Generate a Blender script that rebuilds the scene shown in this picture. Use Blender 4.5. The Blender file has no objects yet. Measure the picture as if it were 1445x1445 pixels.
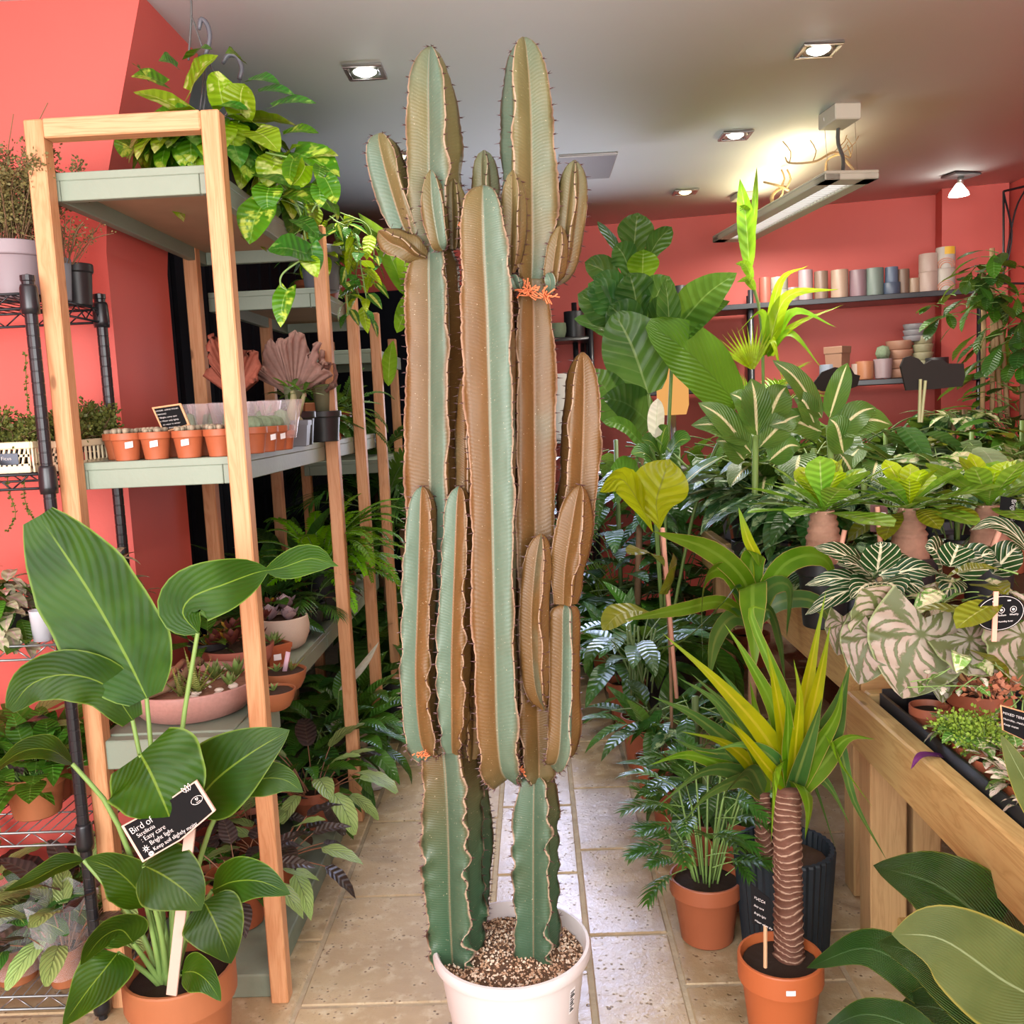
import bpy, math, random
import numpy as np
from mathutils import Vector, Matrix, Euler
SC = bpy.context.scene
COL = SC.collection
PI = math.pi
rad = math.radians

# ------------------------------------------------------------ camera, world, light, exposure
F_PX, CAM_H = 1300.0, 1.40
def _cam_rot():
    r = rad(-2.5)
    d = np.array([(751 - 722.5) / F_PX, -(576 - 722.5) / F_PX, -1.0]); d /= np.linalg.norm(d)
    u = np.array([math.sin(r), math.cos(r), 0.0]); u -= d * u.dot(d); u /= np.linalg.norm(u)
    return np.array([np.cross(d, u), d, u])
RC = _cam_rot()
cam = bpy.data.objects.new('camera', bpy.data.cameras.new('camera')); COL.objects.link(cam)
cam.data.sensor_width = 36.0; cam.data.lens = 36.0 * F_PX / 1445.0; cam.data.clip_start = 0.02
cam.matrix_world = Matrix.Translation((0, 0, CAM_H)) @ Matrix(RC.tolist()).to_4x4()
SC.camera = cam
SC.view_settings.view_transform = 'Standard'; SC.view_settings.look = 'None'
SC.view_settings.gamma = 1.0; SC.view_settings.use_curve_mapping = False
SC.view_settings.exposure = 0.12
W = bpy.data.worlds.new('daylight'); SC.world = W; W.use_nodes = True
W.node_tree.nodes['Background'].inputs[0].default_value = (0.95, 0.98, 1.0, 1)
W.node_tree.nodes['Background'].inputs[1].default_value = 2.4

def area_light(name, loc, target, sx, sy, power, color):
    l = bpy.data.lights.new(name, 'AREA'); l.shape = 'RECTANGLE'; l.size = sx; l.size_y = sy
    l.energy = power; l.color = color
    o = bpy.data.objects.new(name, l); COL.objects.link(o); o.location = loc
    o.rotation_euler = (Vector(target) - Vector(loc)).to_track_quat('-Z', 'Y').to_euler()
    return o
# daylight through the glazed shop front behind the photographer
area_light('shopfront_daylight', (-1.15, -1.3, 1.6), (-0.75, 3.0, 1.55), 2.2, 1.8, 128, (1.0, 0.975, 0.95))
area_light('shopfront_daylight', (1.2, -1.3, 1.7), (1.1, 3.0, 1.25), 1.8, 1.6, 58, (1.0, 0.95, 0.88))
# unseen cool lights added at the aisle end for floor sheen and ceiling fill
rl = area_light('rear_fill', (0.16, 5.28, 1.5), (0.36, 2.8, 0.0), 0.8, 1.2, 9, (0.58, 0.66, 1.0)); rl.data.spread = rad(56)
rl = area_light('rear_fill', (0.05, 5.2, 1.35), (0.1, 2.9, 2.75), 0.9, 0.6, 7, (0.84, 0.86, 1.0)); rl.data.spread = rad(120)

# ------------------------------------------------------------ pixel -> world (photograph frame of 1445 px)
def ray(px, py):
    return RC @ np.array([(px - 722.5) / F_PX, -(py - 722.5) / F_PX, -1.0])
def P(px, py, y):                      # the point of that sight line at depth y
    d = ray(px, py); t = y / d[1]
    return Vector((d[0] * t, y, d[2] * t + CAM_H))
def PZ(px, py, z):                     # the point of that sight line at height z
    d = ray(px, py); t = (z - CAM_H) / d[2]
    return Vector((d[0] * t, d[1] * t, z))
def proj(p):
    c = RC.T @ (np.array(p, float) - np.array([0, 0, CAM_H]))
    return 722.5 + F_PX * c[0] / -c[2], 722.5 - F_PX * c[1] / -c[2]
def gx(px, y, z):                      # x at depth y and height z under image column px
    a, b = -3.0, 3.0
    for _ in range(40):
        m = (a + b) / 2
        if proj((m, y, z))[0] < px: a = m
        else: b = m
    return (a + b) / 2
def ppm(y): return F_PX / y            # pixels per metre at depth y (roughly)

# ------------------------------------------------------------ materials
class NT:
    def __init__(s, name):
        s.m = bpy.data.materials.new(name); s.m.use_nodes = True
        s.t = s.m.node_tree; s.t.nodes.clear()
        s.out = s.t.nodes.new('ShaderNodeOutputMaterial')
    def n(s, typ, **k):
        nd = s.t.nodes.new('ShaderNode' + typ)
        for a, b in k.items(): setattr(nd, a, b)
        return nd
    def put(s, sock, v):
        if v is None: return
        if hasattr(v, 'is_linked') or isinstance(v, bpy.types.NodeSocket): s.t.links.new(v, sock)
        else:
            if isinstance(v, (tuple, list)) and sock.type == 'RGBA' and len(v) == 3: v = (*v, 1)
            sock.default_value = v
    def math(s, op, a, b=None, c=None, clamp=False):
        nd = s.n('Math', operation=op, use_clamp=clamp)
        s.put(nd.inputs[0], a); s.put(nd.inputs[1], b)
        if c is not None: s.put(nd.inputs[2], c)
        return nd.outputs[0]
    def mix(s, f, a, b, mode='MIX'):
        nd = s.n('Mix', data_type='RGBA', blend_type=mode)
        s.put(nd.inputs[0], f); s.put(nd.inputs[6], a); s.put(nd.inputs[7], b)
        return nd.outputs[2]
    def ramp(s, v, lo, hi):            # smooth 0..1 from lo to hi (may be reversed)
        nd = s.n('MapRange', interpolation_type='SMOOTHSTEP'); s.put(nd.inputs[0], v)
        if lo <= hi:
            nd.inputs[1].default_value = lo; nd.inputs[2].default_value = hi
        else:
            nd.inputs[1].default_value = hi; nd.inputs[2].default_value = lo
            nd.inputs[3].default_value = 1; nd.inputs[4].default_value = 0
        return nd.outputs[0]
    def noise(s, scale, detail=2, vec=None, rough=.5, dist=0.0):
        nd = s.n('TexNoise'); nd.inputs['Scale'].default_value = scale; nd.inputs['Detail'].default_value = detail
        nd.inputs['Roughness'].default_value = rough; nd.inputs['Distortion'].default_value = dist
        if vec is not None: s.put(nd.inputs['Vector'], vec)
        return nd.outputs['Fac']
    def obj(s): return s.n('TexCoord').outputs['Object']
    def mapped(s, vec, scale=(1, 1, 1), rot=(0, 0, 0)):
        nd = s.n('Mapping'); s.put(nd.inputs[0], vec); nd.inputs[3].default_value = scale; nd.inputs[2].default_value = rot
        return nd.outputs[0]
    def rnd(s): return s.n('ObjectInfo').outputs['Random']
    def bump(s, h, strength=.3, dist=.01):
        nd = s.n('Bump'); nd.inputs['Strength'].default_value = strength; nd.inputs['Distance'].default_value = dist
        s.put(nd.inputs['Height'], h); return nd.outputs[0]
    def bsdf(s, col, rough=.5, spec=.5, metal=0.0, normal=None, **k):
        b = s.n('BsdfPrincipled'); s.put(b.inputs['Base Color'], col); s.put(b.inputs['Roughness'], rough)
        s.put(b.inputs['Specular IOR Level'], spec); s.put(b.inputs['Metallic'], metal)
        if normal is not None: s.put(b.inputs['Normal'], normal)
        for a, v in k.items(): s.put(b.inputs[a.replace('_', ' ')], v)
        return b.outputs[0]
    def done(s, sh):
        s.t.links.new(sh, s.out.inputs[0]); return s.m

def plain(name, col, rough=.5, spec=.5, metal=0.0, var=.0, nscale=8, bump=0.0, bscale=60, **k):
    t = NT(name); c = col
    if var:
        f = t.noise(nscale, 3, t.obj())
        c = t.mix(f, tuple(x * (1 - var) for x in col), tuple(min(1, x * (1 + var)) for x in col))
    nm = t.bump(t.noise(bscale, 3, t.obj()), bump, .004) if bump else None
    return t.done(t.bsdf(c, rough, spec, metal, nm, **k))
def emit(name, col, s):
    t = NT(name); e = t.n('Emission'); t.put(e.inputs[0], col); e.inputs[1].default_value = s
    return t.done(e.outputs[0])
def wood(name, c1, c2, axis='z', rough=.6, scale=1.0):
    t = NT(name); sc = {'z': (14, 14, 1.0), 'y': (14, 1.0, 14), 'x': (1.0, 14, 14)}[axis]
    rn = t.rnd(); vec = t.n('VectorMath', operation='ADD'); t.put(vec.inputs[0], t.obj())
    cmb = t.n('CombineXYZ'); t.put(cmb.inputs[0], t.math('MULTIPLY', rn, 3.1)); t.put(cmb.inputs[1], t.math('MULTIPLY', rn, 5.7)); t.put(vec.inputs[1], cmb.outputs[0])
    v = t.mapped(vec.outputs[0], tuple(x * scale for x in sc))
    f = t.noise(2.2, 4, v, .6, .6)
    g = t.math('FRACT', t.math('MULTIPLY', f, 7.0))
    g = t.math('POWER', t.math('ABSOLUTE', t.math('SUBTRACT', g, .5)), 1.5)
    g = t.math('MULTIPLY', g, 2.4, clamp=True)
    fine = t.noise(9, 3, v, .7)
    k = t.math('ADD', t.math('MULTIPLY', g, .65), t.math('MULTIPLY', fine, .35))
    kn = t.n('TexVoronoi'); kn.inputs['Scale'].default_value = 5.0; t.put(kn.inputs['Vector'], t.mapped(vec.outputs[0], (2.2, .8, .9)))
    knot = t.ramp(kn.outputs['Distance'], .10, .04)
    c = t.mix(k, c1, c2); c = t.mix(t.math('MULTIPLY', knot, .75), c, tuple(x * .35 for x in c2))
    c = t.mix(t.math('MULTIPLY', rn, .25), c, tuple(x * .75 for x in c1))
    return t.done(t.bsdf(c, rough, .35, 0, t.bump(k, .12, .003)))

def leafmat(name, a, b, mid=None, midw=.05, lat=9, slant=.9, latc=None, lats=.25, latthr=.85, margin=None, rough=.38,
            trans=.22, back=None, spots=None, spotsc=26, spotthr=.55, band=None, coat=0.0, bump=.35, spec=.36, radial=0, tip=None):
    """a/b: the two tones of the blade, mid: midrib, latc: side veins, spots: blotches, band: stripe along the midrib"""
    t = NT(name)
    uv = t.n('UVMap'); sp = t.n('SeparateXYZ'); t.put(sp.inputs[0], uv.outputs[0])
    u, v = sp.outputs[0], sp.outputs[1]
    x = t.math('MULTIPLY', t.math('ABSOLUTE', t.math('SUBTRACT', u, .5)), 2.0)
    ob = t.obj(); rn = t.rnd()
    c = t.mix(t.ramp(t.noise(11, 3, ob), .35, .65), a, b)
    if spots is not None:
        nz = t.noise(spotsc, 3, ob, .6, .3)
        m = t.ramp(nz, spotthr - .04, spotthr + .04)
        m = t.math('MULTIPLY', m, t.ramp(x, 1.0, .72))
        c = t.mix(m, c, spots)
    if radial:
        # veins fanning out of the petiole joint, silver fields between them
        dy = t.math('SUBTRACT', v, .22); dx = t.math('MULTIPLY', t.math('SUBTRACT', u, .5), .95)
        ang = t.math('ARCTAN2', dx, dy); r = t.math('SQRT', t.math('ADD', t.math('POWER', dx, 2.0), t.math('POWER', dy, 2.0)))
        wob = t.math('MULTIPLY', t.math('SUBTRACT', t.noise(55, 4, ob, .65), .5), 3.2)
        s1 = t.math('SINE', t.math('ADD', t.math('MULTIPLY', ang, float(radial)), wob))
        s2 = t.math('SINE', t.math('ADD', t.math('ADD', t.math('MULTIPLY', ang, radial * 2.0), t.math('MULTIPLY', r, 34.0)), wob))
        m = t.math('MAXIMUM', t.ramp(s1, .25, .85), t.math('MULTIPLY', t.ramp(s2, .45, .9), t.ramp(r, .10, .22)))
        m = t.math('MAXIMUM', m, t.ramp(r, .09, .03))
        c = t.mix(m, c, latc)
        hgt = t.math('MULTIPLY', m, -1.0)
    else:
        ph = t.math('SUBTRACT', t.math('MULTIPLY', v, float(lat)), t.math('MULTIPLY', x, slant * lat / 9.0))
        s1 = t.math('SINE', t.math('MULTIPLY', ph, 2 * PI))
        line = t.ramp(s1, latthr, 1.0)
        if latc is not None: c = t.mix(t.math('MULTIPLY', line, lats), c, latc)
        hgt = s1
    if band is not None: c = t.mix(t.math('MULTIPLY', t.ramp(t.math('ADD', x, t.math('MULTIPLY', t.noise(22, 2, ob), .3)), .5, .25), 1.0), c, band)
    if mid is not None and not radial: c = t.mix(t.math('MULTIPLY', t.ramp(x, midw, midw * .45), t.ramp(v, 1.0, .8)), c, mid)
    if margin is not None: c = t.mix(t.ramp(x, .93, .985), c, margin)
    if tip is not None: c = t.mix(t.ramp(v, .55, 1.0), c, tip)
    hs = t.n('HueSaturation'); t.put(hs.inputs['Color'], c)
    t.put(hs.inputs['Value'], t.math('ADD', t.math('MULTIPLY', rn, .5), .8)); hs.inputs['Saturation'].default_value = 1.1
    t.put(hs.inputs['Hue'], t.math('ADD', t.math('MULTIPLY', rn, .02), .49)); c = hs.outputs[0]
    cf = c
    if back is not None:
        cf = t.mix(t.n('NewGeometry').outputs['Backfacing'], c, back)
    nm = t.bump(hgt, bump, .003)
    sh = t.bsdf(cf, rough, spec, 0, nm)
    tr = t.n('BsdfTranslucent'); t.put(tr.inputs[0], t.mix(.35, c, (.45, .6, .05, 1), 'MIX'))
    mx = t.n('MixShader'); mx.inputs[0].default_value = trans
    t.put(mx.inputs[1], sh); t.put(mx.inputs[2], tr.outputs[0])
    return t.done(mx.outputs[0])

# ------------------------------------------------------------ mesh building
class B:
    def __init__(s): s.v = []; s.f = []; s.uv = []; s.mi = []
    def add(s, v, f, uv=None, mi=0):
        o = len(s.v); s.v += [tuple(p) for p in v]; s.f += [tuple(i + o for i in q) for q in f]
        s.uv += uv if uv else [(0.5, 0.5)] * len(v); s.mi += [mi] * len(f); return s
    def grid(s, rows, uv=None, mi=0, closed=False):
        n = len(rows[0]); v = [p for r in rows for p in r]; f = []
        for i in range(len(rows) - 1):
            for j in range(n if closed else n - 1):
                k = (j + 1) % n; f.append((i * n + j, i * n + k, (i + 1) * n + k, (i + 1) * n + j))
        return s.add(v, f, uv, mi)
    def box(s, c, size, rz=0, rx=0, ry=0, mi=0, bev=0.0):
        hx, hy, hz = (q / 2 for q in size); R = Euler((rx, ry, rz)).to_matrix(); c = Vector(c)
        b = min(bev, hx * .9, hy * .9, hz * .9)
        if b <= 0:
            v = [c + R @ Vector((x, y, z)) for z in (-hz, hz) for x, y in ((-hx, -hy), (hx, -hy), (hx, hy), (-hx, hy))]
            return s.add(v, [(3, 2, 1, 0), (4, 5, 6, 7), (0, 1, 5, 4), (1, 2, 6, 5), (2, 3, 7, 6), (3, 0, 4, 7)], None, mi)
        # chamfered: 3 vertices per corner
        idx = {}; v = []
        for sx in (-1, 1):
            for sy in (-1, 1):
                for sz in (-1, 1):
                    for ax in range(3):
                        p = [sx * hx, sy * hy, sz * hz]
                        for k2 in range(3):
                            if k2 != ax: p[k2] -= (sx, sy, sz)[k2] * b
                        idx[(sx, sy, sz, ax)] = len(v); v.append(c + R @ Vector(p))
        f = []
        S = (-1, 1)
        for sg in S:
            q = [idx[(sg, a, d, 0)] for a, d in ((-1, -1), (1, -1), (1, 1), (-1, 1))]; f.append(q if sg > 0 else q[::-1])
            q = [idx[(a, sg, d, 1)] for a, d in ((-1, -1), (-1, 1), (1, 1), (1, -1))]; f.append(q if sg > 0 else q[::-1])
            q = [idx[(a, d, sg, 2)] for a, d in ((-1, -1), (1, -1), (1, 1), (-1, 1))]; f.append(q if sg > 0 else q[::-1])
        for a in S:
            for d in S:
                f.append((idx[(a, d, -1, 0)], idx[(a, d, 1, 0)], idx[(a, d, 1, 1)], idx[(a, d, -1, 1)]))
                f.append((idx[(a, -1, d, 0)], idx[(a, 1, d, 0)], idx[(a, 1, d, 2)], idx[(a, -1, d, 2)]))
                f.append((idx[(-1, a, d, 1)], idx[(1, a, d, 1)], idx[(1, a, d, 2)], idx[(-1, a, d, 2)]))
                for e in S: f.append((idx[(a, d, e, 0)], idx[(a, d, e, 1)], idx[(a, d, e, 2)]))
        return s.add(v, f, None, mi)
    def tube(s, pts, r, n=6, mi=0, cap=True, uvv=True):
        pts = [Vector(p) for p in pts]; m = len(pts); rr = r if isinstance(r, (list, tuple)) else [r] * m
        rows = []; uv = []; T0 = (pts[1] - pts[0]).normalized()
        N = T0.orthogonal().normalized()
        for i, p in enumerate(pts):
            T = (pts[min(i + 1, m - 1)] - pts[max(i - 1, 0)])
            T = T.normalized() if T.length > 1e-9 else T0
            N = (N - T * N.dot(T)); N = N.normalized() if N.length > 1e-6 else T.orthogonal().normalized()
            Bn = T.cross(N)
            rows.append([p + (N * math.cos(2 * PI * j / n) + Bn * math.sin(2 * PI * j / n)) * rr[i] for j in range(n)])
            uv += [(j / n, i / (m - 1)) for j in range(n)]
        s.grid(rows, uv, mi, True)
        if cap:
            o = len(s.v); k = m * n
            s.f.append(tuple(range(o - 1, o - n - 1, -1))[::-1]); s.mi.append(mi)
            s.f.append(tuple(range(o - k, o - k + n))[::-1]); s.mi.append(mi)
        return s
    def lathe(s, prof, n=24, c=(0, 0, 0), mi=0, sx=1.0, sy=1.0, rib=0.0, nr=0):
        rows = []; uv = []
        for i, (r, z) in enumerate(prof):
            row = []
            for j in range(n):
                a = 2 * PI * j / n; q = r * (1 + (rib * math.cos(nr * a) if nr and r > 1e-4 else 0))
                row.append((c[0] + q * math.cos(a) * sx, c[1] + q * math.sin(a) * sy, c[2] + z)); uv.append((j / n, i / max(1, len(prof) - 1)))
            rows.append(row)
        return s.grid(rows, uv, mi, True)
    def mesh(s, name, mats, smooth=True):
        me = bpy.data.meshes.new(name); me.from_pydata([tuple(p) for p in s.v], [], s.f)
        for m in (mats if isinstance(mats, (list, tuple)) else [mats]): me.materials.append(m)
        if s.f:
            me.polygons.foreach_set('material_index', s.mi)
            me.polygons.foreach_set('use_smooth', [smooth] * len(s.f))
            ul = me.uv_layers.new(name='UVMap'); li = np.empty(len(me.loops), 'i'); me.loops.foreach_get('vertex_index', li)
            ul.data.foreach_set('uv', np.array(s.uv, 'f')[li].ravel())
        me.update(); return me
    def build(s, name, mats, parent=None, smooth=True, world=True, angle=None):
        me = s.mesh(name, mats, smooth); o = link(name, me, parent)
        if parent is not None and world:
            off = Vector(parent.location)
            p2 = parent.parent
            while p2 is not None: off += Vector(p2.location); p2 = p2.parent
            me.transform(Matrix.Translation(-off))
        if angle is not None: sharp(me, angle)
        return o
def sharp(me, deg):
    me.set_sharp_from_angle(angle=rad(deg))
def link(name, data, parent=None, loc=None, rot=None, scale=None, mode=None):
    o = bpy.data.objects.new(name, data); COL.objects.link(o)
    if parent is not None: o.parent = parent
    if loc is not None: o.location = loc
    if mode: o.rotation_mode = mode
    if rot is not None: o.rotation_euler = rot
    if scale is not None: o.scale = scale if isinstance(scale, (tuple, list)) else (scale,) * 3
    return o
def thing(name, label, cat, loc=(0, 0, 0), group=None):
    o = bpy.data.objects.new(name, None); COL.objects.link(o); o.location = loc; o.empty_display_size = .05
    return tag(o, label, cat, group)
def tag(o, label, cat, group=None):
    o['label'] = label; o['category'] = cat
    if group: o['group'] = group
    return o
def struct(o): o['kind'] = 'structure'; return o
def stuff(o): o['kind'] = 'stuff'; return o
def spline(pts, n):                    # Catmull-Rom through the points
    pts = [Vector(p) for p in pts]
    if len(pts) == 2: return [pts[0].lerp(pts[1], i / (n - 1)) for i in range(n)]
    q = [pts[0] * 2 - pts[1]] + pts + [pts[-1] * 2 - pts[-2]]; out = []
    for i in range(n):
        x = i / (n - 1) * (len(pts) - 1); k = min(int(x), len(pts) - 2); t = x - k
        a, b, c, d = q[k:k + 4]
        out.append(.5 * ((2 * b) + (c - a) * t + (2 * a - 5 * b + 4 * c - d) * t * t + (3 * b - a - 3 * c + d) * t ** 3))
    return out

# ------------------------------------------------------------ leaves
def wfun(shape, t):
    if shape == 'lance':   w = math.sin(PI * t ** .75) ** .9
    elif shape == 'ovate': w = math.sin(PI * t ** .62) ** .8
    elif shape == 'heart': w = (math.sin(PI * min(1, t * .86 + .14) ** .8)) ** .75
    elif shape == 'paddle': w = min(1.0, math.sin(PI * (t * .93 + .05) ** .85)) ** .6
    elif shape == 'oblong': w = min(1.0, math.sin(PI * (t * .90 + .045)) * 1.15) ** .62 * (1.06 - .2 * t)
    elif shape == 'obov':  w = math.sin(PI * t ** 1.5) ** .75
    elif shape == 'spoon': w = .12 * (1 - t) + math.sin(PI * t ** 2.1) ** .7
    elif shape == 'fiddle': w = math.sin(PI * t ** 1.15) ** .6 * (1 - .28 * math.exp(-((t - .33) / .12) ** 2))
    elif shape == 'strap': w = min(1.0, (1 - t) * 3.2) ** .7 * (.72 + .28 * math.sin(PI * t))
    elif shape == 'sword': w = (1 - t ** 1.6) ** .9 * (.55 + .45 * math.sin(PI * min(1, t + .2)))
    elif shape == 'twolobe': w = max(.10, math.sin(PI * min(1, t / .62)) ** .55 if t < .62 else .52 * math.sin(PI * (t - .62) / .38) ** .7) * min(1, (1 - t) * 12 + .02)
    elif shape == 'round': w = math.sqrt(max(0, 1 - (2 * t - 1) ** 2))
    else: w = math.sin(PI * t)
    return max(w, 0.0)
LOBE = {'heart': .16, 'round': .1}
def blade(b, cl, width, normal, shape, fold=.15, wave=0.0, nw=4, twist=0.0, nu=2, mi=0, lobe=None, ph=0.0, curl=0.0):
    """a leaf blade along the centre line cl; width is the half width; fold lifts the sides, curl rolls the edges under"""
    n = len(cl); rows = []; uv = []; L = sum((cl[i + 1] - cl[i]).length for i in range(n - 1))
    lb = LOBE.get(shape, 0) if lobe is None else lobe
    S0 = None
    for i, c in enumerate(cl):
        t = i / (n - 1); T = (cl[min(i + 1, n - 1)] - cl[max(i - 1, 0)]).normalized()
        S = T.cross(Vector(normal)) if S0 is None else S0 - T * S0.dot(T)
        S = S.normalized() if S.length > 1e-5 else T.orthogonal().normalized()
        S0 = S; N = S.cross(T)
        if twist:
            a = twist * t; S, N = S * math.cos(a) + N * math.sin(a), N * math.cos(a) - S * math.sin(a)
        w = width * wfun(shape, t); row = []
        for j in range(-nu, nu + 1):
            u = j / nu; au = abs(u)
            z = fold * au * w - curl * au * au * w + wave * w * au * au * math.sin(2 * PI * nw * t + ph + (1.3 if u > 0 else 0))
            back = lb * L * au * math.exp(-t * 7)
            row.append(c + S * (u * w) + N * z - T * back); uv.append((.5 + .5 * u, t))
        rows.append(row)
    b.grid(rows, uv, mi)
def gleaf(L, Wd, shape, mats, pet=0.0, pr=.002, droop=.8, pdroop=.25, fold=.15, wave=.05, nw=3, n=9, nu=2, name='leaf', lobe=None, seed=0, hook=0.0, curl=0.0):
    """a leaf on its stalk, growing from the origin along +Y, upper side +Z"""
    b = B(); pos = Vector((0, 0, 0)); ang = 0.0; pts = [pos.copy()]
    if pet > 0:
        k = 5
        for i in range(k):
            ang -= pdroop / k; pos = pos + Vector((0, math.cos(ang), math.sin(ang))) * pet / k; pts.append(pos.copy())
        b.tube(pts, [pr * (1.3 - .5 * i / k) for i in range(k + 1)], 5, 1, False)
    ang -= hook
    cl = [pos.copy()]
    for i in range(n - 1):
        ang -= droop / (n - 1); pos = pos + Vector((0, math.cos(ang), math.sin(ang))) * L / (n - 1); cl.append(pos.copy())
    blade(b, cl, Wd / 2, (0, math.sin(hook + pdroop), math.cos(hook + pdroop)) if pet else (0, 0, 1), shape, fold, wave, nw, 0, nu, 0, lobe, seed, curl)
    return b.mesh(name, mats)
def hleaf(root, pts, width, mats, shape='ovate', normal=None, fold=.15, wave=.04, nw=3, twist=0.0, n=14, nu=3, stalk=None, sr=.004, lobe=None, name='leaf', curl=0.0, label=None, ph=0.0):
    """a single leaf set by the points of its midrib; stalk: points of the petiole"""
    b = B(); cl = spline(pts, n)
    if normal is None:
        nv = Vector((0, 0, CAM_H)) - cl[n // 2]; nv.normalize(); normal = nv * .6 + Vector((0, 0, .8))
    blade(b, cl, width / 2, normal, shape, fold, wave, nw, twist, nu, 0, lobe, ph, curl)
    if stalk: b.tube(spline(stalk, 9), [sr * (1.25 - .45 * i / 8) for i in range(9)], 7, 1, False)
    o = b.build(name, mats, root)
    if label: o['label'] = label
    return o

# ------------------------------------------------------------ pots
POTS = {}
def pot_mesh(kind, mat):
    key = (kind, mat.name)
    if key in POTS: return POTS[key]
    b = B()
    if kind == 'nursery':     # unit: top radius 1, height 1, banded rim
        b.lathe([(0, .0), (.66, 0), (.72, .03), (.9, .72), (.92, .74), (.985, .75), (1, .77), (1.0, .985), (.985, 1), (.93, 1), (.91, .97), (.86, .7), (.7, .12), (0, .1)], 32)
    elif kind == 'tall':
        b.lathe([(0, 0), (.74, 0), (.77, .02), (.9, .78), (.97, .8), (1, .82), (1, .98), (.98, 1), (.93, 1), (.9, .95), (.74, .1), (0, .08)], 32)
    elif kind == 'cache':     # smooth straight planter
        b.lathe([(0, 0), (.8, 0), (.86, .03), (1, .97), (.99, 1), (.94, 1), (.92, .96), (.8, .1), (0, .08)], 36)
    elif kind == 'ribbed':
        b.lathe([(0, 0), (.8, 0), (.85, .03), (1, .98), (.98, 1), (.9, 1), (.88, .95), (.8, .1), (0, .08)], 160, rib=.018, nr=40)
    elif kind == 'bowl':
        b.lathe([(0, 0), (.55, 0), (.72, .12), (.9, .5), (1, .95), (.99, 1), (.95, 1), (.92, .94), (.8, .5), (.6, .2), (0, .15)], 36)
    elif kind == 'round':
        b.lathe([(0, 0), (.6, 0), (.8, .12), (.97, .45), (1, .7), (.95, .97), (.92, 1), (.88, .97), (.9, .7), (.7, .15), (0, .12)], 32)
    elif kind == 'square':
        b.lathe([(0, 0), (.95, 0), (1.0, .02), (1.22, .8), (1.3, .8), (1.33, .98), (1.3, 1), (1.22, 1), (1.2, .95), (1.0, .1), (0, .08)], 4)
    elif kind == 'cyl':
        b.lathe([(0, 0), (.94, 0), (.98, .03), (1, .1), (1, .97), (.98, 1), (.93, 1), (.92, .95), (.92, .1), (0, .08)], 28)
    me = b.mesh('pot', mat); me.set_sharp_from_angle(angle=rad(34)); POTS[key] = me
    return me
SOILS = {}
def soil_mesh(mat):
    if mat.name not in SOILS:
        b = B(); r = random.Random(5); prof = [(0, .05), (.3, .04), (.6, .02), (.85, .0), (1, -.01)]
        rows = []; 
        for q, z in prof: rows.append([(q * math.cos(a * PI / 12), q * math.sin(a * PI / 12), z + r.uniform(-.03, .03) * (q > .1)) for a in range(24)])
        b.grid(rows[::-1], None, 0, True); SOILS[mat.name] = b.mesh('soil', mat)
    return SOILS[mat.name]
def pot(root, r, h, mat, kind='nursery', soil=None, fill=.84, rz=0.0, z0=0.0):
    o = link('pot', pot_mesh(kind, mat), root, (0, 0, z0), (0, 0, rz), (r, r, h))
    inner = {'square': 1.2, 'bowl': .88, 'cyl': .92, 'cache': .92, 'ribbed': .86, 'round': .9}.get(kind, .87)
    if soil is not None:
        k = .7 if kind == 'square' else 1
        link('soil', soil_mesh(soil), root, (0, 0, z0 + h * fill), (0, 0, 0), (r * inner * k, r * inner * k, r * .5))
    return o
def sticker(root, ang, r, z, w, h, mat, tilt=0.0):
    """a small price label on a pot's wall; ang is measured from the side that faces the shop front"""
    b = B(); rows = []
    for k in range(2):
        row = []
        for j in range(5):
            a = -PI / 2 + ang + (j / 4 - .5) * w / r; row.append((math.cos(a) * (r + .0012), math.sin(a) * (r + .0012), z + k * h + tilt * (j / 4 - .5) * w))
        rows.append(row)
    b.grid(rows); return b.build('price_sticker', mat, root, world=False)
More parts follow.
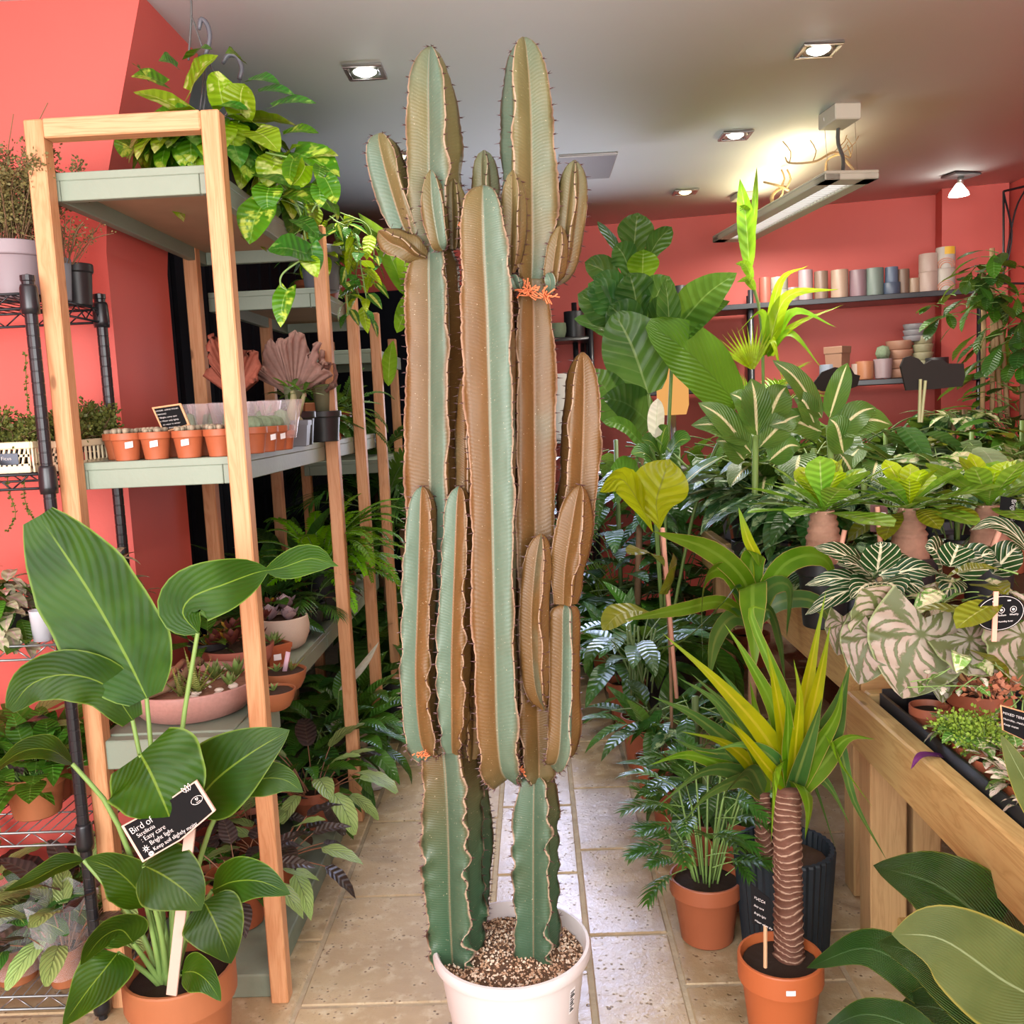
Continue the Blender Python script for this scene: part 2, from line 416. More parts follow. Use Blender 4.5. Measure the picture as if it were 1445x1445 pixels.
# ------------------------------------------------------------ setting
def wallmat(name, c1, c2, rough=.55):
    t = NT(name); f = t.noise(2.5, 4, t.obj(), .6)
    c = t.mix(f, c1, c2)
    return t.done(t.bsdf(c, rough, .45, 0, t.bump(t.noise(140, 3, t.obj()), .12, .002)))
M_RED = wallmat('coral_red_paint', (.64, .112, .09), (.58, .098, .078))
M_CEIL = wallmat('ceiling_paint', (.72, .745, .75), (.68, .705, .71), .7)
def stone(name, wet):
    t = NT(name); o = t.n('NewGeometry').outputs['Position']; rn = t.rnd()
    big = t.noise(3.2, 4, o, .65); mid = t.noise(22, 4, o, .6); fine = t.noise(120, 3, o, .7)
    c = t.mix(t.ramp(big, .3, .7), (.33, .22, .112), (.46, .335, .19))
    c = t.mix(t.ramp(mid, .45, .75), c, (.54, .43, .285))
    c = t.mix(t.math('MULTIPLY', rn, .35), c, (.30, .225, .145))
    v = t.n('TexVoronoi'); v.inputs['Scale'].default_value = 70; t.put(v.inputs['Vector'], o)
    pits = t.math('MULTIPLY', t.ramp(v.outputs['Distance'], .30, .14), t.ramp(mid, .48, .62))
    spk = t.math('MULTIPLY', t.ramp(fine, .60, .68), t.ramp(big, .4, .6))
    v2 = t.n('TexVoronoi'); v2.inputs['Scale'].default_value = 26; t.put(v2.inputs['Vector'], o)
    pits = t.math('MAXIMUM', pits, t.math('MULTIPLY', t.ramp(v2.outputs['Distance'], .16, .07), t.ramp(t.noise(7, 2, o), .5, .6)))
    c = t.mix(pits, c, (.16, .10, .055)); c = t.mix(t.math('MULTIPLY', spk, .6), c, (.20, .13, .07))
    h = t.math('SUBTRACT', t.math('ADD', t.math('MULTIPLY', mid, .6), t.math('MULTIPLY', fine, .25)), pits)
    r = t.math('ADD', .22 if wet else .42, t.math('MULTIPLY', mid, .25))
    return t.done(t.bsdf(c, r, .55, 0, t.bump(h, .45, .006)))
M_STONE = stone('limestone', True); M_STONE2 = stone('limestone_matt', False)
M_GROUT = plain('joint_mortar', (.40, .32, .22), .85, .2, 0, .3, 30, .6, 90)

b = B(); b.box((.2, 2.3, -.0535), (5.6, 8.2, .1)); fl = struct(b.build('floor', M_GROUT))
# stone pavers laid in strips that run with the aisle
STR = [(-2.35, -1.62, 2.21, .60), (-1.61, -1.12, 2.05, .50), (-1.11, -.63, 2.33, .495), (-.622, -.178, 2.052, .495), (-.170, .080, 2.17, .478), (.088, .300, 2.314, .476),
       (.308, .70, 2.09, .478), (.708, 1.3, 2.3, .55), (1.31, 2.0, 2.1, .6), (2.01, 2.65, 2.3, .6)]
rp = random.Random(3)
for si, (x0, x1, y0, dy) in enumerate(STR):
    k0 = int((-.6 - y0) / dy) - 1
    for k in range(k0, 40):
        a, c = y0 + k * dy, y0 + (k + 1) * dy
        if c > 6.1 or a < -1.2: continue
        if abs(x0) > .8 and (c < 1.0 or a > 3.4) : continue
        g = .005
        b = B(); b.box(((x0 + x1) / 2, (a + c) / 2, -.012 + rp.uniform(-.0008, .0008)), (x1 - x0 - .003, dy - 2 * g, .024), rp.uniform(-.003, .003), bev=.004)
        b.build('paver', M_STONE if x0 > -.3 else M_STONE2, fl, False)
b = B(); b.box((.2, 2.3, 2.55), (5.6, 8.2, .1)); ceil = struct(b.build('ceiling', M_CEIL))
# wall on the shelf side: a block that faces the shop front, its outer corner flares under the ceiling
def prism(poly, y0, y1):
    b = B(); n = len(poly); v = [(x, y0, z) for x, z in poly] + [(x, y1, z) for x, z in poly]
    f = [tuple(range(n)), tuple(range(2 * n - 1, n - 1, -1))] + [(i, i + n, (i + 1) % n + n, (i + 1) % n) for i in range(n)]
    return b.add(v, [q[::-1] for q in f])
YW = 2.47
struct(prism([(-2.5, 0), (-1.105, 0), (-1.105, 1.86), (-1.085, 2.05), (-.955, 2.5), (-2.5, 2.5)], YW, YW + .41).build('wall_left', M_RED, None, False))
b = B(); b.box((-2.55, .6, 1.25), (.1, 3.8, 2.5)); struct(b.build('wall_left_front', M_RED, None, False))
# dark panelled wall behind the shelves
M_NAVY = plain('dark_navy_boards', (.008, .009, .014), .8, .12, 0, .4, 5)
b = B(); b.box((-1.46, 4.6, 1.25), (.08, 3.5, 2.5)); wl = struct(b.build('wall_left_rear', M_NAVY, None, False))
for k in range(17):
    b = B(); b.box((-1.405, 2.98 + k * .2, 1.25), (.03, .17, 2.48), 0, 0, 0, 0, .012); b.build('plank', M_NAVY, wl, False)
def yback(x): return 5.94 - .2 * x
b = B()
for z in (0, 2.5): pass
q = [(-1.5, yback(-1.5)), (2.75, yback(2.75)), (2.75, yback(2.75) + .12), (-1.5, yback(-1.5) + .12)]
b.add([(x, y, z) for z in (0, 2.5) for x, y in q], [(3, 2, 1, 0), (4, 5, 6, 7), (0, 1, 5, 4), (1, 2, 6, 5), (2, 3, 7, 6), (3, 0, 4, 7)])
struct(b.build('wall_back', M_RED, None, False))
b = B(); b.box((2.50, 5.36, 1.25), (.34, .16, 2.5), -.197); struct(b.build('trim_1', M_RED, None, False))
b = B(); b.box((2.72, 2.1, 1.25), (.1, 6.6, 2.5)); struct(b.build('wall_right', M_RED, None, False))
# added dark panel, puts gloom into the back wall beyond the shelving
b = B(); dxm = -.72
b.box((dxm, yback(dxm) - .012, 1.1), (1.26, .03, 2.2), -.197); dp1 = struct(b.build('dark_panel_1', M_NAVY, None, False))
for q_ in (-.66, .66):
    b = B(); b.box((dxm + q_, yback(dxm + q_) - .02, 1.1), (.06, .06, 2.2), -.197, bev=.004); b.build('panel_edge', M_NAVY, dp1, False)
# access hatch in the ceiling
M_HATCH = plain('hatch_paint', (.52, .50, .49), .6)
c = PZ(826, 234, 2.5)
b = B(); b.box((c.x, c.y, 2.494), (.26, .42, .012), 0, bev=.004); h = b.build('ceiling_hatch', M_HATCH)
tag(h, 'flat pale hatch panel let into the grey ceiling', 'hatch')

# ------------------------------------------------------------ lamps
M_STEEL = plain('brushed_steel', (.55, .54, .52), .3, .5, .9)
M_DKSTEEL = plain('dark_metal', (.22, .22, .23), .45, .5, .6)
M_BULB = emit('lit_bulb', (1, .97, .86), 9.0); M_BULBW = emit('warm_lit_bulb', (1, .86, .45), 6.0)
def downlight(px, py, label, m, r=.033, power=30, col=(1, .93, .8)):
    c = PZ(px, py, 2.497)
    t = thing('downlight', label, 'ceiling light', c, 'recessed ceiling spotlights')
    b = B(); s = .055
    for k, (dx, dy, lx, ly) in enumerate(((0, s, 2 * s + .016, .016), (0, -s, 2 * s + .016, .016), (s, 0, .016, 2 * s - .016), (-s, 0, .016, 2 * s - .016))):
        b.box((dx, dy, -.004), (lx, ly, .01), bev=.002)
    b.lathe([(.036, -.002), (.05, -.008), (.054, -.002)], 20)
    b.build('bezel', M_STEEL, t, world=False)
    b = B(); b.lathe([(0, -.016), (r * .6, -.014), (r, -.006), (r, .0)], 20); b.build('bulb', m, t, world=False)
    l = bpy.data.lights.new('downlight_beam', 'SPOT'); l.energy = power; l.color = col; l.spot_size = rad(95); l.spot_blend = .7; l.shadow_soft_size = .03
    o = bpy.data.objects.new('downlight_beam', l); COL.objects.link(o); o.location = (c.x, c.y, 2.46)
downlight(1155, 69, 'bright white square spotlight in the ceiling ahead of the hanging lamp', M_BULB, .036)
downlight(1038, 190, 'square spotlight in the ceiling beside the hanging lamp canopy', M_BULB, .032)
downlight(967, 270, 'warm ceiling spotlight above the fiddle leaf fig', M_BULBW, .032)
downlight(515, 100, 'brightest spotlight, in the ceiling between pothos and cactus tops', M_BULB, .036)
downlight(562, 221, 'small yellow ceiling spotlight beside the upper cactus arms', M_BULBW, .03)
# a lamp on a short swivel near the corner
c = PZ(1356, 246, 2.497)
t = thing('swivel_spotlight', 'bare bright bulb on a swivel bracket near the ceiling corner', 'ceiling light', c)
b = B(); b.box((0, 0, -.006), (.16, .11, .012), .3, bev=.003); b.build('bracket', M_DKSTEEL, t, world=False)
b = B(); b.tube([(0, 0, -.01), (-.005, 0, -.05)], .016, 8); b.build('socket', M_STEEL, t, world=False)
b = B(); b.lathe([(.012, 0), (.02, -.01), (.045, -.045), (.05, -.062), (.0, -.07)], 18, (-.01, 0, -.045)); b.build('bulb', M_BULB, t, world=False)

# hanging linear lamp
n0, n1 = P(1203, 251, 3.95), P(1034, 350, 5.35)
n1.z = n0.z
M_LAMP = plain('lamp_casing', (.50, .47, .38), .5, .4)
M_LED = emit('led_strip', (1, .98, .93), 2.6)
M_CABLE = plain('grey_cable', (.10, .10, .10), .6)
t = thing('pendant_lamp', 'long flat linear lamp hung from the ceiling on a cable', 'lamp', n0)
ax = (n1 - n0); Ln = ax.length; az = math.atan2(-ax.x, ax.y); mid = (n0 + n1) / 2
ww = .235
def lampbox(b, off, size, bev=.004): b.box(mid + Matrix.Rotation(az, 3, 'Z') @ Vector(off), size, az, bev=bev)
b = B()
lampbox(b, (0, 0, .026), (ww, Ln, .012)); lampbox(b, (-ww * .355, 0, .008), (ww * .29, Ln, .026)); lampbox(b, (ww * .355, 0, .008), (ww * .29, Ln, .026))
lampbox(b, (0, -Ln / 2 + .05, .008), (ww, .10, .026)); lampbox(b, (0, Ln / 2 - .05, .008), (ww, .10, .026)); b.build('casing', M_LAMP, t, False)
b = B(); lampbox(b, (0, 0, .014), (ww * .42, Ln - .2, .006), 0); b.build('led_strip', M_LED, t, False)
b = B()
for k in range(34): lampbox(b, (0, -Ln / 2 + .12 + k * (Ln - .24) / 33, .006), (ww * .42, .004, .012), 0)
stuff(b.build('louvre', M_STEEL, t, False))
can = PZ(1188, 150, 2.5); ctop = Vector((can.x, can.y + .03, 2.47))
b = B(); b.box(ctop, (.105, .15, .06), az, bev=.004); b.build('canopy', M_LAMP, t, False)
top0 = n0 + ax * .06 + Vector((0, 0, .035))
b = B(); b.box(top0, (.1, .05, .012), az, bev=.003); b.build('clamp', M_DKSTEEL, t, False)
b = B(); b.tube(spline([ctop, ctop.lerp(top0, .4) + Vector((-.012, 0, 0)), ctop.lerp(top0, .7) + Vector((.004, 0, 0)), top0], 12), .008, 7); b.build('cable', M_CABLE, t)
for dx in (-.06, .06):
    b = B(); b.tube([ctop + Vector((dx, 0, 0)), top0 + Vector((dx, 0, 0))], .0014, 4); b.build('wire', M_STEEL, t)
far = n1 - ax * .12
fc = Vector((far.x, far.y, 2.485))
b = B(); b.box(fc, (.1, .12, .03), az, bev=.003); b.build('canopy', M_LAMP, t, False)
for dx in (-.03, .03):
    b = B(); b.tube([fc + Vector((dx, 0, 0)), far + Vector((dx, 0, .03))], .0014, 4); b.build('wire', M_STEEL, t)
up = area_light('lamp_uplight', mid + Vector((0, 0, .05)), mid + Vector((0, 0, 1)), .1, Ln * .8, 5, (1, .84, .50))
area_light('lamp_downlight', mid + Vector((0, 0, -.01)), mid + Vector((0, 0, -1)), .1, Ln * .8, 30, (1, .95, .85))
# contorted willow twigs lying on the lamp
M_TWIG = plain('dry_twig', (.40, .27, .14), .7, .3, 0, .3)
for k, (pts, yy, lab) in enumerate((
    ([(1205, 240), (1180, 215), (1150, 228), (1115, 230), (1108, 222)], 4.1, 'thin curly willow twig lying across the near end of the lamp'),
    ([(1165, 246), (1168, 226), (1185, 218), (1200, 222), (1196, 205)], 4.2, 'small curly willow twig standing over the lamp cable'),
    ([(1130, 272), (1108, 283), (1092, 288), (1090, 275), (1105, 264), (1112, 268), (1098, 262), (1078, 257)], 4.6, 'thick looped willow twig at the lamp middle'))):
    b = B(); pp = spline([P(x, y, yy + .05 * math.sin(i * 2)) for i, (x, y) in enumerate(pts)], 22); r0 = (.006, .005, .011)[k]
    b.tube(pp, [r0 * (1.1 - .6 * i / 21) for i in range(22)], 6)
    for j in (6, 11, 16):
        d = Vector((random.Random(k * 9 + j).uniform(-.1, .1), 0, .09)); b.tube(spline([pp[j], pp[j] + d * .5 + Vector((.02, 0, 0)), pp[j] + d], 5), r0 * .4, 5)
    tag(b.build('willow_twig', M_TWIG), lab, 'twig')
# ------------------------------------------------------------ sage green shelf units with pine frames
M_SAGE = plain('sage_paint', (.225, .265, .205), .5, .4, 0, .08, 10, .15, 80)
M_SAGED = plain('sage_paint_worn', (.19, .225, .165), .55, .35, 0, .25, 14, .2, 60)
M_PINE = wood('pine_post', (.64, .33, .165), (.46, .18, .07), 'z', .5)
M_PINEX = wood('pine_rail', (.66, .36, .19), (.48, .20, .085), 'x', .5)
M_UNDER = plain('raw_board_underside', (.42, .26, .17), .7, .2, 0, .15)
XL, XR = -1.06, -.695
def post(b, x, y, z0, z1, s=.042): b.box((x, y, (z0 + z1) / 2), (s, s, z1 - z0), bev=.003)
def board(root, y0, y1, z, th=.062, xr=XR, worn=False, name='shelf'):
    o = None
    b = B(); b.box(((XL + xr) / 2, (y0 + y1) / 2, z - .009), (xr - XL, y1 - y0, .018), bev=.0015); o = b.build(name, M_SAGED if worn else M_SAGE, root, False)
    for (c, s) in ((((XL + xr) / 2, y0 + .011, z - .018 - (th - .018) / 2), (xr - XL - .05, .022, th - .018)), (((XL + xr) / 2, y1 - .011, z - .018 - (th - .018) / 2), (xr - XL - .05, .022, th - .018)),
                   ((xr - .012, (y0 + y1) / 2, z - .018 - (th - .018) / 2), (.024, y1 - y0, th - .018)), ((XL + .012, (y0 + y1) / 2, z - .018 - (th - .018) / 2), (.024, y1 - y0, th - .018))):
        b = B(); b.box(c, s, bev=.0015); b.build('edge_board', M_SAGE, o, False)
    b = B(); b.box(((XL + xr) / 2, (y0 + y1) / 2, z - .021), (xr - XL - .05, y1 - y0 - .046, .005)); b.build('underside', M_UNDER, o, False)
    return o
u1 = thing('shelf_unit', 'sage green shelves in a pine frame, the unit that begins at the stone aisle entrance', 'shelf unit', (XL, 2.1, 0), 'sage green shelf units')
PX = XR + .024
for (x, y, z1) in ((XL - .0, 2.085, 2.075), (PX, 2.085, 2.075), (PX, 3.07, 2.02), (XL + .005, 2.96, 2.02)):
    b = B(); post(b, x, y, 0, z1); b.build('post', M_PINE, u1, False)
b = B(); b.box(((XL + PX) / 2, 2.085, 2.055), (PX - XL - .043, .042, .042), bev=.003); b.build('rail', M_PINEX, u1, False)
board(u1, 2.11, 3.06, 1.972); board(u1, 2.11, 3.10, 1.322); board(u1, 2.11, 3.10, .672, .066, XR - .05)
b = B(); b.box(((XL + XR) / 2, 2.085 + .12, .632), (XR - XL - .005, .26, .07), bev=.003); b.build('front_plank', M_SAGE, u1, False)
b = B(); b.box(((XL + XR) / 2, 2.6, .03), (XR - XL, 1.02, .06), bev=.004); b.build('base', M_SAGED, u1, False)
u2 = thing('shelf_unit', 'sage green shelves in a pine frame, middle unit behind the pothos', 'shelf unit', (XL, 3.1, 0), 'sage green shelf units')
for (x, y, z1) in ((PX, 3.57, 1.86), (PX + .005, 4.04, 1.84), (XL + .005, 3.74, 1.84)):
    b = B(); post(b, x, y, 0, z1); b.build('post', M_PINE, u2, False)
board(u2, 3.10, 4.02, 1.83); board(u2, 3.105, 4.05, 1.322); board(u2, 3.105, 4.2, .672, .066, XR - .05)
b = B(); b.box(((XL + XR) / 2, 3.6, .03), (XR - XL, .98, .06), bev=.004); b.build('base', M_SAGED, u2, False)
u3 = thing('shelf_unit', 'sage green shelf board at the dark far end of the shelving', 'shelf unit', (XL, 4.1, 0), 'sage green shelf units')
board(u3, 4.2, 5.0, 1.70); board(u3, 4.21, 5.0, 1.2)
b = B(); post(b, PX - .06, 4.97, 0, 1.8); b.build('post', M_PINE, u3, False)
for y in (4.25, 4.95):
    b = B(); post(b, XL, y, 0, 1.8); b.build('post', M_PINE, u3, False)

# ------------------------------------------------------------ black wire rack
M_WIRE = plain('black_wire', (.018, .018, .022), .3, .6, .3)
M_CHROME = plain('grey_wire', (.30, .30, .31), .3, .5, .8)
RX, RY0, RY1, RXL = -1.087, 2.03, 2.365, -2.0
RZ = (1.70, 1.305, .915, .470, .062)
rk = thing('wire_rack', 'black wire shelving rack on ribbed posts against the pink wall', 'shelf rack', (RX, RY0, 0))
for x, y in ((RX, RY0), (RX, RY1), (RXL, RY0), (RXL, RY1)):
    b = B(); prof = [(0, .0), (.010, 0), (.010, .03), (.0135, .031)]
    z = .05
    while z < 1.72:
        prof += [(.0135, z), (.0128, z + .001), (.0128, z + .0025), (.0135, z + .0035)]; z += .0255
    prof += [(.0135, 1.725), (.0155, 1.727), (.0155, 1.738), (0, 1.742)]
    b.lathe(prof, 14, (x, y, 0)); b.build('post', M_WIRE, rk, True, True, 20)
for i, z in enumerate(RZ):
    m = M_WIRE if i < 2 else M_CHROME
    b = B(); e = .006
    for y in (RY0, RY1):
        for dz in (0, -.032): b.tube([(RXL, y, z + dz), (RX, y, z + dz)], .0032, 6)
        n = 22
        for k in range(n):
            x0 = RXL + (RX - RXL) * k / n; x1 = RXL + (RX - RXL) * (k + 1) / n
            b.tube([(x0, y, z if k % 2 else z - .032), (x1, y, z - .032 if k % 2 else z)], .0018, 5)
    for x in (RXL, RX):
        for dz in (0, -.032): b.tube([(x, RY0, z + dz), (x, RY1, z + dz)], .0032, 6)
        n = 8
        for k in range(n):
            y0 = RY0 + (RY1 - RY0) * k / n; y1 = RY0 + (RY1 - RY0) * (k + 1) / n
            b.tube([(x, y0, z if k % 2 else z - .032), (x, y1, z - .032 if k % 2 else z)], .0018, 5)
    s = b.build('wire_shelf', m, rk)
    b = B()
    for k in range(1, 34):
        x = RXL + (RX - RXL) * k / 34; b.tube([(x, RY0, z + .002), (x, RY1, z + .002)], .0015, 5)
    for y in (RY0 + .11, RY0 + .22): b.tube([(RXL, y, z - .001), (RX, y, z - .001)], .0022, 5)
    stuff(b.build('deck_wire', m, s))
    b = B()
    for x, y in ((RX, RY0), (RX, RY1)):
        b.lathe([(.0137, -.045), (.0185, -.045), (.020, -.03), (.0185, .012), (.0165, .018), (.0137, .018)], 14, (x, y, z))
    stuff(b.build('collar', M_WIRE, s))
# ------------------------------------------------------------ the tall cactus in the white pot
def cactus_mat():
    t = NT('cactus_skin'); uv = t.n('UVMap', uv_map='UVMap'); s = t.n('SeparateXYZ'); t.put(s.inputs[0], uv.outputs[0])
    ti = t.n('UVMap', uv_map='Tint'); s2 = t.n('SeparateXYZ'); t.put(s2.inputs[0], ti.outputs[0])
    u, v, tint, hz = s.outputs[0], s.outputs[1], s2.outputs[0], s2.outputs[1]
    pos = t.n('NewGeometry').outputs['Position']
    n1 = t.noise(5, 3, pos, .6); n2 = t.noise(40, 3, t.mapped(pos, (1, 1, .25)), .6); n3 = t.noise(300, 2, pos)
    k = t.math('ADD', tint, t.math('MULTIPLY', t.math('SUBTRACT', n1, .5), .9))
    bronze = t.mix(n2, (.090, .041, .010), (.150, .073, .020))
    green = t.mix(n2, (.068, .110, .074), (.112, .160, .112))
    olive = t.mix(n2, (.105, .125, .048), (.16, .18, .078))
    dk = t.mix(n2, (.025, .055, .025), (.055, .11, .06))
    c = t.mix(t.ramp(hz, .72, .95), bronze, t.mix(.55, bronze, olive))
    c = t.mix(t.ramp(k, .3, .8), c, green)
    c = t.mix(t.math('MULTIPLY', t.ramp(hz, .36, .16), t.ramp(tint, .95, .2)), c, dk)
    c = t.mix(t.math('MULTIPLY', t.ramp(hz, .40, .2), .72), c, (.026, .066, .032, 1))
    c = t.mix(t.math('MULTIPLY', t.ramp(u, .14, .0), .35), c, (.30, .155, .085, 1))
    st = t.math('SINE', t.math('ADD', t.math('MULTIPLY', v, 1150.0), t.math('ADD', t.math('MULTIPLY', u, -14.0), t.math('MULTIPLY', n2, 9.0))))
    c = t.mix(t.math('MULTIPLY', t.ramp(st, .2, 1), .07), c, (.10, .06, .025, 1))
    c = t.mix(t.math('MULTIPLY', t.ramp(n3, .70, .76), .45), c, (.75, .6, .42, 1))
    c = t.mix(t.math('MULTIPLY', t.ramp(u, .93, .99), .8), c, (.42, .27, .19, 1))
    return t.done(t.bsdf(c, .45, .4, 0, t.bump(t.math('ADD', t.math('MULTIPLY', st, .25), t.math('MULTIPLY', n2, 2.0)), .2, .002)))
M_CACT = cactus_mat()
M_SPINE = plain('dark_spines', (.075, .03, .03), .5)
CY = 1.82
pc = Vector((gx(722, CY, .28), CY, 0))
cact = thing('potted_cactus', 'tall branching ribbed cactus in a white pot on the stone aisle', 'cactus', pc)
def column(pts, rot, y=CY, ribs=4, core=.40, tints=None, dy0=0.0, tip=.09, base=.8, seed=0, wav=.10, bl=.03, lowwavy=False):
    """pts: (px, py, half width in px [, dy]) from the foot to the tip"""
    W3 = [P(q[0], q[1], y + (q[3] if len(q) > 3 else 0)) for q in pts]
    HW = [q[2] * (y + (q[3] if len(q) > 3 else 0)) / F_PX for q in pts]
    cl = spline(W3, 200); L = sum((cl[i + 1] - cl[i]).length for i in range(199))
    n = max(24, int(L / .0075)); cl = spline(W3, n); hw = spline([Vector((h, 0, 0)) for h in HW], n)
    r = random.Random(seed); rows = []; uv = []; uv2 = []; tips = []
    NS = 10; N0 = None; fr = [r.uniform(0, 6.28) for _ in range(ribs * 3)]
    tints = tints or {}
    for i, c in enumerate(cl):
        t = i / (n - 1); s = t * L
        T = (cl[min(i + 1, n - 1)] - cl[max(i - 1, 0)]).normalized()
        X = Vector((1, 0, 0)); X = (X - T * X.dot(T)).normalized(); Yv = T.cross(X)
        R = hw[i].x * 1.06
        tl = tip if tip < L * .5 else L * .4
        if s > L - tl: R *= max(.02, 1 - ((s - (L - tl)) / tl) ** 2.6) ** .55
        if s < bl: R *= base + (1 - base) * (s / bl)
        row = []; tr = []
        for k in range(ribs):
            wv = math.sin(s * 46 + fr[k]) * .6 + math.sin(s * 83 + fr[k + ribs]) * .4
            wv2 = math.sin(s * 19 + fr[k + 2 * ribs])
            sc = abs(math.sin(s * PI / .017 + fr[k])) ** .7
            for j in range(NS):
                q = j / NS; e = abs(2 * q - 1)
                d = core + (1 - core) * e ** 1.45
                a = rad(rot) + 2 * PI * (k + q) / ribs
                ed = e ** 6
                rr = R * d * (1 + ed * (.06 * wv2 + .05 * sc - .02)); aa = a + ed * wav * (1.7 - .9 * min(1, s / .5)) * (wv + (1.3 * math.sin(s * 118 + fr[k] + math.sin(s * 31)) * (.6 + .4 * math.sin(s * 23 + fr[k])) if lowwavy and s < .5 else 0))
                row.append(c + X * (rr * math.cos(aa)) + Yv * (rr * math.sin(aa)))
                uv.append((e, s))
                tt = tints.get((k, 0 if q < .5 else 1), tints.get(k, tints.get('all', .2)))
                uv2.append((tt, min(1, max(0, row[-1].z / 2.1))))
            tr.append((row[k * NS], (row[k * NS] - c).normalized(), T))
        rows.append(row); tips.append((s, tr))
    b = B(); b.grid(rows, uv, 0, True); m0 = len(b.v) - ribs * NS
    b.f.append(tuple(range(m0, len(b.v)))); b.mi.append(0)
    o = b.build('column', M_CACT, cact)
    me = o.data; ul = me.uv_layers.new(name='Tint'); li = np.empty(len(me.loops), 'i'); me.loops.foreach_get('vertex_index', li)
    ul.data.foreach_set('uv', np.array(uv2, 'f')[li].ravel())
    sb = B(); last = -1
    for s, tr in tips:
        if s - last < .0165: continue
        last = s
        for k, (p, d, T) in enumerate(tr):
            if (p - Vector((0, 0, CAM_H))).y < 0: continue
            for sg in (-1, 1):
                ln = r.uniform(.008, .0125); dr = (d + T.cross(d) * sg * r.uniform(.3, .6) + T * r.uniform(-.2, .3)).normalized()
                a = dr.orthogonal().normalized() * .0014; c2 = dr.cross(a)
                p0 = p - d * .001
                sb.add([p0 + a, p0 - a * .5 + c2 * .87, p0 - a * .5 - c2 * .87, p0 + dr * ln], [(0, 1, 3), (1, 2, 3), (2, 0, 3)])
    stuff(sb.build('spines', M_SPINE, o, False))
    return o
G = {}
# trunks
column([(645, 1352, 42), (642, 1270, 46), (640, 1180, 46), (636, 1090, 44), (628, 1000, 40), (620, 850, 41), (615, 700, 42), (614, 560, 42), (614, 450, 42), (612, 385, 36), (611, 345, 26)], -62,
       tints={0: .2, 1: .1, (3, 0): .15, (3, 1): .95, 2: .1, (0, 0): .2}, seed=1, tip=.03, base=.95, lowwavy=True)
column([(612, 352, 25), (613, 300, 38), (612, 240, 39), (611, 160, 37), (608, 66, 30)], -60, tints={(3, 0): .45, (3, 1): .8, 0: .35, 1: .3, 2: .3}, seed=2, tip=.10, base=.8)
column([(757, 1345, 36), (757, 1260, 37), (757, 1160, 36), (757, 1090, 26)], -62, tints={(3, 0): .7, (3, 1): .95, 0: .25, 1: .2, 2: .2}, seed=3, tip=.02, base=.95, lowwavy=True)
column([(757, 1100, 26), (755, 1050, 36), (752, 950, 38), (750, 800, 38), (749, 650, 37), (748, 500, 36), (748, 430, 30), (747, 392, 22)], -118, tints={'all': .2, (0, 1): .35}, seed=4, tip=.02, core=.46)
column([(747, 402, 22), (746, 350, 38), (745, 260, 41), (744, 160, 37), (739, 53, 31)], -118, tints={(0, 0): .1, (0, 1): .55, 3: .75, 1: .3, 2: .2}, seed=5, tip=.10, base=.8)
# long arm in front
column([(728, 1082, 20, -.03), (712, 1082, 33, -.05), (704, 1040, 38, -.07), (700, 900, 39, -.08), (697, 740, 39, -.08), (694, 600, 43, -.08), (690, 450, 45, -.08), (685, 350, 42, -.08), (682, 262, 32, -.08)], -48,
       tints={(3, 0): .1, (3, 1): .85, 0: .5, 1: .2, 2: .2}, seed=6, tip=.08, base=.7, core=.45)
# lower arms on the first trunk
column([(612, 1062, 18, -.03), (597, 1040, 27, -.05), (590, 960, 29, -.06), (592, 860, 27, -.06), (595, 760, 26, -.06), (596, 686, 20, -.06)], -52, tints={(3, 0): .95, (3, 1): .05, 2: .8, 0: .05, 1: .1}, seed=7, tip=.06, base=.7, lowwavy=True)
column([(640, 1060, 18, -.06), (641, 1010, 25, -.075), (641, 930, 27, -.08), (643, 850, 25, -.08), (646, 770, 25, -.08), (648, 686, 20, -.08)], -58, tints={(3, 0): .9, (3, 1): .0, 2: .7, 0: .05, 1: .1}, seed=8, tip=.06, base=.7, lowwavy=True)
column([(664, 1070, 14, -.02), (664, 1000, 22, -.03), (664, 850, 23, -.03), (665, 700, 23, -.03), (664, 600, 20, -.03), (661, 520, 13, -.03)], -100, tints={'all': .15, 3: .4}, seed=9, tip=.10, base=.7)
column([(668, 1300, 20, .09), (668, 1200, 27, .09), (664, 1090, 24, .08), (650, 900, 20, .07), (646, 640, 20, .07), (645, 430, 20, .07)], -80, tints={'all': .1}, seed=19, tip=.08, base=.9, lowwavy=True)
# arms on the other trunk
column([(800, 800, 12, .02), (812, 740, 27, .02), (817, 660, 31, .02), (820, 580, 28, .02), (822, 497, 20, .02)], -122, tints={'all': .05, 3: .1}, seed=10, tip=.08, base=.6)
column([(778, 1078, 15, -.03), (793, 1055, 24, -.05), (797, 960, 23, -.05), (798, 850, 22, -.05)], -70, tints={'all': .1, (3, 1): .75, (0, 0): .7}, seed=11, tip=.02, base=.6)
column([(798, 852, 20, -.05), (802, 800, 27, -.05), (810, 750, 27, -.05), (819, 684, 18, -.05)], -70, tints={'all': .03, (3, 0): .0, (3, 1): .2}, seed=12, tip=.06, base=.9)
column([(768, 1000, 9, -.05), (758, 960, 21, -.065), (754, 880, 23, -.07), (758, 810, 22, -.07), (764, 753, 15, -.07)], -70, tints={'all': .05, (3, 1): .5}, seed=13, tip=.06, base=.5)
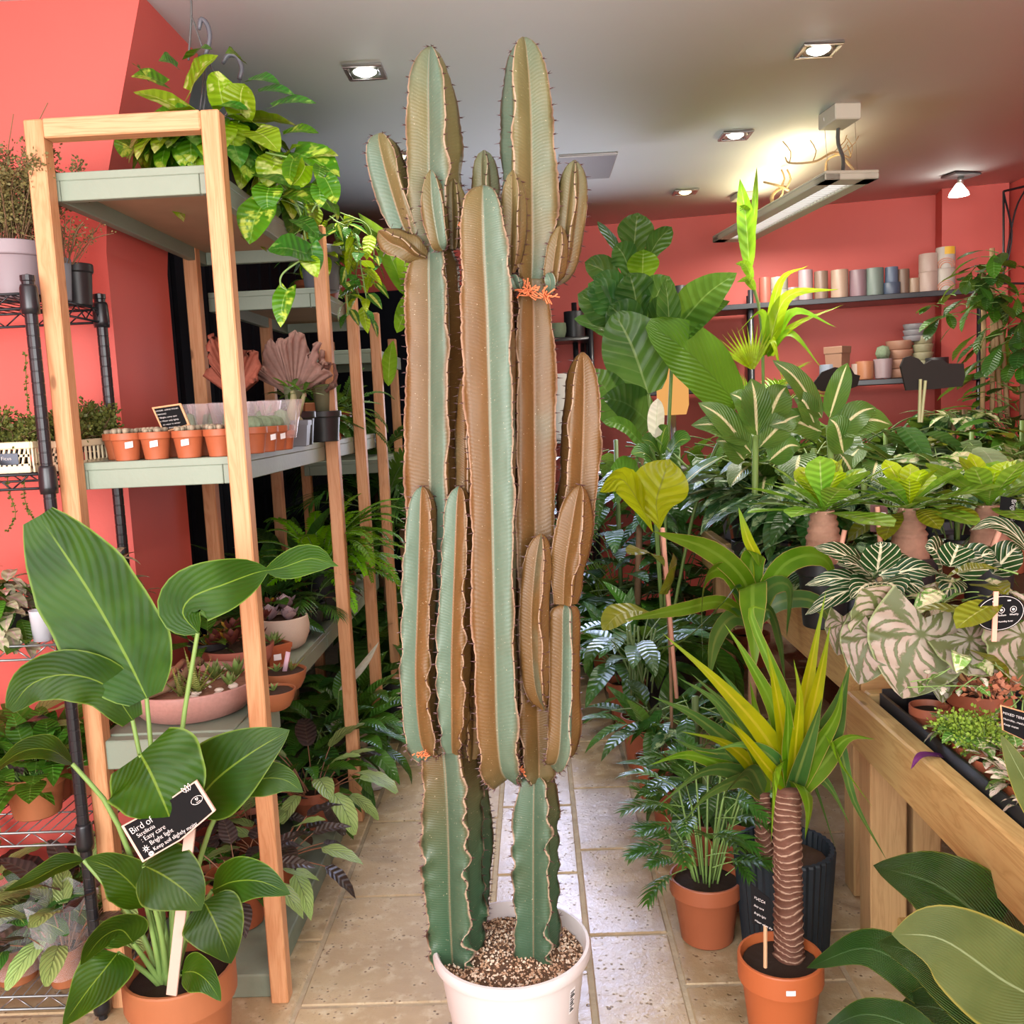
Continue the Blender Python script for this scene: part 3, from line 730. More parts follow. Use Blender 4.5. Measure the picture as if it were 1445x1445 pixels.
# crown of small arms
column([(588, 345, 14), (572, 320, 24), (553, 260, 27), (541, 215, 24), (535, 188, 17)], -55, tints={'all': .35, (3, 0): .8, 2: .8}, seed=14, tip=.05, base=.7)
column([(625, 352, 10, -.05), (619, 335, 17, -.06), (612, 290, 20, -.06), (608, 240, 14, -.06)], -50, tints={'all': .25, (3, 1): .9}, seed=15, tip=.05, base=.6)
column([(642, 352, 12, .0), (644, 320, 18, .0), (643, 290, 17, .0), (640, 252, 11, .0)], -75, tints={'all': .2}, seed=16, tip=.04, base=.7)
column([(600, 362, 12, -.02), (580, 352, 19, -.03), (556, 342, 20, -.03), (534, 326, 14, -.03)], 20, tints={'all': .2, 1: .6}, seed=17, tip=.035, base=.7)
column([(686, 330, 14, .06), (686, 290, 19, .06), (685, 250, 18, .06), (683, 212, 13, .06)], -80, tints={'all': .5}, seed=18, tip=.04, base=.8)
column([(722, 385, 8, -.04), (724, 350, 16, -.05), (726, 300, 18, -.05), (724, 240, 13, -.05)], -70, tints={'all': .12, 3: .2}, seed=20, tip=.05, base=.5)
column([(778, 402, 10, .0), (797, 372, 16, .0), (804, 320, 20, .0), (809, 270, 20, .0), (811, 226, 13, .0)], -85, tints={'all': .38}, seed=21, tip=.05, base=.6)
column([(776, 405, 8, -.03), (782, 385, 15, -.04), (787, 350, 15, -.04), (791, 318, 10, -.04)], -70, tints={'all': .1}, seed=22, tip=.04, base=.5)
column([(735, 408, 8, -.05), (728, 400, 12, -.06), (722, 388, 9, -.06)], -60, tints={'all': .9}, seed=23, tip=.02, base=.7)
column([(775, 412, 9, -.04), (778, 398, 12, -.05), (773, 385, 9, -.05)], -60, tints={'all': .9}, seed=24, tip=.02, base=.7)
# dried, corky flower scars
M_SCAR = plain('dried_flower_stalks', (.62, .17, .07), .7, .2, 0, .3)
for k, (px, py, rr, n) in enumerate(((744, 412, .035, 30), (770, 420, .03, 16), (598, 1062, .022, 14), (735, 1086, .016, 10), (652, 318, .012, 8))):
    c = P(px, py, CY - .055); r = random.Random(k); b = B()
    for i in range(n):
        a, q = r.uniform(0, 2 * PI), r.uniform(.2, 1) * rr
        e = c + Vector((math.cos(a) * q, -r.uniform(0, .015), math.sin(a) * q * .7)); m = c.lerp(e, .5) + Vector((r.uniform(-1, 1), r.uniform(-1, 0), r.uniform(-1, 1))) * .005
        b.tube(spline([c + Vector((r.uniform(-1, 1), .3, r.uniform(-1, 1))) * .008, m, e], 5), [.0016, .0013, .0012, .0014, .0019], 4)
    stuff(b.build('flower_scar', M_SCAR, cact))
M_WPOT = plain('white_pot', (.56, .50, .495), .42, .45)
PH = .292; PR = .163
b = B()
b.lathe([(0, 0), (.118, 0), (.124, .006), (.137, .165), (.140, .168), (.152, .262), (.163, .266), (.1655, .272), (.1655, .284), (.163, .291), (.157, .292), (.153, .286), (.150, .262), (.13, .1), (0, .1)], 72, (pc.x, pc.y, 0))
b.build('pot', M_WPOT, cact, True, True, 30)
b = B(); lp = P(611, 1338, CY - .01)
b.box((lp.x + .012, lp.y, .279), (.03, .03, .006), .1, 0, .5, bev=.002); b.build('rim_tab', M_WPOT, cact, False)
def grit_mat(name, cols):
    t = NT(name); pos = t.n('NewGeometry').outputs['Position']; v = t.n('TexVoronoi'); v.inputs['Scale'].default_value = 140; t.put(v.inputs['Vector'], pos)
    sp = t.n('SeparateColor'); t.put(sp.inputs[0], v.outputs['Color'])
    c = t.mix(t.ramp(sp.outputs[0], .2, .5), cols[0], cols[1]); c = t.mix(t.ramp(sp.outputs[1], .6, .75), c, cols[2])
    return t.done(t.bsdf(c, .85, .25))
M_GRIT = grit_mat('grit', ((.16, .075, .04), (.44, .27, .17), (.68, .54, .42)))
M_SOIL = plain('dark_compost', (.045, .026, .018), .9, .2, 0, .5, 60, .9, 120)
M_SOILB = plain('brown_compost', (.10, .055, .033), .9, .2, 0, .5, 60, .9, 120)
b = B(); rows = []
r = random.Random(2)
for q in (0, .2, .45, .7, .9, 1.0):
    rows.append([(pc.x + .15 * q * math.cos(a * PI / 24), pc.y + .15 * q * math.sin(a * PI / 24), .258 + .012 * (1 - q) + r.uniform(-.003, .003)) for a in range(48)])
b.grid(rows[::-1], None, 0, True); b.build('soil', M_SOILB, cact)
b = B()
for i in range(2600):
    a, q = r.uniform(0, 2 * PI), math.sqrt(r.uniform(0, 1)) * .149; s = r.uniform(.0016, .0042)
    c = Vector((pc.x + q * math.cos(a), pc.y + q * math.sin(a), .258 + .012 * (1 - q / .15) + s * .5))
    if r.random() < .35 * math.exp(-((c.x - pc.x) ** 2 + (c.y - pc.y + .05) ** 2) / .004): continue
    R = Euler((r.uniform(0, 6), r.uniform(0, 6), r.uniform(0, 6))).to_matrix()
    b.add([c + R @ (Vector(d) * s * r.uniform(.7, 1.2)) for d in ((1, 0, 0), (-1, 0, 0), (0, 1, 0), (0, -1, 0), (0, 0, 1), (0, 0, -1))],
          [(0, 2, 4), (2, 1, 4), (1, 3, 4), (3, 0, 4), (2, 0, 5), (1, 2, 5), (3, 1, 5), (0, 3, 5)])
stuff(b.build('gravel', M_GRIT, cact, False))
M_LABEL = plain('white_label', (.80, .76, .78), .5)
M_INK = plain('black_ink', (.02, .02, .02), .6)
lb = thing('barcode_label', 'white barcode sticker near the foot of the white cactus pot', 'label', (0, 0, 0))
bpy.data.objects.remove(lb)
def curved_patch(c, rad_, z0, z1, a0, a1, taper=0.0, lift=.0012):
    rows = []
    for z in (z0, z1): rows.append([(c.x + (rad_ + lift + taper * (z - z0)) * math.cos(a0 + (a1 - a0) * j / 5), c.y + (rad_ + lift + taper * (z - z0)) * math.sin(a0 + (a1 - a0) * j / 5), z) for j in range(6)])
    b = B(); b.grid(rows); return b
curved_patch(pc, .1412, .183, .238, -.66, -.53, .12).build('label_sticker', M_LABEL, cact)
b = B()
for k in range(9):
    z = .188 + k * .0052; w = (.10, .06, .11, .08)[k % 4]
    q = curved_patch(pc, .1412 + .12 * (z - .183), z, z + (.0026 if k % 3 else .0038), -.65, -.65 + w, .12, .002); b.add(q.v, q.f)
b.build('lettering', M_INK, cact)
# ------------------------------------------------------------ plant materials
M_TERRA = plain('terracotta_plastic', (.36, .092, .036), .5, .4, 0, .08, 6)
M_TERRAD = plain('red_brown_plastic', (.30, .085, .042), .5, .4, 0, .1, 6)
M_TERRAP = plain('pale_terracotta', (.31, .102, .040), .6, .35, 0, .08, 6)
M_BLACKP = plain('black_plastic', (.020, .020, .023), .4, .45)
M_GREYP = plain('blue_grey_plastic', (.13, .13, .155), .45, .45)
M_MAUVE = plain('mauve_plastic', (.25, .20, .22), .5, .4)
M_BLUEG = plain('pale_blue_grey_plastic', (.22, .25, .30), .5, .4)
M_WHITEP = plain('off_white_planter', (.62, .57, .55), .5, .4)
M_NAVYP = plain('ribbed_navy', (.012, .018, .024), .5, .35)
M_STALK = plain('leaf_stalk', (.17, .27, .07), .5, .4)
M_STALKD = plain('dark_leaf_stalk', (.10, .15, .05), .5, .4)
M_STALKR = plain('reddish_stalk', (.25, .11, .06), .5, .4)
M_BARK = plain('woody_stem', (.22, .13, .075), .8, .25, 0, .3, 30, .4)
L_SPATH = leafmat('peace_lily_leaf', (.040, .105, .020), (.070, .165, .030), (.10, .19, .06), lat=14, latc=(.015, .05, .012), lats=.5, rough=.3)
L_DARK = leafmat('dark_glossy_leaf', (.028, .078, .020), (.050, .115, .028), (.07, .13, .045), lat=10, latc=(.010, .035, .010), lats=.5, rough=.3)
L_MID = leafmat('mid_green_leaf', (.055, .14, .022), (.09, .20, .035), (.17, .29, .08), lat=10, latc=(.035, .10, .015), lats=.4)
L_BRIGHT = leafmat('bright_green_leaf', (.12, .26, .028), (.19, .36, .045), (.32, .46, .12), lat=9, latc=(.09, .20, .02), lats=.35, trans=.3)
L_LIME = leafmat('lime_leaf', (.26, .38, .030), (.36, .48, .05), (.5, .56, .16), lat=8, latc=(.18, .28, .02), lats=.35, trans=.32)
L_OLIVE = leafmat('olive_leaf', (.16, .17, .022), (.23, .22, .035), (.30, .30, .10), lat=9, latc=(.10, .11, .02), lats=.4, trans=.28)
L_STREL = leafmat('bird_of_paradise_leaf', (.010, .033, .002), (.022, .056, .004), (.10, .15, .025), .036, lat=11, slant=4, latc=(.014, .05, .008), lats=.35, latthr=.55, margin=(.10, .15, .03), rough=.45, spec=.2, bump=.14, back=(.045, .10, .018, 1), trans=.14)
L_POTHOS = leafmat('pothos_leaf', (.050, .155, .016), (.095, .235, .026), (.22, .36, .08), lat=7, latc=(.05, .14, .02), lats=.35, spots=(.42, .52, .10), spotsc=24, spotthr=.58, rough=.33, trans=.25)
L_POTHOSL = leafmat('pale_pothos_leaf', (.18, .31, .03), (.27, .40, .05), (.45, .55, .16), lat=7, latc=(.18, .3, .03), lats=.35, spots=(.55, .62, .22), spotsc=20, spotthr=.56, rough=.33, trans=.3)
L_POTHOSD = leafmat('deep_pothos_leaf', (.035, .125, .022), (.06, .17, .03), (.14, .24, .07), lat=7, latc=(.025, .08, .015), lats=.35, spots=(.16, .28, .07), spotsc=26, spotthr=.6, rough=.3, trans=.2)
L_HOYA = leafmat('variegated_hoya_leaf', (.04, .13, .025), (.06, .17, .03), (.2, .3, .1), lat=5, latc=(.03, .1, .02), lats=.2, margin=None, band=(.52, .55, .14), rough=.3)
L_APHEL = leafmat('zebra_leaf', (.010, .034, .012), (.016, .05, .016), (.62, .56, .40), .10, lat=6, slant=4.0, latc=(.62, .56, .40), lats=.95, latthr=.74, rough=.32, trans=.12)
L_DIEFF = leafmat('dumb_cane_leaf', (.055, .115, .025), (.085, .155, .035), (.62, .56, .33), .13, lat=13, slant=3.5, latc=(.06, .14, .035), lats=.3, rough=.34, trans=.16)
L_AGLA = leafmat('silver_aglaonema_leaf', (.030, .085, .030), (.050, .12, .042), (.16, .25, .12), .05, lat=10, slant=3, latc=(.015, .05, .02), lats=.35, spots=(.30, .40, .22), spotsc=30, spotthr=.53, rough=.32, trans=.12)
L_FITT = leafmat('white_netted_leaf', (.07, .16, .04), (.12, .22, .07), (.72, .66, .56), .1, lat=6, slant=3, latc=(.7, .62, .54), lats=.8, latthr=.4, spots=(.70, .60, .52), spotsc=60, spotthr=.48, rough=.5, trans=.15)
L_VARIE = leafmat('cream_marbled_leaf', (.12, .24, .06), (.2, .32, .09), (.6, .62, .35), .08, lat=7, latc=(.1, .2, .05), lats=.3, spots=(.66, .60, .40), spotsc=34, spotthr=.47, rough=.42, trans=.25)
L_BEGON = leafmat('silver_begonia_leaf', (.29, .215, .175), (.25, .23, .185), None, latc=(.075, .085, .032), radial=7, margin=(.20, .23, .11), rough=.45, trans=.12, back=(.30, .16, .07, 1), bump=.5)
L_CALA = leafmat('calathea_leaf', (.25, .34, .12), (.34, .42, .17), (.10, .13, .05), .05, lat=7, slant=3.5, latc=(.08, .12, .04), lats=.75, latthr=.72, rough=.42, back=(.10, .02, .03, 1), trans=.12)
L_CALAD = leafmat('dark_calathea_leaf', (.045, .03, .03), (.075, .045, .04), (.12, .08, .06), lat=8, latc=(.03, .02, .02), lats=.4, rough=.36, back=(.09, .015, .03, 1), trans=.1)
L_MARAN = leafmat('prayer_plant_leaf', (.06, .17, .035), (.1, .23, .05), (.40, .48, .14), .07, lat=7, slant=5, latc=(.02, .07, .02), lats=.75, latthr=.5, rough=.42, trans=.2)
L_ASPID = leafmat('broad_ribbed_leaf', (.020, .070, .014), (.036, .10, .022), (.10, .19, .075), .04, lat=16, slant=9, latc=(.012, .045, .014), lats=.55, rough=.2, margin=(.12, .16, .03), trans=.12, bump=.9, spec=.75)
L_ASPIDB = leafmat('dull_leaf_underside', (.046, .062, .015), (.070, .085, .024), (.17, .20, .1), .03, lat=16, slant=9, latc=(.08, .11, .05), lats=.3, margin=(.20, .17, .04), rough=.55, trans=.16, bump=.35)
L_YUCCA = leafmat('yucca_leaf', (.055, .115, .012), (.09, .155, .02), (.11, .18, .03), .2, lat=3, latc=None, margin=(.30, .22, .08), rough=.35, trans=.2, bump=.05)
L_YUCCAY = leafmat('yellow_yucca_leaf', (.17, .19, .012), (.26, .26, .02), (.32, .29, .04), .2, lat=3, latc=None, margin=(.16, .22, .03), rough=.38, trans=.28, bump=.05, tip=(.14, .22, .035))
L_YUCCAD = leafmat('dark_yucca_leaf', (.030, .075, .020), (.055, .11, .028), (.10, .14, .04), .2, lat=3, latc=None, margin=(.20, .17, .06), rough=.33, trans=.15, bump=.05)
L_PALM = leafmat('palm_leaflet', (.030, .085, .018), (.055, .13, .026), None, lat=2, latc=None, rough=.36, trans=.2, bump=.0)
L_PALMB = leafmat('bright_palm_leaflet', (.15, .30, .03), (.23, .40, .05), None, lat=2, latc=None, rough=.4, trans=.3, bump=.0)
L_FERN = leafmat('fern_pinna', (.11, .29, .018), (.18, .38, .03), None, lat=2, latc=None, rough=.5, trans=.3, bump=.0)
L_FERND = leafmat('dark_fern_pinna', (.035, .09, .02), (.06, .13, .03), None, lat=2, latc=None, rough=.5, trans=.2, bump=.0)
L_FICUS = leafmat('fiddle_leaf', (.030, .085, .022), (.05, .12, .03), (.17, .24, .10), .05, lat=6, slant=2.5, latc=(.12, .19, .07), lats=.45, latthr=.9, rough=.36, back=(.085, .135, .045, 1), trans=.18, bump=.6)
L_FICUSY = leafmat('young_fiddle_leaf', (.30, .33, .020), (.38, .42, .035), (.22, .24, .04), .05, lat=6, slant=2.5, latc=(.19, .22, .02), lats=.55, latthr=.85, rough=.4, trans=.35, bump=.6)
L_BRIGH = leafmat('cabbage_tree_leaf', (.17, .34, .05), (.26, .43, .08), (.42, .52, .20), .06, lat=8, latc=(.12, .24, .05), lats=.3, rough=.42, trans=.3)
L_BRIGHY = leafmat('young_cabbage_tree_leaf', (.40, .52, .05), (.48, .58, .09), (.6, .64, .22), .06, lat=8, latc=(.3, .42, .04), lats=.3, rough=.42, trans=.32)
L_TRAD = leafmat('tradescantia_leaf', (.32, .30, .20), (.20, .24, .12), (.42, .30, .28), .2, lat=3, latc=None, spots=(.52, .34, .36), spotsc=40, spotthr=.5, rough=.45, trans=.2)
L_TRADR = leafmat('red_tradescantia_leaf', (.25, .13, .09), (.18, .14, .07), (.36, .2, .15), .2, lat=3, latc=None, rough=.45, trans=.2)
L_SUCC = leafmat('green_succulent_leaf', (.16, .24, .07), (.24, .32, .12), None, lat=2, latc=None, rough=.5, trans=.08, bump=0, tip=(.26, .30, .14))
L_SUCCR = leafmat('dark_red_succulent_leaf', (.085, .025, .022), (.14, .04, .03), None, lat=2, latc=None, rough=.45, trans=.05, bump=0)
L_SUCCO = leafmat('orange_succulent_leaf', (.30, .15, .03), (.26, .22, .06), None, lat=2, latc=None, rough=.5, trans=.08, bump=0)
L_ECHEV = leafmat('mauve_echeveria_leaf', (.28, .19, .21), (.36, .26, .27), None, lat=2, latc=None, rough=.55, trans=.05, bump=0, margin=(.45, .30, .30))
L_HAWOR = leafmat('banded_succulent_leaf', (.13, .15, .035), (.20, .20, .05), None, lat=16, slant=0, latc=(.45, .44, .20), lats=.6, latthr=.5, rough=.5, trans=.05)
L_SILVER = leafmat('grey_green_leaf', (.20, .28, .15), (.28, .36, .21), (.36, .42, .28), lat=6, latc=None, rough=.5, trans=.2)
L_WHITE = leafmat('white_spathe', (.72, .66, .56), (.78, .73, .64), (.6, .6, .45), lat=8, latc=(.6, .58, .45), lats=.25, rough=.5, trans=.3)
L_PURPLE = leafmat('purple_leaf', (.10, .022, .10), (.16, .035, .15), (.2, .08, .2), lat=3, latc=None, rough=.5, trans=.1)

# ------------------------------------------------------------ reusable leaves
def family(mats, spec, k=4, seed=0):
    """k slightly different leaf meshes of one kind"""
    r = random.Random(seed); out = []
    for i in range(k):
        s = dict(spec); s['L'] *= r.uniform(.88, 1.12); s['Wd'] *= r.uniform(.9, 1.1)
        s['droop'] = s.get('droop', .8) * r.uniform(.6, 1.4); s['seed'] = i * 1.7; s['fold'] = s.get('fold', .15) * r.uniform(.5, 1.5)
        m = mats[i % len(mats)] if isinstance(mats[0], (list, tuple)) else mats
        out.append(gleaf(mats=m, **s))
    return out
FAM = {}
def fam(key):
    if key not in FAM:
        m, sp, k = LIB[key]; FAM[key] = family(m, sp, k, sum(map(ord, key)))
    return FAM[key]
LIB = {
 'spath': ([L_SPATH, M_STALK], dict(L=.17, Wd=.06, shape='lance', pet=.12, pr=.0022, droop=1.1, pdroop=.3, fold=.25, wave=.06, nw=3), 4),
 'agla': ([(L_AGLA, M_STALK), (L_DARK, M_STALK)], dict(L=.17, Wd=.066, shape='ovate', pet=.11, pr=.0022, droop=.8, pdroop=.25, fold=.2, wave=.05, hook=.55), 4),
 'silver': ([L_AGLA, M_STALK], dict(L=.16, Wd=.064, shape='ovate', pet=.10, pr=.0022, droop=.7, pdroop=.25, fold=.18, wave=.05, hook=.6), 4),
 'dieff': ([L_DIEFF, M_STALK], dict(L=.20, Wd=.095, shape='ovate', pet=.12, pr=.003, droop=.6, pdroop=.25, fold=.18, wave=.05, hook=.5), 4),
 'darkl': ([L_DARK, M_STALKD], dict(L=.20, Wd=.075, shape='ovate', pet=.13, pr=.0025, droop=.8, pdroop=.3, fold=.18, wave=.05, hook=.4), 4),
 'aspid': ([L_DARK, M_STALKD], dict(L=.30, Wd=.085, shape='lance', pet=.15, pr=.003, droop=.9, pdroop=.2, fold=.25, wave=.04), 4),
 'mid': ([L_MID, M_STALK], dict(L=.09, Wd=.055, shape='heart', pet=.07, pr=.0015, droop=.8, pdroop=.3, fold=.1, wave=.06), 4),
 'midl': ([L_MID, M_STALK], dict(L=.14, Wd=.062, shape='ovate', pet=.06, pr=.002, droop=.8, pdroop=.3, fold=.15, wave=.06), 4),
 'bright': ([L_BRIGHT, M_STALK], dict(L=.12, Wd=.055, shape='ovate', pet=.05, pr=.002, droop=.8, pdroop=.3, fold=.12, wave=.06), 4),
 'olive': ([L_OLIVE, M_STALK], dict(L=.12, Wd=.06, shape='obov', pet=.04, pr=.002, droop=.6, pdroop=.2, fold=.12, wave=.06), 4),
 'pothos': ([(L_POTHOS, M_STALK), (L_POTHOSL, M_STALK), (L_POTHOSD, M_STALK)], dict(L=.10, Wd=.072, shape='heart', pet=.07, pr=.0016, droop=.9, pdroop=.4, fold=.14, wave=.05, hook=.9), 6),
 'hoya': ([(L_HOYA, M_STALK), (L_LIME, M_STALK), (L_POTHOSD, M_STALK)], dict(L=.075, Wd=.034, shape='ovate', pet=.015, pr=.0014, droop=.5, pdroop=.3, fold=.12, hook=.4), 6),
 'cala': ([(L_CALA, M_STALKR), (L_CALA, M_STALKR), (L_CALAD, M_STALKR)], dict(L=.12, Wd=.055, shape='paddle', pet=.12, pr=.0018, droop=.6, pdroop=.3, fold=.1, wave=.09, hook=.3), 6),
 'calad': ([(L_CALAD, M_STALKR), (L_CALAD, M_STALKR), (L_CALA, M_STALKR)], dict(L=.11, Wd=.05, shape='ovate', pet=.10, pr=.0018, droop=.7, pdroop=.3, fold=.1, wave=.07, hook=.3), 6),
 'maran': ([L_MARAN, M_STALK], dict(L=.10, Wd=.058, shape='paddle', pet=.09, pr=.0016, droop=.7, pdroop=.3, fold=.08, wave=.07, hook=.4), 4),
 'fitt': ([(L_FITT, M_STALKR), (L_VARIE, M_STALK)], dict(L=.045, Wd=.027, shape='ovate', pet=.02, pr=.001, droop=.8, pdroop=.3, fold=.08, wave=.1), 4),
 'syng': ([(L_VARIE, M_STALK), (L_BRIGHT, M_STALK)], dict(L=.08, Wd=.048, shape='heart', pet=.10, pr=.0014, droop=.7, pdroop=.3, fold=.12, wave=.05, hook=.5), 4),
 'varie': ([L_VARIE, M_STALK], dict(L=.13, Wd=.066, shape='ovate', pet=.07, pr=.002, droop=.7, pdroop=.25, fold=.12, wave=.05), 4),
 'round': ([(L_VARIE, M_STALK), (L_SILVER, M_STALK)], dict(L=.08, Wd=.085, shape='round', pet=.14, pr=.0016, droop=.5, pdroop=.2, fold=.05, wave=.04, hook=.9), 4),
 'aphel': ([L_APHEL, M_STALK], dict(L=.11, Wd=.062, shape='ovate', pet=.03, pr=.0022, droop=.7, pdroop=.25, fold=.12, wave=.06, hook=.1), 4),
 'begon': ([L_BEGON, M_STALKR], dict(L=.15, Wd=.135, shape='heart', pet=.10, pr=.002, droop=.5, pdroop=.4, fold=.06, wave=.05, nw=6, hook=.9, nu=4, n=12), 3),
 'brigh': ([L_BRIGH, M_STALK], dict(L=.165, Wd=.064, shape='spoon', droop=.4, fold=.12, wave=.04), 4),
 'brighy': ([L_BRIGHY, M_STALK], dict(L=.13, Wd=.066, shape='spoon', droop=.35, fold=.15, wave=.04), 3),
 'yucca': ([(L_YUCCA, M_STALK), (L_YUCCAD, M_STALK), (L_YUCCAD, M_STALK)], dict(L=.30, Wd=.036, shape='sword', droop=.7, fold=.35, wave=0), 6),
 'drac': ([(L_YUCCA, M_STALK), (L_YUCCAD, M_STALK)], dict(L=.40, Wd=.05, shape='sword', droop=1.7, fold=.2, wave=.03), 4),
 'strapb': ([L_PALMB, M_STALK], dict(L=.30, Wd=.03, shape='sword', droop=1.2, fold=.3, wave=0), 4),
 'trad': ([(L_TRAD, M_STALKR), (L_TRAD, M_STALKR), (L_MID, M_STALK)], dict(L=.06, Wd=.028, shape='lance', droop=.8, fold=.3), 4),
 'tradr': ([(L_TRADR, M_STALKR), (L_TRAD, M_STALKR)], dict(L=.05, Wd=.023, shape='lance', droop=.8, fold=.3), 4),
 'succ': ([L_SUCC, M_STALK], dict(L=.045, Wd=.014, shape='lance', droop=-.4, fold=.35, curl=-.3, n=6), 2),
 'succr': ([(L_SUCCR, M_STALK), (L_SUCCR, M_STALK), (L_SUCCO, M_STALK)], dict(L=.05, Wd=.022, shape='obov', droop=-.4, fold=.3, n=6), 3),
 'echev': ([L_ECHEV, M_STALK], dict(L=.055, Wd=.036, shape='obov', droop=-.7, fold=.25, n=6), 2),
 'hawor': ([L_HAWOR, M_STALK], dict(L=.09, Wd=.017, shape='sword', droop=-.3, fold=.4, n=7), 2),
 'ficus': ([L_FICUS, M_STALKD], dict(L=.28, Wd=.19, shape='fiddle', pet=.05, pr=.004, droop=.6, pdroop=.1, fold=.12, wave=.07, nw=3, hook=.1, nu=3), 4),
 'schef': ([(L_DARK, M_STALK), (L_MID, M_STALK), (L_SPATH, M_STALK)], dict(L=.10, Wd=.04, shape='obov', pet=.04, pr=.0015, droop=.6, fold=.15, hook=.2), 6),
 'aden': ([L_MID, M_STALK], dict(L=.075, Wd=.018, shape='obov', droop=.5, fold=.2, n=6), 2),
}
def frond(L, mats, nl=16, ll=.14, lw=.014, droop=.9, pet=.25, up=.5, ang=.9, name='leaf', shape='sword', tipfall=.5, fall=.25, seed=0):
    """a feathered leaf: rachis with leaflets, growing from the origin along +Y"""
    b = B(); r = random.Random(seed); n = 18; a = 0.0; pos = Vector((0, 0, 0)); pts = [pos.copy()]; angs = [0]
    for i in range(n):
        a -= droop / n * (i / n * 1.6 + .2); pos = pos + Vector((0, math.cos(a), math.sin(a))) * L / n; pts.append(pos.copy()); angs.append(a)
    b.tube(pts, [.0035 * L / .5 * (1.1 - .8 * i / n) + .0006 for i in range(n + 1)], 5, 1, False)
    for k in range(nl):
        t = pet + (1 - pet) * (k + .5) / nl; f = t * n; i = min(int(f), n - 1); p = pts[i].lerp(pts[i + 1], f - i); a = angs[i]
        T = Vector((0, math.cos(a), math.sin(a))); N = Vector((0, -math.sin(a), math.cos(a)))
        s = math.sin(PI * (.12 + .80 * (k + .5) / nl)) ** .8
        for sg in (-1, 1):
            an = ang * (1 - .55 * (k / nl)) * r.uniform(.9, 1.1); d = (T * math.cos(an) + Vector((sg, 0, 0)) * math.sin(an) + N * up * r.uniform(.6, 1.2) * .4).normalized()
            l = ll * s * r.uniform(.9, 1.1); m = 5
            cl = [p + d * l * q / (m - 1) - N * (fall * l * (q / (m - 1)) ** 2) for q in range(m)]
            blade(b, cl, lw / 2 * (.6 + .4 * s), N, shape, .3, 0, 3, 0, 1, 0)
    return b.mesh(name, mats)
FROND = {}
def fronds(key):
    if key not in FROND:
        m, sp, k = FLIB[key]; FROND[key] = [frond(mats=m, seed=i, **{**sp, 'droop': sp['droop'] * (.7 + .25 * i)}) for i in range(k)]
    return FROND[key]
FLIB = {
 'chamae': ([L_PALM, M_STALK], dict(L=.30, nl=8, ll=.11, lw=.026, droop=.9, pet=.35), 4),
 'kentia': ([L_PALM, M_STALKD], dict(L=.75, nl=15, ll=.30, lw=.030, droop=1.1, pet=.35, fall=.5), 4),
 'areca': ([L_PALMB, M_STALK], dict(L=.55, nl=16, ll=.22, lw=.016, droop=.9, pet=.3), 3),
 'fern': ([L_FERN, M_STALK], dict(L=.34, nl=26, ll=.045, lw=.012, droop=1.5, pet=.1, ang=1.25, shape='lance'), 4),
 'fernd': ([L_FERND, M_STALKD], dict(L=.26, nl=22, ll=.04, lw=.011, droop=1.5, pet=.1, ang=1.25, shape='lance'), 3),
}
def scatter(root, meshes, n, elev, sc=(.8, 1.15), seed=0, z=(0, 0), az=(0, 2 * PI), r0=.01, roll=.25, name='leaf', aim=None):
    """n leaves out of one crown: the steep ones inside, the flat ones outside"""
    r = random.Random(seed); off = r.uniform(0, 6.28)
    for i in range(n):
        t = i / max(1, n - 1)
        if az[1] - az[0] > 6.2: a = off + i * 2.39996 + r.uniform(-.25, .25)
        else: a = r.uniform(*az)
        e = elev[0] + (elev[1] - elev[0]) * (1 - t) + r.uniform(-.13, .13)
        rr = r0 * r.uniform(.3, 1)
        link(name, meshes[r.randrange(len(meshes))], root, (-math.sin(a) * rr, math.cos(a) * rr, z[0] + (z[1] - z[0]) * t), (e, r.uniform(-roll, roll), a), r.uniform(*sc), 'YXZ')
def potted(name, label, loc, leafkey, n, elev=(.5, 1.35), pr=.07, ph=.12, pm=None, sc=(.85, 1.15), seed=0, group=None, cat='plant', kind='nursery', soil=None, fill=.84, name_leaf='leaf', frondkey=None, roll=.3, r0=.02, zz=None):
    """a plant of basal leaves in its pot"""
    t = thing(name, label, cat, loc, group)
    zc = 0
    if pm is not None: pot(t, pr, ph, pm, kind, soil or M_SOIL, fill, seed * 1.3); zc = ph * fill - .005
    ms = fronds(frondkey) if frondkey else fam(leafkey)
    scatter(t, ms, n, elev, sc, seed, zz or (zc, zc), r0=r0, roll=roll)
    return t
def stemmed(name, label, loc, leafkey, h, n, pr=.08, ph=.14, pm=None, sc=(.85, 1.15), seed=0, z0=.35, elev=(-.1, 1.1), lean=(0, 0), sr=.008, cat='plant', bark=None, kind='nursery', group=None):
    """a plant with leaves up its stem"""
    t = thing(name, label, cat, loc, group); zc = 0
    if pm is not None: pot(t, pr, ph, pm, kind, M_SOIL); zc = ph * .84
    r = random.Random(seed); p0 = Vector((0, 0, zc)); p1 = Vector((lean[0], lean[1], zc + h)); pm_ = p0.lerp(p1, .5) + Vector((r.uniform(-.02, .02), r.uniform(-.02, .02), 0))
    pts = spline([p0, pm_, p1], 12); b = B(); b.tube(pts, [sr * (1.15 - .5 * i / 11) for i in range(12)], 8); b.build('stem', bark or M_BARK, t, world=False)
    ms = fam(leafkey)
    for i in range(n):
        q = i / max(1, n - 1); s = z0 + (1 - z0) * q; f = s * 11; k = min(int(f), 10); p = pts[k].lerp(pts[k + 1], f - k)
        a = i * 2.39996 + seed + r.uniform(-.3, .3); e = elev[0] + (elev[1] - elev[0]) * q ** 1.4 + r.uniform(-.15, .15)
        link('leaf', ms[r.randrange(len(ms))], t, p, (e, r.uniform(-.25, .25), a), r.uniform(*sc), 'YXZ')
    return t
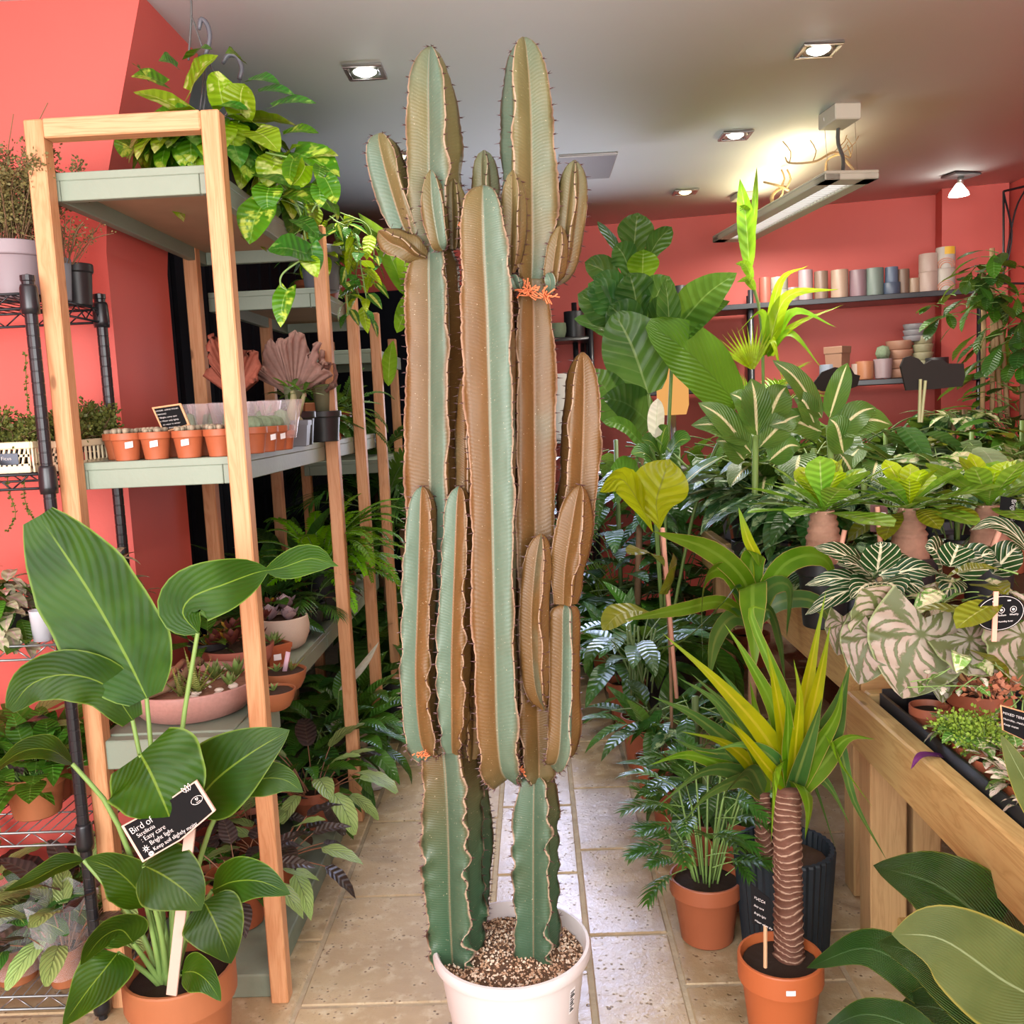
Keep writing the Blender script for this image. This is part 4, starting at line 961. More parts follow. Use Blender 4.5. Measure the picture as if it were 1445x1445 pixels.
def vine(root, pts, leafkey, n, sc=(.7, 1.0), seed=0, sr=.0025, mat=None, aimx=None):
    """a trailing shoot with leaves along it, world points"""
    off = Vector(root.location); cl = spline([Vector(p) - off for p in pts], 24); b = B(); b.tube(cl, sr, 5); b.build('vine', mat or M_STALK, root, world=False)
    r = random.Random(seed); ms = fam(leafkey)
    for i in range(n):
        f = (i + .6) / n * 23; k = min(int(f), 22); p = cl[k].lerp(cl[k + 1], f - k)
        a = r.uniform(0, 2 * PI) if aimx is None else aimx + r.uniform(-1.3, 1.3)
        link('leaf', ms[r.randrange(len(ms))], root, p, (r.uniform(-.4, .7), r.uniform(-.4, .4), a), r.uniform(*sc), 'YXZ')
def bushy(root, name, c, size, n, leaf_l, mat, seed=0, stem_mat=None, nst=20, z0=0.0, arch=.4, trail=0.0):
    """wiry thicket nobody could count: thin stems set with tiny leaves (world coordinates)"""
    r = random.Random(seed); b = B(); c = Vector(c)
    for i in range(nst):
        a = r.uniform(0, 2 * PI); q = math.sqrt(r.uniform(0, 1))
        d = Vector((math.cos(a) * size[0] * q, math.sin(a) * size[1] * q, size[2] * r.uniform(.55, 1.0) * (1 - .35 * q * q) - trail * q * r.uniform(.3, 1)))
        s0 = c + Vector((math.cos(a) * size[0] * q * .25, math.sin(a) * size[1] * q * .25, 0))
        m = s0.lerp(c + d, .55) + Vector((r.uniform(-1, 1), r.uniform(-1, 1), .8)) * size[2] * .14
        pts = spline([s0, m, c + d], 8); b.tube(pts, .0011, 3, 1, False)
        for k in range(n // nst):
            f = r.uniform(1.2, 7); j = min(int(f), 6); p = pts[j].lerp(pts[j + 1], f - j)
            e = Vector((r.uniform(-1, 1), r.uniform(-1, 1), r.uniform(-.4, 1))).normalized(); p = p + e * leaf_l * r.uniform(.2, 2.2)
            u = e.orthogonal().normalized(); u = (u * math.cos(i + k) + e.cross(u) * math.sin(i + k)); l = leaf_l * r.uniform(.6, 1.2)
            b.add([p, p + e * l * .5 + u * l * .38, p + e * l, p + e * l * .5 - u * l * .38], [(0, 1, 2, 3)], [(.5, 0), (1, .5), (.5, 1), (0, .5)], 0)
    return stuff(b.build(name, [mat, stem_mat or M_BARK], root))
M_PINK = plain('pink_wooden_stake', (.72, .36, .26), .6, .3)
M_BOARD = plain('chalkboard', (.010, .0095, .010), .85, .06)
M_CHALK = plain('chalk_writing', (.78, .72, .70), .8, .2)
def text(root, s, size, origin, xdir, ydir, mat=None, name='lettering', align='LEFT', depth=.0006):
    """flat lettering in the plane spanned by xdir / ydir (world)"""
    cu = bpy.data.curves.new(name, 'FONT'); cu.body = s; cu.size = size; cu.align_x = align; cu.extrude = depth; cu.offset = -size * .022
    cu.materials.append(mat or M_CHALK); o = link(name, cu, root)
    x = Vector(xdir).normalized(); z = x.cross(Vector(ydir)).normalized(); y = z.cross(x)
    M = Matrix((x, y, z)).transposed().to_4x4(); M.translation = Vector(origin) + z * .0012 - Vector(root.location)
    o.matrix_basis = M; return o
def plate(b, poly, th, mi=0):
    """a flat board with the outline poly (world points, counter-clockwise to the viewer) and the thickness th"""
    n = len(poly); nm = sum(((poly[i]).cross(poly[(i + 1) % n]) for i in range(n)), Vector()).normalized() if False else (poly[1] - poly[0]).cross(poly[-1] - poly[0]).normalized()
    v = list(poly) + [p - nm * th for p in poly]
    return b.add(v, [tuple(range(n)), tuple(range(2 * n - 1, n - 1, -1))] + [(i, i + n, (i + 1) % n + n, (i + 1) % n) for i in range(n)], None, mi)
def at(px, y, z): return Vector((gx(px, y, z), y, z))
# ------------------------------------------------------------ bird of paradise in front of the shelves
sp_ = at(268, 1.80, 0.0)
bop = thing('bird_of_paradise', 'large bird of paradise plant in a terracotta pot in front of the green shelves', 'plant', sp_)
rim_z = P(268, 1362, 1.80).z
pot(bop, .114, rim_z, M_TERRAP, 'nursery', M_SOIL, .90)
sticker(bop, .62, .112, rim_z * .83, .014, .03, M_LABEL)
SM = [L_STREL, M_STALK]
V = Vector
FC = V((0, -1, .25))
def bl(pts, w, stalk=None, normal=FC, shape='paddle', y=1.78, **k):
    q = [P(p[0], p[1], y + (p[2] if len(p) > 2 else 0)) for p in pts]
    st = [P(p[0], p[1], y + (p[2] if len(p) > 2 else 0)) for p in stalk] if stalk else None
    k.setdefault('nu', 4); k.setdefault('n', 20)
    return hleaf(bop, q, w * y / F_PX, SM, shape, normal, stalk=st, sr=.0055, **k)
BASE = (238, 1385)
bl([(207, 985), (172, 915), (120, 825), (55, 728)], 150, [BASE, (226, 1250), (216, 1090), (207, 985)], V((.15, -1, .2)), 'oblong', fold=.18, wave=.03, nw=5)
bl([(279, 893), (258, 866), (272, 842), (318, 824), (362, 808, -.02), (398, 801, -.03), (440, 788, -.04), (478, 799, -.05)], 84, [(245, 1385), (243, 1220), (256, 1040), (279, 893)], V((-.1, -1, .1)), 'twolobe', fold=.12, wave=.04, nw=2, n=28)
bl([(187, 1016), (150, 968, -.02), (95, 952, -.05), (45, 965, -.07), (14, 1002, -.08)], 74, [(230, 1380), (222, 1240), (208, 1120), (187, 1016)], V((.1, -.75, .6)), 'paddle', fold=.1, wave=.10, nw=3)
bl([(102, 1078, -.06), (70, 1058, -.09), (28, 1062, -.11), (-20, 1098, -.12)], 46, [(232, 1385), (212, 1290, -.02), (160, 1150, -.04), (102, 1078, -.06)], V((.05, -.45, .85)), 'lance', fold=.2)
bl([(198, 1064, -.10), (213, 1092, -.12), (232, 1135, -.13), (247, 1174, -.12)], 150, [(236, 1385), (226, 1300, -.02), (216, 1180, -.05), (198, 1064, -.10)], V((-.1, -1, .35)), 'heart', fold=-.12, wave=.05, nw=3, lobe=.05)
bl([(272, 1140, -.02), (305, 1100, -.03), (355, 1062, -.03), (409, 1030, -.02)], 112, [(242, 1385), (250, 1270), (262, 1190), (272, 1140, -.02)], V((.1, -1, .5)), 'ovate', fold=.1, wave=.03)
bl([(330, 1118, .03), (365, 1100, .03), (400, 1100, .03), (428, 1118, .03)], 52, [(248, 1385), (270, 1260, .02), (300, 1160, .03), (330, 1118, .03)], V((.2, -1, .4)), 'lance', fold=.1)
bl([(207, 1280, -.03), (190, 1252, -.05), (160, 1226, -.06), (120, 1212, -.06)], 82, [(228, 1390), (220, 1340, -.02), (207, 1280, -.03)], V((0, -.9, .6)), 'ovate', fold=.06, wave=.04)
bl([(203, 1221, -.09), (232, 1236, -.11), (262, 1258, -.12), (285, 1284, -.12)], 92, [(236, 1385), (228, 1320, -.04), (203, 1221, -.09)], V((.1, -.9, .6)), 'ovate', fold=.05, wave=.05)
bl([(300, 1256, -.02), (330, 1244, -.03), (368, 1244, -.04), (410, 1262, -.04)], 70, [(246, 1385), (268, 1310, -.01), (300, 1256, -.02)], V((.1, -.75, .8)), 'ovate', fold=.08)
bl([(288, 1272, -.06), (300, 1295, -.08), (313, 1325, -.09), (326, 1360, -.09)], 90, [(244, 1388), (262, 1320, -.03), (288, 1272, -.06)], V((.15, -1, .45)), 'ovate', fold=.1)
bl([(257, 1372, -.08), (275, 1372, -.11), (293, 1385, -.13), (312, 1413, -.14)], 52, [(246, 1392), (250, 1380, -.04), (257, 1372, -.08)], V((.1, -.9, .6)), 'ovate', fold=.08)
bl([(188, 1330, -.05), (170, 1312, -.07), (142, 1325, -.09), (114, 1362, -.10)], 72, [(232, 1392), (210, 1362, -.02), (188, 1330, -.05)], V((.0, -.85, .6)), 'ovate', fold=.06)
bl([(166, 1345, -.06), (150, 1365, -.09), (122, 1400, -.11), (88, 1448, -.12)], 84, [(230, 1395), (205, 1372, -.02), (166, 1345, -.06)], V((-.1, -1, .35)), 'ovate', fold=.1)
bl([(118, 1214, .02), (85, 1222, 0), (45, 1243, -.02), (4, 1258, -.03)], 40, [(230, 1390), (190, 1300, .01), (118, 1214, .02)], V((0, -.4, .9)), 'lance', fold=.3)
for k, (x0, x1, yt, w) in enumerate(((226, 236, 1245, 5.5), (246, 241, 1230, 6.5), (232, 238, 1300, 7), (254, 244, 1290, 5))):
    b = B(); b.tube(spline([P(x1, 1392, 1.78), P((x0 + x1) / 2, 1330, 1.77), P(x0, yt, 1.775)], 8), [w * 1.78 / F_PX * (1.15 - .8 * i / 7) for i in range(8)], 8); b.build('stem', M_STALK, bop)
# chalkboard label on its stake
t = thing('plant_sign', 'pink edged chalkboard care sign on a stake among the bird of paradise leaves', 'sign', P(250, 1392, 1.70))
yS = 1.66
TL, BL, BR, TR = P(171, 1166, yS), P(201, 1217, yS), P(304, 1144, yS - .01), P(277, 1101, yS - .01)
def rim(poly, k):
    c = sum(poly, Vector()) / len(poly); return [c + (p - c) * k for p in poly]
mid1 = BL.lerp(BR, .5) + (BL - TL) * .10; mid2 = TL.lerp(TR, .5) + (BL - TL) * .06
poly = [TL, BL, mid1, BR, TR, mid2]
b = B(); plate(b, poly, .004); b.build('frame', M_PINK if False else plain('pale_pink_edge', (.62, .38, .31), .6), t, False)
ny = V((0, -.0016, 0))
b = B(); plate(b, [p + ny for p in rim(poly, .93)], .002); b.build('board', M_BOARD, t, False)
xd = (TR - TL).normalized(); yd = (TL - BL).normalized()
def onb(u, v): return TL + (TR - TL) * u + (BL - TL) * v + ny * 1.4
for s, u, v, sz in (('Bird of', .07, .30, .019), ('Strelitzia', .115, .44, .012), (': Easy care', .13, .585, .0135), ('Bright light', .20, .745, .0125), ('Keep soil slightly moist', .20, .905, .0112)):
    text(t, s, sz, onb(u, v), xd, yd)
b = B(); c0 = onb(.125, .76)                     # sun
for k in range(8):
    a = k * PI / 4; d = xd * math.cos(a) + yd * math.sin(a); b.tube([c0 + d * .0045, c0 + d * .0075], .0006, 4)
b.tube([c0 + (xd * math.cos(a) + yd * math.sin(a)) * .003 for a in (i * PI / 5 for i in range(11))], .0012, 4)
c1 = onb(.15, .92); b.tube([c1 + (xd * math.cos(a) * 1.3 + yd * math.sin(a)) * .003 for a in (i * PI / 5 for i in range(11))], .0022, 4)
cL = onb(.90, .40); b.tube([cL + (xd * math.cos(a) * 1.5 + yd * math.sin(a) * .85) * .0085 for a in (i * PI / 9 for i in range(19))], .0005, 4)   # emblem: oval with a heart, a sprig above
hh = [(0, -.0028), (.003, .0006), (.0022, .0024), (0, .001), (-.0022, .0024), (-.003, .0006), (0, -.0028)]
b.tube([cL + xd * (x + .001) + yd * (y + .002) for x, y in hh], .0007, 4)
for dx, an in ((-.004, .5), (.004, -.2), (0, .1)):
    p0 = onb(.87, .12) + xd * dx; dd = (yd * math.cos(an) - xd * math.sin(an)); ss = xd * math.cos(an) + yd * math.sin(an)
    b.tube(spline([p0, p0 + dd * .007 + ss * .003, p0 + dd * .014], 7) + spline([p0 + dd * .014, p0 + dd * .007 - ss * .003, p0], 7), .0005, 4)
stuff(b.build('chalk_drawing', M_CHALK, t)); text(t, 'I     family', .0042, cL - xd * .009 - yd * .005, xd, yd)
b = B(); q0, q1 = P(262, 1178, yS + .012), P(249, 1392, 1.72)
b.box((q0 + q1) / 2, (.021, .007, (q1 - q0).length), 0, 0, math.atan2((q0 - q1).x, (q0 - q1).z), bev=.001); b.build('stake', plain('pale_stake', (.50, .33, .27), .6), t, False)

# ------------------------------------------------------------ on the wire rack
rz = [z + .003 for z in RZ]
c = at(24, 2.16, rz[0])
t = thing('wire_vine', 'dry wiry plant in a big mauve pot on the wire rack top', 'plant', c)
pot(t, .083, .128, M_MAUVE, 'nursery', M_SOIL); sticker(t, -.8, .083, .1, .02, .022, M_LABEL)
M_DRYL = plain('tiny_bronze_leaves', (.15, .13, .045), .6, .3, 0, .4, 40)
M_DRYS = plain('wiry_stems', (.22, .135, .075), .7, .2)
bushy(t, 'foliage', c + V((0, 0, .11)), (.20, .16, .28), 12000, .0085, M_DRYL, 4, M_DRYS, 110)
b = B()
for a, l in ((.3, .16), (1.2, .2), (-.3, .18)):
    b.tube(spline([c + V((0, 0, .12)), c + V((.03 * a, 0, .3)), c + V((.09 * a + .02, -.02, .33 + l * .5))], 8), .0012, 4)
stuff(b.build('stems', M_DRYS, t))
c = at(76, 2.2, rz[0]); t = thing('flower_pot', 'pale blue-grey pot with a paper tag, behind the pine post on the wire rack', 'pot', c)
pot(t, .046, .098, M_BLUEG, 'cache', M_SOIL); sticker(t, -.5, .045, .078, .022, .014, M_LABEL)
bushy(t, 'foliage', c + V((0.03, 0, .085)), (.13, .1, .13), 800, .006, M_DRYL, 6, M_DRYS, 40)
c = at(112, 2.3, rz[0]); t = thing('flower_pot', 'small black pot behind the pine post on the wire rack top', 'pot', c); pot(t, .04, .10, M_BLACKP, 'tall', M_SOIL)
# cream crates of creeping fig
M_CREAM = plain('cream_plastic', (.72, .60, .40), .5, .4)
def crate(px0, px1, y, z, h, label, rz_=0.0, d=.13):
    x0, x1 = gx(px0, y, z), gx(px1, y, z); w = x1 - x0; t = thing('plastic_crate', label, 'crate', ((x0 + x1) / 2, y + d / 2, z), 'cream plastic crates')
    b = B(); th = .004
    b.box((0, 0, .004), (w - .01, d - .01, .006))
    b.box((0, 0, h - .006), (w, .006, .012)) if False else None
    for sy in (-1, 1):
        b.box((0, sy * d / 2, h - .008), (w, .008, .016), bev=.002); b.box((0, sy * d / 2, .010), (w - .01, th, .02))
        n = max(5, int(w / .012))
        for k in range(n + 1):
            b.box((-w / 2 + .006 + k * (w - .012) / n, sy * d / 2, h * .5), (.0045, th, h - .03), 0, 0, .25 if 0 < k < n else 0)
        b.box((0, sy * d / 2, h * .55), (w - .006, th, .006))
    for sx in (-1, 1):
        b.box((sx * w / 2, 0, h - .008), (.008, d, .016), bev=.002); b.box((sx * w / 2, 0, .010), (th, d - .01, .02))
        for k in range(10): b.box((sx * w / 2, -d / 2 + .006 + k * (d - .012) / 9, h * .5), (th, .0045, h - .03))
    b.build('basket', M_CREAM, t, world=False, smooth=False); return t, w
t1, w1 = crate(-62, 47, 2.065, rz[1], .07, 'cream plastic crate with a small dark chalk label on its front')
b = B(); b.box((w1 * .22, -.069, .032), (.042, .003, .026), bev=.001); b.build('label_plate', plain('slate_label', (.10, .115, .15), .7), t1, world=False)
text(t1, 'Ficus', .012, V(t1.location) + V((w1 * .22 - .017, -.0706, .030)), (1, 0, 0), (0, 0, 1))
t2, w2 = crate(60, 103, 2.07, rz[1], .068, 'slatted cream plastic crate beside the pine post on the wire rack', 0, .2)
M_CREEP = plain('creeping_fig_leaves', (.10, .115, .022), .5, .35, 0, .5, 50)
for (px, yy, nm, lab, s, n, tr) in ((20, 2.13, 'creeping_fig', 'creeping fig spilling over the labelled cream crate', (.16, .08, .10), 3000, 0), (98, 2.16, 'creeping_fig', 'creeping fig growing over the slatted cream crate', (.06, .09, .10), 1500, .03), (140, 2.30, 'creeping_fig', 'dense creeping fig hanging behind the pine post', (.06, .05, .13), 2400, .02)):
    c = at(px, yy, rz[1]); t = thing(nm, lab, 'plant', c); pot(t, .035, .05, M_BLACKP, 'nursery', M_SOIL)
    bushy(t, 'foliage', c + V((0, 0, .045)), s, n, .011, M_CREEP, px, M_DRYS, 50, 0, .4, tr)
c = at(-20, 2.1, rz[1])
for k, (pts, lab) in enumerate((([(10, 655), (12, 690), (22, 725), (10, 750)], 'thin creeping shoot dangling below the crates'), ([(38, 655), (34, 700), (48, 735)], 'second thin creeping shoot dangling below the crates'), ([(45, 600), (38, 555), (36, 500)], 'creeping shoot climbing past the rack post'), ([(100, 650), (120, 655), (108, 690)], 'creeping shoot under the slatted crate'))):
    q = spline([P(x, y, 2.14) for x, y in pts], 12); b = B(); b.tube(q, .001, 4); r = random.Random(k)
    for p in q:
        for j in range(4):
            e = V((r.uniform(-1, 1), -.4, r.uniform(-1, 1))).normalized(); u = e.orthogonal().normalized(); l = .009
            b.add([p, p + e * l * .5 + u * l * .4, p + e * l, p + e * l * .5 - u * l * .4], [(0, 1, 2, 3)])
    tag(b.build('creeping_shoot', M_CREEP), lab, 'plant')
# tradescantia shelf
M_CLEAR = None
def clear_mat(name, tint, alpha):
    t = NT(name); a = t.bsdf(tint, .12, .6); tr = t.n('BsdfTransparent'); mx = t.n('MixShader')
    fr = t.n('LayerWeight'); fr.inputs[0].default_value = .35
    t.put(mx.inputs[0], t.math('ADD', t.math('MULTIPLY', fr.outputs[1], .55), alpha, clamp=True)); t.put(mx.inputs[1], tr.outputs[0]); t.put(mx.inputs[2], a); return t.done(mx.outputs[0])
M_CLEAR = clear_mat('clear_film', (.75, .75, .78), .07); M_FROST = clear_mat('frosted_plastic', (.70, .72, .80), .55)
for px, yy, lk, n, lab, pm, r_, h_ in ((12, 2.12, 'trad', 120, 'pink and cream tradescantia tumbling over the wire rack shelf', M_BLACKP, .05, .06), (168, 2.25, 'tradr', 42, 'reddish tradescantia hanging behind the pine post', M_BLACKP, .05, .08), (-30, 2.2, 'trad', 40, 'tradescantia cut by the picture edge on the wire rack', M_WHITEP, .05, .08)):
    c = at(px, yy, rz[2]); t = thing('tradescantia', lab, 'plant', c); pot(t, r_, h_, pm, 'cache', M_SOIL)
    r = random.Random(px); ms = fam(lk)
    for i in range(n):
        a = r.uniform(0, 2 * PI); q = r.uniform(.01, .085); zz = h_ + .10 * (1 - q / .085) ** .6 - r.uniform(0, .06) - .05 * (q / .085) ** 2
        link('leaf', ms[r.randrange(len(ms))], t, (math.cos(a) * q, math.sin(a) * q, zz), (r.uniform(-.7, .8), r.uniform(-.4, .4), a - PI / 2 + r.uniform(-.5, .5)), r.uniform(.8, 1.3), 'YXZ')
c = at(62, 2.07, rz[2]); t = thing('plastic_cup', 'frosted plastic cup at the rack post under the tradescantia', 'cup', c)
b = B(); b.lathe([(0, .002), (.022, 0), (.026, .07), (.0275, .072), (.0245, .07), (.021, .004), (0, .004)], 24); b.build('cup', M_FROST, t, world=False)
c = at(100, 2.25, rz[2]); potted('small_fern', 'dark small fern behind the big bird of paradise leaf', c, None, 12, (.3, 1.2), .04, .06, M_BLACKP, (.3, .4), 3, None, 'plant', frondkey='fernd')
# fourth shelf
c = at(54, 2.13, rz[3]); t = potted('potted_pothos', 'bushy green plant in a terracotta pot on the wire rack deck', c, 'mid', 50, (.55, 1.45), .074, .108, M_TERRAP, (.75, 1.3), 8, r0=.045)
c = at(-25, 2.15, rz[3]); potted('potted_pothos', 'green plant cut by the picture edge beside the terracotta potted one', c, 'midl', 24, (.1, 1.4), .07, .10, M_TERRAP, (.8, 1.2), 9, r0=.04)
for k, (px, yy, lk, lab) in enumerate(((10, 2.22, 'calad', 'dark leaved plant at the back of the rack deck'), (75, 2.22, 'midl', 'tall leafy plant behind the rack deck pot'))):
    potted('leafy_plant', lab, at(px, yy, rz[3]), lk, 22, (.4, 1.4), .06, .10, M_TERRAD, (1.0, 1.5), k + 3, r0=.03)
c = at(130, 2.27, rz[3]); potted('potted_fern', 'dark fern in a red-brown pot behind the rack post', c, None, 16, (.2, 1.3), .07, .11, M_TERRAD, (.6, .85), 3, None, 'fern', frondkey='fernd')
# bottom shelf: two pots in clear sleeves
def sleeve(root, r0, r1, z0, z1, seed):
    b = B(); r = random.Random(seed); rows = []
    for i in range(7):
        q = i / 6; rows.append([((r0 + (r1 - r0) * q) * (1 + (.06 + .12 * q) * math.sin(a * 3 + seed) + r.uniform(-.02, .02)) * math.cos(2 * PI * a / 20), (r0 + (r1 - r0) * q) * (1 + (.06 + .1 * q) * math.cos(a * 2.0)) * math.sin(2 * PI * a / 20), z0 + (z1 - z0) * q + (.01 * math.sin(a * 1.7 + seed) if i == 6 else 0)) for a in range(20)])
    b.grid(rows, None, 0, True); return b.build('clear_sleeve', M_CLEAR, root, world=False)
for px, yy, lk, lab, s, rr in ((26, 2.10, 'maran', 'prayer plant in a terracotta pot inside a clear sleeve, at the picture edge', 3, .062), (96, 2.08, 'cala', 'calathea in a terracotta pot inside a clear sleeve beside the rack post', 5, .050)):
    c = at(px, yy, rz[4]); t = potted('sleeved_plant', lab, c, lk, 17, (.75, 1.5), rr, .098, M_TERRAP, (.85, 1.15), s, 'plants in clear sleeves', r0=.03)
    sleeve(t, rr * 1.02, rr * 1.55, .03, .22, s)
for px, yy, lk, lab, s in ((45, 2.2, 'maran', 'bright prayer plant in the middle of the lowest rack shelf', 11), (75, 2.2, 'maran', 'deep green prayer plant at the back of the lowest rack shelf', 12), (-30, 2.22, 'cala', 'striped calathea at the picture edge of the lowest rack shelf', 13), (120, 2.2, 'cala', 'calathea behind the rack post on the lowest shelf', 14)):
    potted('prayer_plant', lab, at(px, yy, rz[4]), lk, 24, (.7, 1.5), .055, .09, M_TERRAP, (.85, 1.2), s, None, r0=.04)

# ------------------------------------------------------------ green shelves: top
TOP = 1.972
c = at(300, 2.36, TOP); 
pa = thing('golden_pothos', 'golden pothos in a black hanging pot on the shelf top', 'plant', c)
pot(pa, .088, .095, M_BLACKP, 'nursery', M_SOIL)
M_HOOK = plain('grey_plastic_hook', (.10, .105, .125), .4, .5)
def hanger(root, apx, ax, r, hook_pts, y):
    b = B(); top = P(*apx, y)
    for k in range(3):
        a = k * 2 * PI / 3 + .5; p = V(root.location) + V((r * math.cos(a), r * math.sin(a), .09)); b.tube(spline([p, p.lerp(top, .5) + V((.01, 0, 0)), top], 7), .0022, 5)
    b.tube(spline([P(*q, y) for q in hook_pts], 16), [.006] * 14 + [.005, .004], 7); return b.build('hanger', M_HOOK, root)
hanger(pa, (290, 76), 0, .085, [(290, 78), (296, 55), (293, 36), (284, 27), (281, 42)], 2.36)
b = B(); b.tube(spline([P(269, -25, 2.36), P(270, 20, 2.36), P(268, 55, 2.37), P(266, 85, 2.37)], 10), .0028, 5); b.tube(spline([P(270, 22, 2.36), P(278, 45, 2.36), P(285, 66, 2.36)], 6), .002, 5); b.build('cord', M_CABLE, pa)
r = random.Random(12)
pms = fam('pothos')
for i in range(90):
    a = i * 2.4; q = r.uniform(.01, .07); e = r.uniform(.5, 1.45)
    link('leaf', pms[r.randrange(6)], pa, (math.cos(a) * q, math.sin(a) * q, .085), (e, r.uniform(-.3, .3), a - PI / 2), r.uniform(.85, 1.35), 'YXZ')
PL = {'l': [L_POTHOSL, M_STALK], 'm': [L_POTHOS, M_STALK], 'd': [L_POTHOSD, M_STALK]}
def plf(root, p0, p1, w, y, m='m', bend=6, n=None):
    a, b_ = P(p0[0], p0[1], y), P(p1[0], p1[1], y - .025); mm = a.lerp(b_, .5) + V((0, -.012, .001 * bend))
    return hleaf(root, [a, mm, b_], w * y / F_PX, PL[m], 'heart', n, fold=.18, wave=.03, n=10)
for q in (((268, 128), (308, 78), 66, 'l'), ((232, 118), (185, 108), 40, 'm'), ((262, 158), (188, 130), 42, 'l'), ((275, 165), (215, 160), 40, 'm'), ((315, 150), (308, 100), 44, 'l'), ((340, 160), (345, 118), 52, 'l'), ((365, 130), (416, 134), 30, 'd'), ((385, 150), (447, 146), 32, 'd'),
          ((305, 150), (350, 155), 44, 'd'), ((250, 95), (224, 85), 42, 'd'), ((205, 110), (190, 92), 26, 'd'), ((190, 205), (172, 222), 40, 'm'), ((232, 205), (262, 200), 34, 'd'), ((270, 80), (300, 70), 34, 'd'), ((350, 115), (395, 118), 34, 'd'), ((340, 85), (318, 75), 34, 'm')):
    plf(pa, q[0], q[1], q[2], 2.30 if q[0][0] > 260 else 2.36, q[3])
c = at(352, 2.42, TOP - .02); c.x = XR - .07
pb = thing('golden_pothos', 'golden pothos trailing over the shelf edge behind the first pine post', 'plant', V((c.x, 2.40, TOP)))
pot(pb, .085, .11, M_BLACKP, 'nursery', M_SOIL)
hanger(pb, (338, 112), 0, .08, [(338, 112), (341, 96), (334, 80), (322, 78), (314, 90)], 2.42)
for i in range(40):
    a = i * 2.4; q = r.uniform(.01, .07); e = r.uniform(-.2, 1.25)
    link('leaf', pms[r.randrange(6)], pb, (math.cos(a) * q, math.sin(a) * q, .1), (e, r.uniform(-.3, .3), a - PI / 2), r.uniform(.8, 1.25), 'YXZ')
for q in (((400, 190), (450, 188), 34, 'm', 2.3), ((415, 215), (480, 250), 66, 'm', 2.3), ((395, 225), (375, 265), 50, 'l', 2.26), ((372, 245), (425, 268), 40, 'd', 2.24), ((380, 265), (378, 300), 42, 'm', 2.22), ((370, 290), (352, 345), 52, 'm', 2.2), ((440, 258), (470, 300), 46, 'm', 2.3), ((400, 275), (445, 290), 34, 'm', 2.26), ((428, 225), (478, 220), 40, 'l', 2.32),
          ((433, 358), (378, 352), 66, 'd', 2.2), ((434, 365), (448, 392), 28, 'l', 2.2), ((405, 408), (396, 462), 30, 'm', 2.2), ((400, 230), (425, 205), 40, 'l', 2.3), ((360, 185), (395, 215), 50, 'l', 2.24), ((360, 215), (340, 200), 40, 'm', 2.24), ((455, 330), (440, 345), 26, 'd', 2.3), ((420, 310), (450, 335), 30, 'd', 2.26)):
    plf(pb, q[0], q[1], q[2], q[4], q[3])
for k, pts in enumerate(([(360, 225), (385, 250), (420, 290), (432, 340), (436, 362)], [(375, 215), (430, 230), (455, 262), (440, 300)], [(432, 362), (400, 385), (396, 402), (405, 410)])):
    vine(pb, [P(x, y, 2.28 - .04 * k) for x, y in pts], 'pothos', 7 if k < 2 else 0, (.45, .75), k)
# behind: hoya and friends on the lower shelf top
T2 = 1.83
c = at(455, 3.22, T2); hy = thing('trailing_hoya', 'yellow variegated hoya hanging from a blue-grey pot on the middle shelf unit', 'plant', c)
pot(hy, .075, .15, M_GREYP, 'tall', M_SOIL)
scatter(hy, fam('hoya'), 30, (-.3, 1.3), (.9, 1.4), 3, (.12, .12), r0=.06)
for k, pts in enumerate(([(470, 310), (500, 330), (510, 380), (518, 425)], [(465, 305), (490, 330), (488, 400), (492, 445)], [(480, 300), (520, 320), (528, 370), (524, 400)], [(470, 320), (478, 360), (476, 400)], [(480, 305), (505, 345), (502, 400), (520, 450)])):
    vine(hy, [P(x, y, 3.1 + .06 * k) for x, y in pts], 'hoya', 16, (.8, 1.25), k + 2)
for px, yy, lk, lab, n, pm in ((410, 2.8, 'pothos', 'pothos at the back of the first shelf top', 34, M_BLACKP), (440, 2.98, 'pothos', 'pothos on the shelf top beside the second pine post', 30, M_BLACKP)):
    c = at(px, yy, TOP); c.x = min(c.x, XR - .07); t = potted('golden_pothos', lab, c, lk, n, (-.2, 1.2), .07, .09, pm, (.7, 1.0), px, r0=.05)
c = at(498, 3.6, T2); c.x = -.80; t = potted('clay_pot_plant', 'small plant in a brown clay bowl on the middle unit top', c, 'midl', 10, (.2, 1.2), .09, .09, M_TERRAD, (.5, .8), 4)
c = V((-.86, 3.85, T2)); potted('trailing_plant', 'dark trailing plant near the far end of the middle unit top', c, 'hoya', 40, (-.6, 1.2), .07, .1, M_BLACKP, (.8, 1.2), 6, r0=.06)

